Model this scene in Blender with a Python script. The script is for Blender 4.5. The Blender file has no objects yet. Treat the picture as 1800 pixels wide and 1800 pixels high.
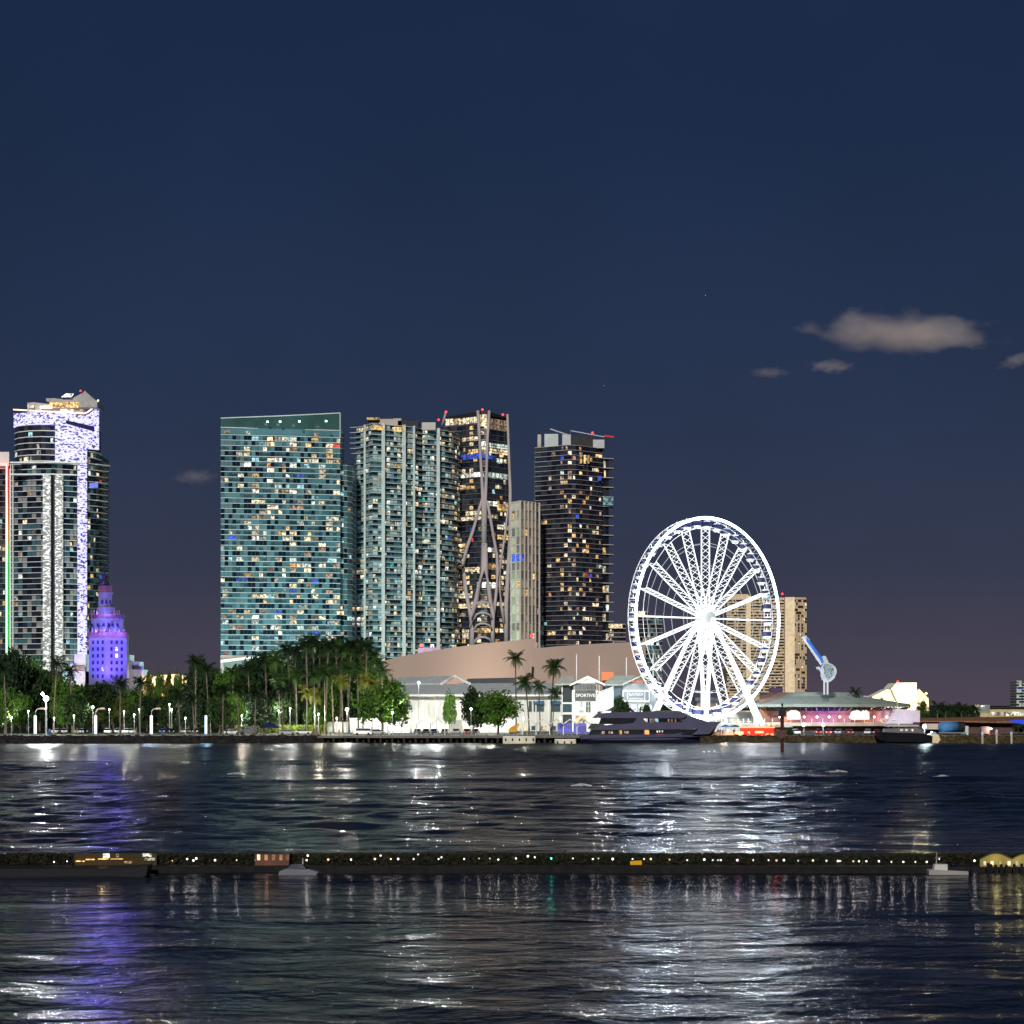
import bpy, math, random
import numpy as np
from mathutils import Vector, Matrix
R = random.Random(7)
C = bpy.context.scene.collection
SC = bpy.context.scene
rad = math.radians
# ------------------------------------------------------------------ camera, sky, moonlight, exposure
F, HZ, CH = 4000.0, 1240.0, 10.0          # focal length in 1800-px units, horizon row, camera height
cam = bpy.data.cameras.new('camera'); co = bpy.data.objects.new('camera', cam); C.objects.link(co)
co.location = (0, 0, CH); co.rotation_euler = (rad(90), 0, 0)
cam.sensor_width = 36; cam.lens = 36*F/1800; cam.shift_y = (HZ-900)/1800
cam.clip_start = 1; cam.clip_end = 90000
SC.camera = co
SC.view_settings.view_transform = 'Standard'; SC.view_settings.look = 'None'
SC.view_settings.exposure = 0; SC.view_settings.gamma = 1
try: SC.view_settings.use_curve_mapping = False
except Exception: pass
SC.cycles.use_denoising = True
SC.cycles.max_bounces = 5; SC.cycles.diffuse_bounces = 2; SC.cycles.glossy_bounces = 3
SC.cycles.transparent_max_bounces = 12; SC.cycles.sample_clamp_indirect = 4; SC.cycles.sample_clamp_direct = 0
SC.cycles.caustics_reflective = False; SC.cycles.caustics_refractive = False
MOON_EL, MOON_AZ = 23, 188                 # high behind the camera, to its left
w = bpy.data.worlds.new('World'); SC.world = w; w.use_nodes = True
nt = w.node_tree; nt.nodes.clear()
def wn(t, **k):
    n = nt.nodes.new(t)
    for a, b in k.items(): setattr(n, a, b)
    return n
wo = wn('ShaderNodeOutputWorld'); bg1 = wn('ShaderNodeBackground'); bg2 = wn('ShaderNodeBackground'); ad = wn('ShaderNodeAddShader')
sky = wn('ShaderNodeTexSky', sky_type='NISHITA', sun_disc=False, sun_elevation=rad(MOON_EL), sun_rotation=rad(MOON_AZ))
nt.links.new(sky.outputs[0], bg1.inputs[0]); bg1.inputs[1].default_value = 0.0022
tc = wn('ShaderNodeTexCoord'); sx = wn('ShaderNodeSeparateXYZ'); nt.links.new(tc.outputs['Generated'], sx.inputs[0])
rp = wn('ShaderNodeValToRGB'); nt.links.new(sx.outputs['Z'], rp.inputs[0])
cr = rp.color_ramp
while len(cr.elements) < 6: cr.elements.new(.5)
for e, (p, c) in zip(cr.elements, [(0, (.066, .050, .076)), (.02, (.047, .040, .071)), (.06, (.022, .026, .062)), (.12, (.012, .021, .058)), (.24, (.006, .016, .052)), (1, (.003, .010, .036))]):
    e.position = p; e.color = (*c, 1)
nz = wn('ShaderNodeTexNoise'); nz.inputs['Scale'].default_value = 9; nz.inputs['Detail'].default_value = 3
nt.links.new(tc.outputs['Generated'], nz.inputs['Vector'])
mr = wn('ShaderNodeMapRange'); mr.inputs[1].default_value = .3; mr.inputs[2].default_value = .7; mr.inputs[3].default_value = .9; mr.inputs[4].default_value = 1.1
nt.links.new(nz.outputs[0], mr.inputs[0]); nt.links.new(rp.outputs[0], bg2.inputs[0]); nt.links.new(mr.outputs[0], bg2.inputs[1])
nt.links.new(bg1.outputs[0], ad.inputs[0]); nt.links.new(bg2.outputs[0], ad.inputs[1]); nt.links.new(ad.outputs[0], wo.inputs[0])
sl = bpy.data.lights.new('moonlight', 'SUN'); sl.energy = 3.4; sl.angle = rad(3); sl.color = (1, .95, .88)
so = bpy.data.objects.new('moonlight', sl); C.objects.link(so)
_az = rad(MOON_AZ)
_d = Vector((-math.cos(rad(MOON_EL))*.13, -math.cos(rad(MOON_EL))*.99, math.sin(rad(MOON_EL))))
so.rotation_euler = _d.to_track_quat('Z', 'Y').to_euler(); so.location = (0, 0, 300)

def P(px, py, Y): return Vector(((px-900)*Y/F, Y, CH-(py-HZ)*Y/F))
def X(px, Y): return (px-900)*Y/F
def Z(py, Y): return CH-(py-HZ)*Y/F
GZ = 2.0                                   # ground level behind the sea wall
# ------------------------------------------------------------------ materials
MAT = {}
def mat(name, col, rough=.7, metal=0., var=.15, scale=.4, bump=0., spec=None, alpha=1.):
    if name in MAT: return MAT[name]
    if spec is None: spec = .5 if 'glass' in name or rough < .3 else .1
    m = bpy.data.materials.new(name); m.use_nodes = True; t = m.node_tree; b = t.nodes['Principled BSDF']
    b.inputs['Roughness'].default_value = rough; b.inputs['Metallic'].default_value = metal
    b.inputs['Specular IOR Level'].default_value = spec; b.inputs['Alpha'].default_value = alpha
    g = t.nodes.new('ShaderNodeNewGeometry'); n = t.nodes.new('ShaderNodeTexNoise'); n.inputs['Scale'].default_value = scale; n.inputs['Detail'].default_value = 5
    t.links.new(g.outputs['Position'], n.inputs['Vector'])
    r = t.nodes.new('ShaderNodeMapRange'); r.inputs[1].default_value = .3; r.inputs[2].default_value = .7; r.inputs[3].default_value = 1-var; r.inputs[4].default_value = 1+var
    t.links.new(n.outputs[0], r.inputs[0])
    x = t.nodes.new('ShaderNodeVectorMath'); x.operation = 'SCALE'; x.inputs[0].default_value = col; t.links.new(r.outputs[0], x.inputs['Scale'])
    t.links.new(x.outputs[0], b.inputs['Base Color'])
    if bump:
        bp = t.nodes.new('ShaderNodeBump'); bp.inputs['Strength'].default_value = bump; t.links.new(n.outputs[0], bp.inputs['Height']); t.links.new(bp.outputs[0], b.inputs['Normal'])
    MAT[name] = m; return m
def emit(name, col, s=1., light=False):
    if name in MAT: return MAT[name]
    m = bpy.data.materials.new(name); m.use_nodes = True; t = m.node_tree; t.nodes.clear()
    o = t.nodes.new('ShaderNodeOutputMaterial'); e = t.nodes.new('ShaderNodeEmission'); e.inputs[0].default_value = (*col, 1); e.inputs[1].default_value = s
    t.links.new(e.outputs[0], o.inputs[0])
    if not light: m.cycles.emission_sampling = 'NONE'
    MAT[name] = m; return m
def room(name, col, s=1., dark=.12, scale=.8, lo=.38, hi=.6):
    """a lit room behind glass: light from lamps inside, broken up by furniture and curtains"""
    m = bpy.data.materials.new(name); m.use_nodes = True; t = m.node_tree; b = t.nodes['Principled BSDF']
    b.inputs['Base Color'].default_value = (.02, .02, .02, 1); b.inputs['Roughness'].default_value = .2
    g = t.nodes.new('ShaderNodeNewGeometry'); n = t.nodes.new('ShaderNodeTexNoise'); n.inputs['Scale'].default_value = scale; n.inputs['Detail'].default_value = 2
    t.links.new(g.outputs['Position'], n.inputs['Vector'])
    r = t.nodes.new('ShaderNodeMapRange'); r.inputs[1].default_value = lo; r.inputs[2].default_value = hi; r.inputs[3].default_value = dark; r.inputs[4].default_value = 1
    t.links.new(n.outputs[0], r.inputs[0])
    oi = t.nodes.new('ShaderNodeObjectInfo'); mm = t.nodes.new('ShaderNodeMapRange'); mm.inputs[3].default_value = .6*s; mm.inputs[4].default_value = 2.3*s
    t.links.new(oi.outputs['Random'], mm.inputs[0])
    mu = t.nodes.new('ShaderNodeMath'); mu.operation = 'MULTIPLY'; t.links.new(r.outputs[0], mu.inputs[0]); t.links.new(mm.outputs[0], mu.inputs[1])
    b.inputs['Emission Color'].default_value = (*col, 1); t.links.new(mu.outputs[0], b.inputs['Emission Strength'])
    m.cycles.emission_sampling = 'NONE'; MAT[name] = m; return m
ROOMS = [room('room_cream', (1, .78, .48), 1.0), room('room_cream2', (1, .82, .55), .8), room('room_gold', (1, .62, .22), .75), room('room_white', (1, .95, .82), 1.2),
         room('room_pale', (.75, .9, .8), .7), room('room_cool', (.45, .85, .9), .7), room('room_dim', (.9, .6, .38), .35), room('room_orange', (1, .42, .12), .6),
         room('room_blue', (.05, .14, 1), .6), room('room_red', (1, .08, .06), .5), room('room_teal', (.02, .55, .4), .6)]
RW = [32, 28, 14, 16, 10, 6, 12, 3, 2.5, .7, .7]
GLASS_TEAL = [mat('glass_teal', (.062, .145, .165), .22, 0, .3, .06), mat('glass_teal_deep', (.04, .10, .12), .15, 0, .3, .06), mat('glass_black', (.004, .009, .016), .12, 0, .3, .05), mat('blind_grey', (.075, .12, .13), .5, 0, .2, .1)]
GLASS_DARK = [mat('glass_night', (.008, .010, .018), .1, 0, .3, .05), mat('glass_navy', (.015, .022, .035), .15, 0, .3, .05), mat('glass_smoke', (.035, .035, .04), .3, 0, .3, .1)]
CONC = mat('pale_concrete', (.42, .47, .46), .8, 0, .12, .08)
CONCW = mat('white_concrete', (.62, .62, .60), .75, 0, .1, .1)
CONCB = mat('warm_concrete', (.38, .34, .31), .8, 0, .1, .1)
BEIGE = mat('beige_render', (.55, .42, .28), .8, 0, .1, .1)
WHITE = mat('white_paint', (.75, .76, .74), .5, 0, .08, .3)
GREYM = mat('grey_metal', (.2, .21, .22), .45, .6, .1, .5)
DARK = mat('dark_metal', (.02, .02, .024), .5, .3, .2, .5)
ASPH = mat('asphalt', (.05, .05, .05), .9, 0, .2, .2)
PAVE = mat('quay_concrete', (.13, .125, .115), .85, 0, .25, .3, .2)
GRASS = mat('grass', (.05, .11, .022), .9, 0, .4, .15, .4)
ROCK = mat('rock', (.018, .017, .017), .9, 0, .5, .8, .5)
BARK = mat('bark', (.10, .08, .06), .9, 0, .3, 1.5, .3)
BARKP = mat('palm_bark', (.09, .08, .065), .9, 0, .3, 1.5, .3)
RED = emit('beacon_red', (1, .03, .03), 6)
def leafmat(name, col):
    m = mat(name, col, .6, 0, .45, .35)
    return m
LEAF = [leafmat('leaf_dark', (.016, .034, .010)), leafmat('leaf_green', (.045, .10, .014)), leafmat('leaf_olive', (.055, .08, .016)), leafmat('leaf_blue', (.014, .030, .014))]
PLEAF = [leafmat('palm_leaf', (.022, .05, .010)), leafmat('palm_leaf_dark', (.010, .022, .007)), leafmat('palm_leaf_yellow', (.12, .13, .02))]
# ------------------------------------------------------------------ mesh helpers
class MB:
    def __init__(s): s.v = []; s.f = []; s.m = []
    def face(s, pts, m=0):
        i = len(s.v); s.v += [tuple(p) for p in pts]; s.f.append(tuple(range(i, i+len(pts)))); s.m.append(m)
    def box(s, x0, y0, z0, x1, y1, z1, m=0):
        i = len(s.v)
        s.v += [(x0,y0,z0),(x1,y0,z0),(x1,y1,z0),(x0,y1,z0),(x0,y0,z1),(x1,y0,z1),(x1,y1,z1),(x0,y1,z1)]
        for f in ((0,3,2,1),(4,5,6,7),(0,1,5,4),(1,2,6,5),(2,3,7,6),(3,0,4,7)): s.f.append(tuple(i+k for k in f)); s.m.append(m)
        return s
    def prism(s, poly, z0, z1, m=0, top=None):
        """vertical prism over an XY polygon (ccw); z1 may be a list for a sloping top"""
        n = len(poly); i = len(s.v); zt = z1 if isinstance(z1, (list, tuple)) else [z1]*n; zb = z0 if isinstance(z0, (list, tuple)) else [z0]*n
        s.v += [(p[0], p[1], zb[k]) for k, p in enumerate(poly)] + [(p[0], p[1], zt[k]) for k, p in enumerate(poly)]
        s.f.append(tuple(i+k for k in reversed(range(n)))); s.f.append(tuple(i+n+k for k in range(n))); s.m += [m, m if top is None else top]
        for k in range(n): s.f.append((i+k, i+(k+1) % n, i+n+(k+1) % n, i+n+k)); s.m.append(m)
        return s
    def slabY(s, poly, y0, y1, m=0):
        """polygon in XZ extruded along Y from y0 to y1"""
        n = len(poly); i = len(s.v)
        s.v += [(p[0], y0, p[1]) for p in poly] + [(p[0], y1, p[1]) for p in poly]
        s.f.append(tuple(i+k for k in range(n))); s.f.append(tuple(i+n+k for k in reversed(range(n)))); s.m += [m, m]
        for k in range(n): s.f.append((i+k, i+n+k, i+n+(k+1) % n, i+(k+1) % n)); s.m.append(m)
        return s
    def tube(s, pts, r, n=6, m=0, cap=True):
        pts = [Vector(p) for p in pts]; rs = r if isinstance(r, (list, tuple)) else [r]*len(pts); i0 = len(s.v)
        for k, p in enumerate(pts):
            d = (pts[min(k+1, len(pts)-1)]-pts[max(k-1, 0)])
            if d.length < 1e-9: d = Vector((0, 0, 1))
            d.normalize(); a = d.orthogonal() if abs(d.z) > .99 else d.cross(Vector((0, 0, 1)))
            a.normalize(); b = d.cross(a)
            for j in range(n):
                t = 2*math.pi*(j+.5)/n; s.v.append(tuple(p+(a*math.cos(t)+b*math.sin(t))*rs[k]))
        for k in range(len(pts)-1):
            for j in range(n):
                a = i0+k*n+j; b = i0+k*n+(j+1) % n; s.f.append((a, b, b+n, a+n)); s.m.append(m)
        if cap:
            s.f.append(tuple(i0+j for j in reversed(range(n)))); s.f.append(tuple(i0+(len(pts)-1)*n+j for j in range(n))); s.m += [m, m]
        return s
    def lathe(s, c, prof, n=12, m=0):
        i0 = len(s.v)
        for (r, z) in prof:
            for j in range(n):
                t = 2*math.pi*j/n; s.v.append((c[0]+r*math.cos(t), c[1]+r*math.sin(t), c[2]+z))
        for k in range(len(prof)-1):
            for j in range(n):
                a = i0+k*n+j; b = i0+k*n+(j+1) % n; s.f.append((a, b, b+n, a+n)); s.m.append(m)
        s.f.append(tuple(i0+j for j in reversed(range(n)))); s.f.append(tuple(i0+(len(prof)-1)*n+j for j in range(n))); s.m += [m, m]
        return s
    def mesh(s, name, mats, off=(0, 0, 0), smooth=False):
        me = bpy.data.meshes.new(name); o = off
        me.from_pydata([(v[0]-o[0], v[1]-o[1], v[2]-o[2]) for v in s.v], [], s.f)
        for mm in (mats if isinstance(mats, (list, tuple)) else [mats]): me.materials.append(mm)
        if len(s.f): me.polygons.foreach_set('material_index', s.m)
        if smooth: me.polygons.foreach_set('use_smooth', [True]*len(s.f))
        me.update(); return me
def wloc(o):
    v = Vector(o.location)
    while o.parent: o = o.parent; v = v+Vector(o.location)
    return v
def put(name, me, parent=None, loc=(0, 0, 0), rz=0., sc=None, kind=None):
    o = bpy.data.objects.new(name, me); C.objects.link(o)
    if parent: o.parent = parent
    o.location = loc
    if rz: o.rotation_euler = (0, 0, rz)
    if sc is not None: o.scale = sc
    if kind: o['kind'] = kind
    return o
def part(name, mb, mats, parent, smooth=False, kind=None):
    return put(name, mb.mesh(name, mats, wloc(parent), smooth), parent, kind=kind)
def struct(name, mb, mats, smooth=False): return put(name, mb.mesh(name, mats, (0, 0, 0), smooth), kind='structure')
def stuff(name, mb, mats, label, cat):
    o = put(name, mb.mesh(name, mats), kind='stuff'); o['label'] = label; o['category'] = cat; return o
ALL = []
def thing(name, label, cat, loc, group=None, rz=0.):
    o = bpy.data.objects.new(name, None); C.objects.link(o); o.location = loc; o.rotation_euler = (0, 0, rz)
    o['label'] = label; o['category'] = cat
    if group: o['group'] = group
    ALL.append(o); return o
def copy_tree(o, parent=None):
    c = o.copy(); C.objects.link(c); c.parent = parent
    for ch in o.children: copy_tree(ch, c)
    if parent is None: ALL.append(c)
    return c
def point(parent, loc, col, power, r=.15, spot=None):
    l = bpy.data.lights.new('light', 'POINT' if spot is None else 'SPOT'); l.color = col; l.energy = power; l.shadow_soft_size = r
    o = bpy.data.objects.new('light', l); C.objects.link(o); o.parent = parent; o.location = Vector(loc)-wloc(parent)
    if spot is not None:
        d, ang = spot; l.spot_size = rad(ang); l.spot_blend = .6
        o.rotation_euler = (-Vector(d)).to_track_quat('Z', 'Y').to_euler()
    return o
# ------------------------------------------------------------------ water
def water():
    ys = [34.0]
    while ys[-1] < 612: ys.append(ys[-1]*(1+.0036)+.02)
    ys = np.array(ys); nx = 560; xs = np.linspace(-320, 320, nx)
    Xg, Yg = np.meshgrid(xs, ys); H = np.zeros_like(Xg); rg = np.random.RandomState(3)
    for k in range(46):
        wl = 1.5*(1.05**k) + rg.rand()*.3; th = rg.normal(0, .75)+.08; kx = math.sin(th)*2*math.pi/wl; ky = math.cos(th)*2*math.pi/wl
        A = .0085*wl**.75; fade = np.clip(wl*6/(Yg*.0036*2+.5)/6-.6, 0, 1)
        ph = kx*Xg+ky*Yg+rg.rand()*6.28
        H += A*fade*(1-np.abs(np.sin(ph/2)))*1.1 if k % 2 else A*fade*np.sin(ph)
    amp = .75+.35*np.sin(Xg*.021+1)*np.sin(Yg*.033)+.25*np.sin(Xg*.05+Yg*.018)
    H *= amp
    for (y0, a, wd, f1, f2) in ((296, .5, 2.6, .021, .9), (262, .2, 2.6, .033, 2.2), (234, .14, 2.5, .043, 4.0), (350, .14, 3, .03, .2)):
        c = y0+6*np.sin(Xg*f1+f2)+2.2*np.sin(Xg*f1*3.1+1)+.03*Xg; am = .55+.45*np.sin(Xg*f2*.017+f2)
        H += a*am*np.exp(-((Yg-c)/wd)**2)
    H *= 1-.8*np.exp(-((Yg-130)/26)**2)-np.where(Yg < 130, .68*(1-np.exp(-((Yg-130)/26)**2)), 0)
    H -= .1
    ny = len(ys); co_ = np.stack([Xg, Yg, H], -1).reshape(-1, 3).astype(np.float32)
    me = bpy.data.meshes.new('water'); me.vertices.add(nx*ny); me.vertices.foreach_set('co', co_.ravel())
    a = (np.arange(ny-1)[:, None]*nx+np.arange(nx-1)[None, :]).ravel(); q = np.stack([a, a+1, a+1+nx, a+nx], -1)
    me.loops.add(q.size); me.loops.foreach_set('vertex_index', q.ravel().astype(np.int32))
    me.polygons.add(len(q)); me.polygons.foreach_set('loop_start', np.arange(0, q.size, 4, dtype=np.int32))
    me.polygons.foreach_set('use_smooth', np.ones(len(q), bool)); me.update()
    m = bpy.data.materials.new('water'); m.use_nodes = True; t = m.node_tree; b = t.nodes['Principled BSDF']
    b.inputs['Base Color'].default_value = (.003, .006, .010, 1); b.inputs['Roughness'].default_value = .16; b.inputs['IOR'].default_value = 1.33
    g = t.nodes.new('ShaderNodeNewGeometry'); last = None
    # chop finer than the bump can carry far out: wind roughens the open channel more than the lee of the breakwater
    sy = t.nodes.new('ShaderNodeSeparateXYZ'); t.links.new(g.outputs['Position'], sy.inputs[0]); rr_ = t.nodes.new('ShaderNodeMapRange'); rr_.inputs[1].default_value = 180; rr_.inputs[2].default_value = 560; rr_.inputs[3].default_value = .14; rr_.inputs[4].default_value = .36
    t.links.new(sy.outputs['Y'], rr_.inputs[0]); t.links.new(rr_.outputs[0], b.inputs['Roughness'])
    for sc_, st, ax, di in ((.45, 1, (.6, 1, 1), 5), (1.6, 1, (.7, 1, 1), 4), (5, .8, (.8, 1, 1), 3), (.14, .6, (.5, 1, 1), 2)):
        mp = t.nodes.new('ShaderNodeVectorMath'); mp.operation = 'MULTIPLY'; mp.inputs[1].default_value = ax; t.links.new(g.outputs['Position'], mp.inputs[0])
        n = t.nodes.new('ShaderNodeTexNoise'); n.inputs['Scale'].default_value = sc_; n.inputs['Detail'].default_value = di; n.inputs['Distortion'].default_value = .6
        t.links.new(mp.outputs[0], n.inputs['Vector'])
        bp = t.nodes.new('ShaderNodeBump'); bp.inputs['Strength'].default_value = st; bp.inputs['Distance'].default_value = .9/sc_*.35
        t.links.new(n.outputs[0], bp.inputs['Height'])
        if last: t.links.new(last.outputs[0], bp.inputs['Normal'])
        last = bp
    t.links.new(last.outputs[0], b.inputs['Normal']); me.materials.append(m)
    put('water', me, kind='structure')
    mb = MB(); mb.face([(-30000, -4000, -1.2), (30000, -4000, -1.2), (30000, 640, -1.2), (-30000, 640, -1.2)]); struct('open_water', mb, m)
    fm = mat('foam', (.3, .31, .31), .9)
    for (px, py, wd) in ((1473, 1361, 30), (1657, 1370, 28), (1022, 1386, 34), (415, 1365, 30)):
        Y = 40000/(py-HZ); mb = MB(); c = P(px, py, Y)
        for k in range(90):
            u = R.uniform(-1, 1); x = c.x+u*wd*Y/F/2; z = .35+R.uniform(0, .28)*(1-abs(u)); s_ = R.uniform(.04, .16)
            y = Y+R.uniform(-.5, .5); mb.box(x-s_, y-.1, z-.05, x+s_, y+.1, z+R.uniform(.0, .06))
        stuff('foam', mb, fm, 'small white crest of foam on %s' % {1473: 'the dark wave ridge right of the channel marker', 1657: 'the wave ridge near the right edge of the photo', 1022: 'the wave ridge below the stern of the yacht', 415: 'the wave ridge in front of the four lit tubes'}[px], 'foam')
water()
# ------------------------------------------------------------------ ground
mb = MB(); mb.face([(-40000, 603, GZ), (40000, 603, GZ), (40000, 70000, GZ), (-40000, 70000, GZ)]); struct('ground', mb, mat('ground_grass', (.016, .026, .011), .95, 0, .4, .05))
mb = MB()
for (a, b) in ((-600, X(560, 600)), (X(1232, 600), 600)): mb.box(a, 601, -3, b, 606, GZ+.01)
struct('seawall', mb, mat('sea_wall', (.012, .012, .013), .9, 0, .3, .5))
mb = MB(); mb.box(-600, 601.5, GZ+.01, X(1232, 602), 609, GZ+.06); mb.box(X(1232, 602), 601.5, GZ+.012, 600, 609, GZ+.06); struct('promenade', mb, PAVE)
mb = MB(); mb.box(X(560, 640), 625, GZ+.004, X(1800, 640), 640, GZ+.02); mb.box(-400, 640, GZ+.004, X(460, 640), 652, GZ+.025); struct('car_park', mb, ASPH)
mb = MB()      # lawn mound seen between the trunks
prev = None
for i in range(15):
    Y = 655+i*7; row = []
    for j in range(24):
        x = X(455, 700)+(X(590, 700)-X(455, 700))*(j/23*1.7-.35); e = max(0, math.cos((j-11.5)/11.5*1.45))
        row.append((x, Y, GZ+.03+6.2*e*(1-math.cos(math.pi*min(1, i/11)))/2))
    if prev:
        for j in range(23): mb.face([prev[j], prev[j+1], row[j+1], row[j]])
    prev = row
struct('lawn', mb, GRASS, True)
mb = MB()
def rocks(mb, px0, px1, n, Yc=600.3, zt=1.9, s0=.3, s1=.75):
    for k in range(n):
        x = X(R.uniform(px0, px1), Yc); t = R.random(); z = -.2+t*zt; y = Yc-1.6+t*1.7; s_ = R.uniform(s0, s1)
        v = [Vector((R.uniform(.6, 1)*s_*a, R.uniform(.6, 1)*s_*b, R.uniform(.5, .8)*s_*c)) for a, b, c in ((-1,-1,-1),(1,-1,-1),(1,1,-1),(-1,1,-1),(-1,-1,1),(1,-1,1),(1,1,1),(-1,1,1))]
        i = len(mb.v); rm = Matrix.Rotation(R.uniform(0, 6.28), 3, 'Z') @ Matrix.Rotation(R.uniform(-.5, .5), 3, 'X'); mb.v += [tuple(rm @ q+Vector((x, y, z))) for q in v]
        for f in ((0,3,2,1),(4,5,6,7),(0,1,5,4),(1,2,6,5),(2,3,7,6),(3,0,4,7)): mb.f.append(tuple(i+k_ for k_ in f)); mb.m.append(0)
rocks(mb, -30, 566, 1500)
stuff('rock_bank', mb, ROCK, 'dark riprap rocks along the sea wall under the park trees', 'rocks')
mb = MB(); rocks(mb, 1234, 1830, 1700); stuff('rock_bank', mb, mat('rock_brown', (.05, .038, .02), .9, 0, .5, .8), 'brown riprap rocks along the shore right of the yacht', 'rocks')
# ------------------------------------------------------------------ towers
UNIT = {}
def unitbox(m):
    if m.name not in UNIT:
        mb = MB(); mb.box(-.5, -.5, 0, .5, .5, 1); UNIT[m.name] = mb.mesh('window', m)
    return UNIT[m.name]
def letters(name, body, size, m, parent, loc, ext=.05, off=.015):
    tx = bpy.data.curves.new(name, 'FONT'); tx.body = body; tx.size = size; tx.align_x = 'CENTER'; tx.extrude = ext; tx.offset = off
    o = bpy.data.objects.new('tmp', tx); C.objects.link(o); dg = bpy.context.evaluated_depsgraph_get()
    me = bpy.data.meshes.new_from_object(o.evaluated_get(dg)); bpy.data.objects.remove(o); me.materials.clear(); me.materials.append(m)
    o = put(name, me, parent, loc); o.rotation_euler = (rad(90), 0, 0); return o
def tower(root, path, z0, z1s, pitch, bays, panes, slabmat, lit=.2, slab_out=.35, slab_t=.32, back=28, maxlit=290, rail=None, roomw=RW, seed=1,
          dark_w=None, slab_every=1, cap=300, colbias=None, winh=.8, wide=0, comb=0, skew=0):
    """path: facade corner points (x, y) left to right as seen from the water; bays: panes per segment"""
    rr = random.Random(seed); pts = [Vector((p[0], p[1], 0)) for p in path]
    ztop = z1s if not isinstance(z1s, (list, tuple)) else max(z1s)
    n = int((ztop-z0)/pitch)
    kx = (pts[-1].y+back)/pts[-1].y if skew else 1.
    core = [(p.x, p.y) for p in pts]+[(pts[-1].x*kx, pts[-1].y+back), (pts[0].x, pts[0].y+back)]
    cb = MB(); cb.prism(core, GZ, z0+n*pitch+.3); part('core', cb, panes[1], root)
    def offs(d):
        out = []
        for i, p in enumerate(pts):
            a = (pts[min(i+1, len(pts)-1)]-pts[max(i-1, 0)]).normalized(); nrm = Vector((a.y, -a.x, 0)); out.append((p.x+nrm.x*d, p.y+nrm.y*d))
        return out
    o1 = offs(slab_out); fp = o1+[(o1[-1][0]*kx, pts[-1].y+back), (o1[0][0], pts[0].y+back)]
    sb = MB(); sb.prism(fp, 0, slab_t); base = wloc(root); me = sb.mesh('floor_slab', slabmat, (base.x, base.y, 0))
    for k in range(0, n+1, slab_every): put('floor_slab', me, root, (0, 0, z0+k*pitch-base.z))
    if rail is not None:
        rb = MB(); oo = offs(slab_out-.06)
        for a, b in zip(oo[:-1], oo[1:]): rb.face([(a[0], a[1], 0), (b[0], b[1], 0), (b[0], b[1], 1.0), (a[0], a[1], 1.0)])
        rme = rb.mesh('railing', rail, (base.x, base.y, 0))
        for k in range(1, n): put('railing', rme, root, (0, 0, z0+k*pitch+slab_t-base.z))
    pb = MB(); mull = MB(); litlist = []
    cb_ = {}
    for i in range(len(pts)-1):
        a, b = pts[i], pts[i+1]; L = (b-a).length; d = (b-a)/L; nr = Vector((d.y, -d.x, 0)); nb = bays[i]
        for j in range(nb):
            s0 = a+d*(L*j/nb); s1 = a+d*(L*(j+1)/nb); cb_[(i, j)] = rr.uniform(.35, 1.8) if colbias is None else colbias(i, j)
            blk = rr.random()
            for k in range(n):
                zz = z0+k*pitch+slab_t; zh = zz+(pitch-slab_t)*.98; isl = rr.random() < lit*cb_[(i, j)]
                if dark_w: mi = rr.choices(range(len(panes)), dark_w)[0] if rr.random() < .6 else (int(blk*7)+k//3) % len(panes)
                else: mi = rr.randrange(len(panes))
                o = nr*.04; g = d*.06
                if comb and rr.random() < comb:
                    ns = 5
                    for q_ in range(ns):
                        c0 = s0+(s1-s0)*((q_+.22)/ns); c1 = s0+(s1-s0)*((q_+.8)/ns); zt_ = zz+(zh-zz)*rr.choice((.62, .9, .75)); oo_ = nr*.06
                        pb.face([c0+oo_+Vector((0, 0, zz+.2)), c1+oo_+Vector((0, 0, zz+.2)), c1+oo_+Vector((0, 0, zt_)), c0+oo_+Vector((0, 0, zt_))], 2 if len(panes) > 2 else 1)
                pb.face([s0+o+g+Vector((0, 0, zz)), s1+o-g+Vector((0, 0, zz)), s1+o-g+Vector((0, 0, zh)), s0+o+g+Vector((0, 0, zh))], mi)
                if isl: litlist.append((i, j, k, s0, s1, d, nr, zz, zh))
            mull.box(0, 0, 0, 0, 0, 0) if False else None
            q = s0+nr*.1; e = d*.06; f_ = nr*.08
            mull.face([q-e+f_+Vector((0, 0, z0)), q+e+f_+Vector((0, 0, z0)), q+e+f_+Vector((0, 0, z0+n*pitch)), q-e+f_+Vector((0, 0, z0+n*pitch))])
    part('glass_pane', pb, panes, root, kind='stuff'); part('mullion', mull, DARK if panes is not GLASS_TEAL else panes[1], root, kind='stuff')
    rr.shuffle(litlist); extra = MB()
    for q, (i, j, k, s0, s1, d, nr, zz, zh) in enumerate(litlist):
        m = rr.choices(ROOMS, roomw)[0]; wd = (s1-s0).length; fr = rr.choice((1, 1, 1, .5, .6)) if not wide else (rr.choice((1, 2, 2, 2, 1.6)) if 0 < j < bays[i]-1 else 1); sh = rr.uniform(-.5, .5)*(1-fr)*wd if fr <= 1 else (.5 if j % 2 == 0 else -.5)*wd*(fr-1)
        c = (s0+s1)/2+d*sh+nr*.08; hh = (zh-zz)*winh*rr.choice((1, 1, .9))
        if q < maxlit:
            put('window', unitbox(m), root, (c.x-base.x, c.y-base.y, zz+.05-base.z), math.atan2(d.y, d.x), (wd*fr*.92, .12, hh))
        else:
            e = d*(wd*fr*.46); mi = ROOMS.index(m); up = Vector((0, 0, zz+.05)); up2 = Vector((0, 0, zz+.05+hh)); o = nr*.05
            extra.face([c-e+o+up, c+e+o+up, c+e+o+up2, c-e+o+up2], mi)
    if extra.f: part('small_window', extra, ROOMS, root, kind='stuff')
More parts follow.
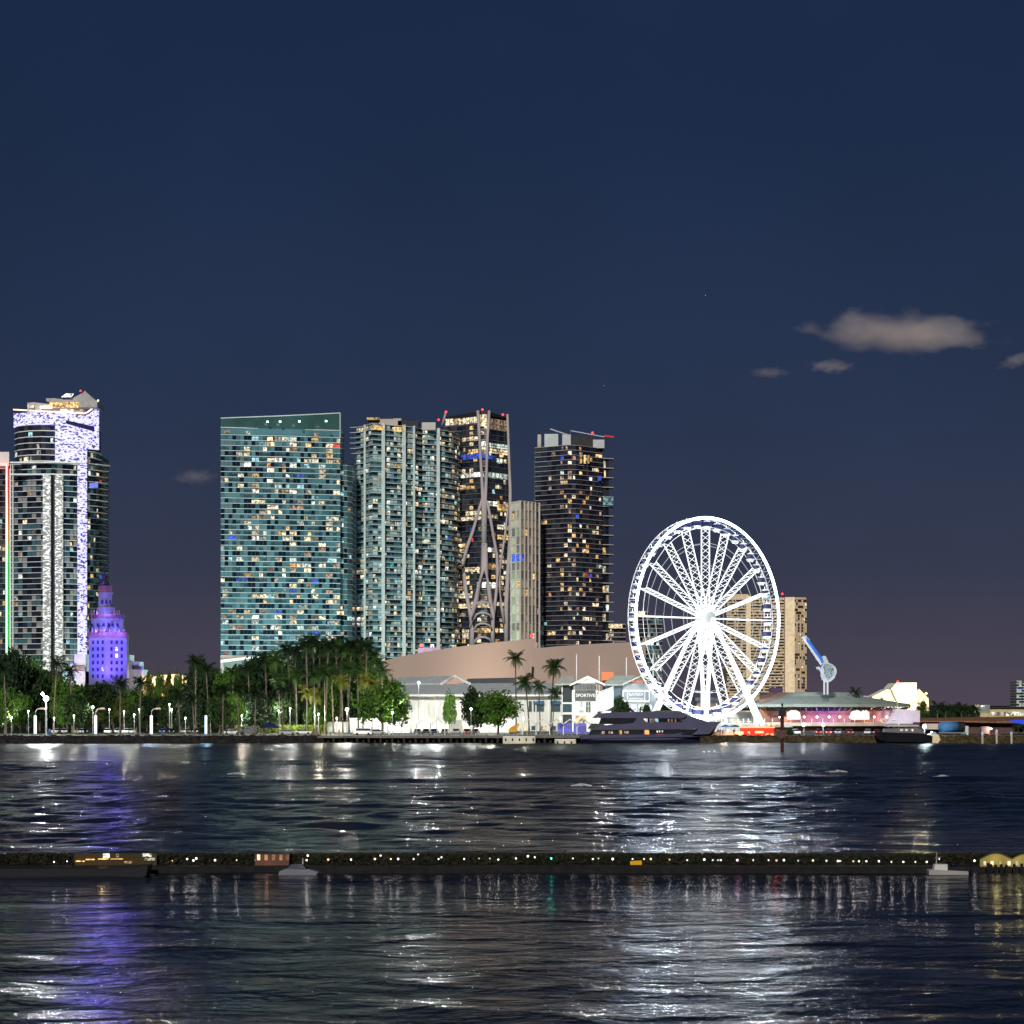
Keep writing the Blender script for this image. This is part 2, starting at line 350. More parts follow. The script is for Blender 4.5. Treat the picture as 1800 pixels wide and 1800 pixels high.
    return n, pts, z0+n*pitch
def pp(lst): return [(X(a, Y), Y) for a, Y in lst]
def beacon(root, px, py, Y, r=.62):
    p = P(px, py, Y); mb = MB(); mb.lathe(p, [(.05, -r), (r*.8, -r*.5), (r, 0), (r*.8, r*.6), (.05, r)], 8); part('beacon', mb, RED, root)
    mb = MB(); mb.tube([p-Vector((0, 0, 3.5)), p], .12, 4); part('beacon_mast', mb, DARK, root)
# --- tower A: broad teal glass slab
def tower_teal():
    Y0 = 1200; b = P(493, 1248, 1205); b.z = GZ
    t = thing('apartment_tower', 'broad teal glass apartment tower with bright floor lines and a slanted glass parapet', 'skyscraper', b)
    z0 = Z(1153, Y0); pitch = 9.25*Y0/F; ztop = Z(764, Y0)
    wts = [10, 6, 6, 1.3]
    n, pts, zt = tower(t, pp([(388, 1200), (496, 1206), (598, 1214)]), z0, ztop, pitch, [16, 16], GLASS_TEAL, CONC, .15, .5, .3, 30, 295, seed=11, dark_w=wts, wide=1, comb=.38)
    mb = MB()      # double height top storey and open glass parapet
    p = pts
    mb.prism([(q.x, q.y+.2) for q in p]+[(p[-1].x, p[-1].y+30), (p[0].x, p[0].y+30)], zt+.35, Z(748, 1208)); part('top_storey', mb, GLASS_TEAL[0], t)
    for (px, wpx, ro) in ((463, 11, 0), (482, 22, 2), (552, 11, 6), (400, 10, 6), (432, 16, 4)):
        c = P(px, 763, 1204); s_ = Y0/F; yy = 1200+(px-388)/210*14
        put('window', unitbox(ROOMS[ro]), t, (c.x-b.x, yy-.2-b.y, zt+.6-b.z), .07, (wpx*s_, .2, 3.6 if ro < 3 else 1.8))
    mb = MB(); za, zb = Z(748, 1200), Z(750, 1214)
    mb.prism([(p[0].x, p[0].y), (p[1].x, p[1].y), (p[2].x, p[2].y), (p[2].x, p[2].y+.5), (p[1].x, p[1].y+.5), (p[0].x, p[0].y+.5)], zt+4.1, [Z(735, 1200), Z(731, 1206), Z(726, 1214), Z(726, 1214), Z(731, 1206), Z(735, 1200)]); part('glass_parapet', mb, mat('parapet_glass', (.03, .07, .065), .15, 0, .3, .06), t)
    mb = MB(); mb.tube([(p[0].x, p[0].y-.1, Z(735, 1200)), (p[1].x, p[1].y-.1, Z(731, 1206)), (p[2].x, p[2].y-.1, Z(726, 1214))], .35, 4)
    mb.tube([(p[2].x, p[2].y-.1, zt), (p[2].x, p[2].y-.1, Z(726, 1214))], .3, 4); mb.tube([(p[0].x, p[0].y-.3, zt+4), (p[2].x, p[2].y-.3, zt+4)], .3, 4); part('parapet_rail', mb, CONC, t)
    for px in (470, 492, 526, 573):
        c = P(px, 741-(px-470)*.012, 1198); mb = MB(); mb.box(c.x-.5, c.y+.6, c.z-.4, c.x+.5, c.y+1.4, c.z+.4); part('roof_light', mb, emit('roof_light', (.7, 1, .85), 5), t)
        point(t, (c.x, c.y+.2, c.z), (.6, 1, .85), 500, .3)
    # slim side wing
    n2, q, z2 = tower(t, pp([(599, 1220), (610, 1222), (619, 1228)]), z0, Z(812, 1222), pitch, [2, 1], GLASS_TEAL, CONC, .16, .4, .25, 20, 120, seed=5, dark_w=wts, roomw=[5, 5, 2, 10, 14, 10, 3, 1, 3, 0, 0])
    mb = MB(); mb.prism([(X(388, 1200), 1199), (X(470, 1200), 1199), (X(598, 1214), 1213), (X(598, 1214), 1235), (X(388, 1200), 1235)], GZ, z0); part('podium', mb, CONCB, t)
    mb = MB(); mb.slabY([(X(388, 1190), Z(1165, 1190)), (X(500, 1190), Z(1150, 1190)), (X(500, 1190), Z(1148, 1190)), (X(388, 1190), Z(1160, 1190))], 1190, 1199); part('canopy', mb, WHITE, t)
    for px, pw, lb in ((420, 70000, 'leftmost added fill-light mast behind the park trees below the teal tower'), (500, 110000, 'second added fill-light mast behind the palm grove below the teal tower'), (570, 170000, 'third added fill-light mast behind the palm grove below the teal tower'), (640, 150000, 'rightmost added fill-light mast behind the palm grove below the balcony tower')):  # unseen lamps on masts, added to brighten the lower tower fronts
        c = P(px, 1192, 1105); fm_ = thing('added_fill_mast', lb, 'floodlight', (c.x, c.y, GZ), 'added fill lights behind the park'); mb = MB(); mb.lathe(c, [(.2, -.6), (.8, 0), (.2, .5)], 8); part('lamp_head', mb, emit('added_fill_lamp', (.8, 1, .97), 4), fm_); mb = MB(); mb.tube([(c.x, c.y, GZ), c], .2, 5); part('mast', mb, DARK, fm_); point(fm_, c+Vector((0, 1.5, 0)), (.6, 1, .97), pw, .6)
tower_teal()
# --- tower B: balcony tower in two blocks
RAIL = mat('railing_glass', (.14, .25, .27), .2, 0, .1, .1, alpha=.5)
def tower_balcony():
    b = P(712, 1248, 1255); b.z = GZ
    t = thing('apartment_tower', 'grey-green balcony tower with pale vertical fins, right of the teal glass tower', 'skyscraper', b)
    Y0 = 1245; pitch = 9.3*Y0/F; z0 = Z(1175, Y0)
    wall = mat('balcony_wall', (.36, .46, .46), .8); pn = [wall, GLASS_TEAL[1], GLASS_TEAL[2], GLASS_DARK[0]]
    path = pp([(627, 1258), (641, 1252), (655, 1240), (673, 1244), (692, 1248), (710, 1252), (728, 1257), (742, 1265)])
    n, p, zt = tower(t, path, z0, Z(742, Y0), pitch, [2, 2, 2, 3, 3, 3, 2], pn, CONC, .24, 1.0, .3, 26, 180, rail=RAIL, seed=21, dark_w=[8, 4, 4, 2], roomw=[20, 22, 10, 14, 14, 8, 12, 3, 3, 0, 1])
    path = pp([(742, 1262), (756, 1264), (770, 1268), (782, 1272), (794, 1278), (803, 1288), (808, 1300)])
    n, p2, zt2 = tower(t, path, z0, Z(749, 1262), pitch, [3, 2, 2, 2, 2, 2], pn, CONC, .24, 1.0, .3, 26, 115, rail=RAIL, seed=22, dark_w=[6, 3, 5, 3], roomw=[20, 22, 10, 12, 16, 8, 12, 3, 3, 0, 2])
    for px, Y in ((641.5, 1250), (674, 1242), (710.5, 1250), (728, 1255), (770.5, 1265)):
        mb = MB(); c = X(px, Y); wd = .95 if px in (674, 710.5, 770.5) else .6; mb.box(c-wd, Y-1.8, z0, c+wd, Y+1, zt+.6 if px < 740 else zt2+.6); part('fin', mb, mat('fin_concrete', (.36, .40, .39), .8), t)
    sp = MB()
    for k in range(n+1):       # balcony tips on the left edge
        z = z0+k*pitch; sp.prism([(X(615, 1256), 1256), (X(629, 1256), 1256), (X(629, 1256), 1262)], z, z+.25)
    part('balcony_tip', sp, CONC, t, kind='stuff')
    for (a, c_, y0, y1, m) in ((646, 667, 735, 748, DARK), (667, 692, 738, 748, CONCB), (692, 706, 737, 748, CONCB), (700, 736, 741, 749, DARK), (742, 766, 744, 752, CONCB)):
        mb = MB(); mb.box(X(a, 1262), 1258, zt-1, X(c_, 1262), 1280, Z(y0, 1262)); part('roof_block', mb, m, t)
    mb = MB(); mb.box(X(645, 1256), 1255.5, Z(738, 1256), X(667, 1256), 1256.5, Z(734, 1256)); part('roof_sign_light', mb, ROOMS[2], t)
    for (a, c_) in ((652, 676), (689, 709)):
        mb = MB(); mb.box(X(a, 1242), 1240 if a < 660 else 1247, Z(756, 1242), X(c_, 1242), 1253, Z(749, 1242)); part('lit_storey', mb, ROOMS[2], t)
    put('red_light', unitbox(emit('neon_red', (1, .1, .08), 4)), t, (X(741, 1240)-b.x, 1240-b.y, Z(1137, 1240)-b.z), 0, (1.8, 1, 1.6))
tower_balcony()
# --- tower C: dark tower with curved exoskeleton
def tower_ribbed():
    Y0 = 1290; b = P(840, 1250, 1300); b.z = GZ
    t = thing('ribbed_tower', 'dark glass tower wrapped in curving concrete ribs with red beacons on top', 'skyscraper', b)
    pitch = 9.4*Y0/F; z0 = Z(1140, Y0); path = pp([(779, 1304), (812, 1300), (846, 1290), (856, 1290), (892, 1304)])
    band = {3: 0, 8: 0}
    n, p, zt = tower(t, path, z0, Z(742, Y0), pitch, [4, 5, 2, 5], GLASS_DARK, GREYM, .2, .5, .3, 30, 180, seed=31, comb=.2, roomw=[26, 20, 22, 10, 4, 2, 16, 6, 2, 1, 0])
    s_ = Y0/F
    def band(px0, px1, py, h, m, Yf):
        c = (px0+px1)/2; a = MB(); u = X(px0, Yf); v = X(px1, Yf)
        def yof(px):
            if px < 812: return 1304-(px-779)/33*4
            if px < 846: return 1300-(px-812)/34*10
            if px < 856: return 1290
            return 1290+(px-856)/36*14
        cuts = [px0]+[q for q in (812, 846, 856) if px0 < q < px1]+[px1]
        cuts2 = []
        for q0, q1 in zip(cuts[:-1], cuts[1:]):
            k = max(1, int((q1-q0)/6)); cuts2 += [q0+(q1-q0)*i/k for i in range(k)]
        cuts2.append(px1)
        for q0, q1 in zip(cuts2[:-1], cuts2[1:]):
            y0_, y1_ = yof(q0)-.45, yof(q1)-.45
            z_a = Z(py+h, Yf); z_b = Z(py, Yf)
            d = .12
            a = MB(); a.prism([(X(q0, y0_)+d, y0_), (X(q1, y1_)-d, y1_), (X(q1, y1_)-d, y1_+.2), (X(q0, y0_)+d, y0_+.2)], z_a, z_b); part('window', a, m, t)
    top = mat('crown_glass', (.02, .02, .02), .2)
    for (a, c_, y, h, m) in ((783, 839, 731, 11, 1), (841, 858, 728, 21, 0), (861, 891, 734, 20, 6), (812, 840, 766, 7, 0), (845, 858, 775, 9, 3), (860, 893, 777, 8, 4), (842, 858, 786, 8, 0), (823, 841, 788, 7, 2), (860, 893, 787, 8, 0),
                          (810, 856, 796, 9, 8), (857, 872, 799, 7, 8), (873, 883, 803, 8, 4), (810, 848, 829, 8, 3), (857, 892, 829, 10, 4), (803, 835, 852, 6, 2), (818, 852, 897, 8, 0), (857, 875, 903, 7, 1), (810, 850, 907, 7, 1), (858, 874, 880, 8, 3),
                          (874, 896, 884, 12, 2), (874, 896, 920, 8, 1), (874, 896, 938, 8, 2), (856, 870, 962, 8, 3), (817, 846, 996, 8, 0), (856, 872, 990, 10, 2), (838, 872, 1023, 10, 3), (805, 830, 1042, 8, 1), (806, 872, 1060, 8, 0), (836, 876, 1104, 8, 2), (812, 826, 1106, 16, 1)):
        band(a, c_, y, h, ROOMS[m], Y0-1.5)
    mb = MB(); mb.prism([(X(783, 1303), 1303), (X(846, 1291), 1291), (X(856, 1291), 1291), (X(891, 1303), 1303), (X(891, 1303), 1330), (X(783, 1303), 1330)], Z(731, Y0)+.1, [Z(728, Y0), Z(722, Y0), Z(722, Y0), Z(728, Y0), Z(728, Y0), Z(728, Y0)]); part('crown', mb, DARK, t)
    rib = mat('rib_concrete', (.33, .28, .28), .8, 0, .12, .1)
    def ribp(pts, r):
        q = []
        for (px, py) in pts:
            Yf = (1304-(px-779)/67*14) if px < 846 else (1290+max(0, px-856)/36*14); Yf -= 2.2; q.append(P(px, py, Yf))
        mb = MB(); mb.tube(q, r, 6); part('rib', mb, rib, t, True)
    ribp([(840, 722), (843, 770), (847, 840), (850, 885), (851, 960)], [.9, .9, .9, 1.3, 1.5])
    ribp([(860, 722), (857, 770), (855, 840), (853, 885), (852, 960)], [.9, .9, .9, 1.1, 1.3])
    ribp([(851, 955), (848, 1000), (843, 1030), (837, 1055), (831, 1080), (829, 1105), (829, 1140)], [1.5, 1.5, 1.5, 1.5, 1.5, 1.5, 1.5])
    ribp([(853, 955), (855, 1000), (858, 1030), (862, 1055), (866, 1080), (867, 1105), (866, 1140)], [1.3, 1.4, 1.3, 1.3, 1.3, 1.3, 1.3])
    ribp([(848, 876), (841, 900), (831, 935), (821, 962), (815, 990), (815, 1010), (819, 1040), (826, 1075), (829, 1100)], [.8, .9, 1, 1.1, 1.3, 1.3, 1.2, 1.1, 1])
    ribp([(856, 880), (861, 905), (867, 940), (873, 975), (875, 1005), (873, 1040), (869, 1070), (866, 1095)], [.8, .9, .9, 1, 1.1, 1.1, 1, .9])
    ribp([(892, 728), (894, 780), (897, 860), (897, 940), (893, 1010), (890, 1060), (890, 1140)], [.7, .8, 1, 1.2, 1.3, 1.4, 1.4])
    ribp([(893, 890), (889, 930), (884, 965), (879, 1000), (878, 1030), (881, 1065), (886, 1095)], [.5, .7, .7, .8, .9, .9, .9])
    ribp([(784, 724), (781, 735), (777, 748)], [.7, .7, .7])
    for yy in (1058, 1077, 1096, 1120):
        ribp([(833, yy+12), (838, yy+3), (845, yy), (852, yy), (860, yy+3), (865, yy+12)], [.7]*6)
    for px, py in ((771, 738), (784, 724), (848, 720), (884, 729)): beacon(t, px, py, 1292)
tower_ribbed()
# --- tower D: slim grid tower
def tower_grid():
    Y0 = 1120; b = P(924, 1250, Y0); b.z = GZ
    t = thing('grid_tower', 'slim beige grid-fronted tower standing between the ribbed tower and the dark tower', 'skyscraper', b)
    path = pp([(898, 1130), (915, 1120), (941, 1130), (948, 1136)]); pitch = 15.2*Y0/F; z0 = Z(1140, Y0)
    pn = [mat('loggia_tan', (.42, .36, .26), .8), mat('loggia_shade', (.14, .12, .10), .8), mat('loggia_olive', (.26, .24, .16), .7)]
    n, p, zt = tower(t, path, z0, Z(877, Y0)+2, pitch, [2, 4, 1], pn, CONCB, .1, .5, .5, 22, 60, seed=41, roomw=[20, 10, 20, 10, 3, 3, 14, 5, 3, 0, 0])
    for px in (898.5, 907, 914.5, 922, 928.5, 935, 941, 948):
        Y = 1130-(px-898)*10/17 if px < 915 else (1120+(px-915)*10/26); mb = MB(); x = X(px, Y); mb.box(x-.42, Y-.9, z0, x+.42, Y+.3, zt+.5); part('column', mb, CONCB, t)
    c = P(909, 976, 1182)
    mb = MB(); mb.prism([(X(899, 1129)+.2, 1128.5), (X(914, 1120), 1119.6), (X(921, 1122), 1121.6), (X(921, 1122), 1124), (X(899, 1129)+.2, 1130)], Z(987, 1122), Z(974, 1122)); part('lit_storey', mb, ROOMS[8], t)
    beacon(t, 935, 1118, 1110, .9)
tower_grid()
# --- tower E: dark tower
def tower_dark():
    Y0 = 1150; b = P(1010, 1250, 1160); b.z = GZ
    t = thing('apartment_tower', 'dark square glass tower with thin pale floor lines, right of the slim grid tower', 'skyscraper', b)
    pitch = 8.55*Y0/F; z0 = Z(1142, Y0); path = pp([(941, 1162), (962, 1158), (985, 1153), (998, 1150), (1012, 1151), (1035, 1158), (1058, 1166)])
    n, p, zt = tower(t, path, z0, Z(778, Y0), pitch, [2, 3, 2, 2, 4, 4], GLASS_DARK, mat('slab_mauve', (.30, .26, .27), .7), .16, .5, .24, 26, 230, seed=51, dark_w=[6, 4, 2], comb=.25,
                     colbias=lambda i, j: (.2, .5, 1.9, 1.6, .9, 1.1)[i], roomw=[26, 16, 26, 8, 2, 3, 18, 7, 2, 1, 0])
    n2, p2, zt2 = tower(t, pp([(1059, 1167), (1070, 1170)]), z0, Z(785, Y0), pitch*2, [2], GLASS_DARK, CONCB, .16, .4, .3, 18, 40, seed=52)
    sb = MB(); sb.prism([(X(1059, 1167), 1166), (X(1078.5, 1168), 1168), (X(1078.5, 1168), 1176), (X(1059, 1167), 1176)], 0, .35); me = sb.mesh('balcony_slab', CONCB, (b.x, b.y, 0))
    for k in range(0, 21): put('balcony_slab', me, t, (0, 0, z0+k*pitch*2-b.z))
    c = MB(); c.prism([(X(1060, 1166), 1165.2), (X(1078, 1166), 1166), (X(1078, 1166), 1166.4), (X(1060, 1166), 1165.7)], Z(888, 1166), Z(873, 1166)); part('lit_balcony', c, ROOMS[5], t)
    c = MB(); c.box(X(1050, 1163), 1162, Z(845, 1163), X(1057, 1163), 1163, Z(837, 1163)); part('blue_window', c, ROOMS[8], t)
    for (a, q, y0, m) in ((945, 951, 765, CONCB), (957, 981, 764, CONC), (988, 1003, 765, GREYM), (1003, 1042, 768, DARK), (1042, 1062, 774, GREYM)):
        mb = MB(); mb.box(X(a, 1165), 1162, zt, X(q, 1165), 1178, Z(y0, 1165)); part('roof_block', mb, m, t)
    mb = MB(); mb.box(X(1010, 1158), 1157, Z(818-0, 1158), X(1011, 1158), 1158, Z(800, 1158))
    for px in (1014, 1021, 1028, 1034): put('window', unitbox(ROOMS[2]), t, (X(px, 1154)-b.x, 1153-b.y, Z(815, 1154)-b.z), .3, (1.1, .3, 4.2))
    mb = MB(); mb.tube([P(967, 754, 1170), P(1003, 766, 1170), P(1003, 757, 1170)], .35, 4); mb.tube([P(1003, 757, 1170), P(1062, 768, 1170)], .3, 4); part('roof_crane', mb, GREYM, t)
    mb = MB(); mb.tube([P(1062, 766, 1170), P(1079, 768, 1170)], .45, 4); part('red_lit_boom', mb, emit('dim_red', (.8, .06, .03), .8), t)
    beacon(t, 1041.5, 761, 1166)
tower_dark()
# --- left cluster
def led(name, col, s, scale, thr, lowc):
    m = bpy.data.materials.new(name); m.use_nodes = True; t = m.node_tree; b = t.nodes['Principled BSDF']; b.inputs['Base Color'].default_value = (.05, .05, .06, 1)
    g = t.nodes.new('ShaderNodeNewGeometry'); mp = t.nodes.new('ShaderNodeVectorMath'); mp.operation = 'MULTIPLY'; mp.inputs[1].default_value = (.55, .55, 1.2); t.links.new(g.outputs['Position'], mp.inputs[0])
    n = t.nodes.new('ShaderNodeTexVoronoi'); n.inputs['Scale'].default_value = scale; t.links.new(mp.outputs[0], n.inputs['Vector'])
    sep = t.nodes.new('ShaderNodeSeparateColor'); t.links.new(n.outputs['Color'], sep.inputs[0])
    r = t.nodes.new('ShaderNodeMapRange'); r.inputs[1].default_value = thr; r.inputs[2].default_value = thr+.05; r.inputs[3].default_value = lowc; r.inputs[4].default_value = s
    t.links.new(sep.outputs[0], r.inputs[0]); b.inputs['Emission Color'].default_value = (*col, 1); t.links.new(r.outputs[0], b.inputs['Emission Strength']); m.cycles.emission_sampling = 'NONE'; MAT[name] = m; return m
LEDW = led('led_screen', (.5, .48, 1), 1.9, 1.45, .27, .14)
SPARK = led('sparkle_lights', (.9, .95, .88), 1.0, 1.5, .55, .2)
def left_cluster():
    # LED tower
    b = P(100, 1250, 1280); b.z = GZ; zz0 = Z(1175, 1270)
    t = thing('led_tower', 'tallest tower at the left with a glowing white-violet light screen and a sculpted curved crown', 'skyscraper', b)
    pitch = 10.6*1270/F; path = pp([(27, 1282), (34, 1275), (50, 1270), (72, 1268), (97, 1270)])
    n, p, zt = tower(t, path, Z(822, 1270), Z(746, 1270), pitch, [2, 2, 3, 3], GLASS_DARK, CONCW, .12, .6, .45, 24, 80, seed=61, skew=1, roomw=[5, 5, 3, 6, 3, 6, 4, 1, 0, 0, 0])
    n, p, zt2 = tower(t, pp([(153, 1272), (164, 1276), (174, 1284), (179, 1296)]), zz0, Z(786, 1270), pitch, [2, 2, 1], [mat('side_glass', (.28, .28, .30), .4), GLASS_DARK[1], GLASS_TEAL[3]], CONCW, .14, 1.2, .35, 22, 70, seed=62, roomw=[6, 5, 4, 6, 3, 3, 8, 3, 3, 2, 0])
    for k in range(34):
        z = zz0+(k+1)*pitch
        if z > zt2+3: break
        mb = MB(); o = 6.5*(1.3 if k > 31 else 1)+R.uniform(-.5, .5)
        mb.prism([(X(160, 1276), 1275), (X(172, 1276), 1276), (X(172, 1276)+o*.62, 1284), (X(172, 1276)+o*.62, 1290), (X(166, 1276), 1288)], z, z+.35); part('balcony_slab', mb, CONCB if k % 3 else CONCW, t)
    mb = MB()
    def yf(px): return 1264+abs(px-100)**1.6/60
    def ribbon(pxs, top, bot):
        for a, c in zip(pxs[:-1], pxs[1:]):
            mb.prism([(X(a, yf(a)), yf(a)), (X(c, yf(c)), yf(c)), (X(c, yf(c)), yf(c)+1), (X(a, yf(a)), yf(a)+1)], [Z(bot(a), 1266), Z(bot(c), 1266), Z(bot(c), 1266), Z(bot(a), 1266)], [Z(top(a), 1266), Z(top(c), 1266), Z(top(c), 1266), Z(top(a), 1266)])
    def topc(px):
        if px < 145: return 721+(px-24)*.055
        return 728-24*((px-145)/28)**2
    xs_ = [24+i*(97-24)/10 for i in range(11)]; ribbon(xs_, topc, lambda q: 746)
    xs_ = [97.01+i*(153-97)/8 for i in range(9)]; ribbon(xs_, topc, lambda q: 815)
    xs_ = [153.01+i*(173.5-153)/5 for i in range(6)]; ribbon(xs_, topc, lambda q: 786)
    ribbon([136, 144.5, 153], lambda q: 815.2, lambda q: 1172)
    part('led_screen', mb, LEDW, t)
    mb = MB(); mb.prism([(X(40, 1282), 1284), (X(97, 1270), 1276), (X(140, 1272), 1279), (X(170, 1287), 1288), (X(170, 1287), 1300), (X(34, 1284), 1300)], GZ, Z(748, 1270)); part('core', mb, GLASS_DARK[1], t)
    mb = MB(); rimp = [P(q, topc(q)-1, yf(q)) for q in [24+i*149/24 for i in range(25)]]; mb.tube(rimp, .5, 4); part('crown_light', mb, emit('crown_warm', (1, .75, .5), 2.0), t)
    cc = mat('crown_render', (.42, .36, .33), .7)
    mb = MB(); mb.slabY([(X(48, 1272), Z(728, 1272)), (X(48, 1272), Z(708, 1272)), (X(60, 1272), Z(707, 1272)), (X(100, 1272), Z(712, 1272)), (X(146, 1272), Z(716, 1272)), (X(146, 1272), Z(727, 1272))], 1272, 1292); part('crown_block', mb, cc, t)
    mb = MB(); cs = [(81, 700), (95, 700), (112, 702), (125, 701), (137, 695), (150, 688), (160, 697), (171, 706), (171, 716), (140, 716), (120, 709), (95, 707), (81, 705)]
    mb.slabY([(X(a, 1270), Z(c, 1270)) for a, c in reversed(cs)], 1270, 1290); part('crown_fin', mb, mat('crown_grey', (.30, .29, .29), .6), t)
    mb = MB(); mb.slabY([(X(108, 1268), Z(698, 1268)), (X(117, 1268), Z(692, 1268)), (X(129, 1268), Z(692, 1268)), (X(125, 1268), Z(698, 1268))], 1267, 1269); part('crown_skylight', mb, ROOMS[3], t)
    mb = MB(); mb.box(X(86, 1268), 1269, Z(716, 1268), X(137, 1268), 1270, Z(706.5, 1268)); part('penthouse_glow', mb, ROOMS[2], t)
    for a, c, y in ((48, 58, 716), (70, 90, 717), (106, 128, 723)): 
        mb = MB(); mb.box(X(a, 1268), 1268, Z(y, 1268), X(c, 1268), 1271, Z(y-4, 1268)); part('penthouse_window', mb, ROOMS[3], t)
    mb = MB(); mb.prism([(X(115, 1262), 1263.5), (X(163, 1262), 1266), (X(163, 1262), 1267), (X(115, 1262), 1264.5)], [Z(744, 1262), Z(757, 1262), Z(757, 1262), Z(744, 1262)], [Z(738, 1262), Z(748, 1262), Z(748, 1262), Z(738, 1262)]); part('dark_window_strip', mb, mat('deep_blue_glass', (.01, .012, .06), .2), t)
    beacon(t, 141.5, 687, 1274, .5); beacon(t, 149, 689, 1274, .4)
    mb = MB(); mb.box(X(154, 1270), 1273.5, Z(856, 1270), X(170, 1270), 1274, Z(848, 1270)); part('blue_lit_balcony', mb, emit('lit_violet', (.22, .26, 1), 1.0), t)
    # front balcony tower
    b = P(75, 1250, 1200); b.z = GZ
    t = thing('apartment_tower', 'glass balcony tower at the left with two sparkling vertical light strips, before the light-screen tower', 'skyscraper', b)
    pitch = 9.6*1200/F; z0 = Z(1180, 1200)
    n, p, zt = tower(t, pp([(24, 1206), (48, 1203), (72, 1200), (90, 1200), (110, 1202), (135, 1206)]), z0, Z(812, 1200), pitch, [3, 3, 2, 2, 4], [GLASS_TEAL[1], GLASS_DARK[1], GLASS_TEAL[2], mat('curtain_grey', (.20, .21, .21), .8)], mat('slab_white', (.6, .6, .6), .7), .07, .8, .28, 22, 150, seed=71, dark_w=[4, 3, 5, 5], roomw=[5, 5, 4, 6, 5, 3, 8, 1, 1, 0, 0],
                     colbias=lambda i, j: (1, .7, .1, .1, 1.3)[i], skew=1)
    for a, c in ((76, 88), (97, 109)):
        mb = MB(); mb.box(X(a, 1198), 1197, z0, X(c, 1198), 1201, zt-6); part('sparkle_strip', mb, SPARK, t)
    mb = MB(); mb.box(X(90, 1198), 1197.4, z0, X(95, 1198), 1201, zt-3); part('dark_shaft', mb, GLASS_DARK[0], t)
    for a, c in ((18.5, 20), (22.5, 24)):
        mb = MB(); mb.box(X(a, 1205), 1204, z0, X(c, 1205), 1207, zt); part('frame_post', mb, CONCW, t)
    for k in range(n+1):
        if k % 1 == 0:
            mb = MB(); mb.box(X(18.5, 1205), 1204.3, z0+k*pitch, X(24, 1205), 1206, z0+k*pitch+.3)
            part('frame_beam', mb, CONCW, t)
    for (y, x1) in ((812, 153), (833, 136)):
        mb = MB(); mb.prism([(X(18, 1198), 1197), (X(98, 1198), 1196), (X(x1, 1202), 1200), (X(x1, 1202), 1202), (X(18, 1198), 1202)], Z(y+2, 1198), Z(y, 1198)); part('sky_beam', mb, WHITE, t)
    # edge tower with LED line
    b = P(2, 1250, 1215); b.z = GZ
    t = thing('edge_tower', 'tower cut by the left edge of the photo, outlined by a red-to-green light strip', 'skyscraper', b)
    n, p, zt = tower(t, pp([(-40, 1211), (-12, 1213), (15, 1215)]), Z(1180, 1215), Z(822, 1215), 9.6*1215/F, [5, 5], GLASS_DARK, GREYM, .17, .4, .25, 24, 110, seed=81, skew=1)
    mb = MB(); mb.prism([(X(-45, 1215), 1213), (X(17.5, 1215), 1213), (X(17.5, 1239), 1239), (X(-45, 1215), 1239)], zt, Z(795, 1215)); mb.box(X(14.5, 1213), 1212.5, GZ, X(18, 1213), 1216, zt); part('frame', mb, CONCW, t)
    m = bpy.data.materials.new('led_line'); m.use_nodes = True; q = m.node_tree; bs = q.nodes['Principled BSDF']
    g = q.nodes.new('ShaderNodeNewGeometry'); sp = q.nodes.new('ShaderNodeSeparateXYZ'); q.links.new(g.outputs['Position'], sp.inputs[0])
    mr_ = q.nodes.new('ShaderNodeMapRange'); mr_.inputs[1].default_value = Z(1150, 1215); mr_.inputs[2].default_value = Z(812, 1215); q.links.new(sp.outputs['Z'], mr_.inputs[0])
    cr_ = q.nodes.new('ShaderNodeValToRGB'); q.links.new(mr_.outputs[0], cr_.inputs[0]); e = cr_.color_ramp.elements; e[0].color = (.02, 1, .12, 1); e[0].position = .5; e[1].color = (1, .05, .03, 1); e[1].position = .85
    x = e.new(.62); x.color = (1, .45, .08, 1)
    q.links.new(cr_.outputs[0], bs.inputs['Emission Color']); bs.inputs['Emission Strength'].default_value = 2.5; m.cycles.emission_sampling = 'NONE'
    mb = MB(); mb.box(X(10.5, 1210), 1209.6, GZ+30, X(13.5, 1210), 1210.6, Z(815, 1212)); mb.box(X(-40, 1212), 1209.5, Z(818, 1212), X(13.5, 1212), 1210.5, Z(815.5, 1212)); part('light_strip', mb, m, t)
left_cluster()
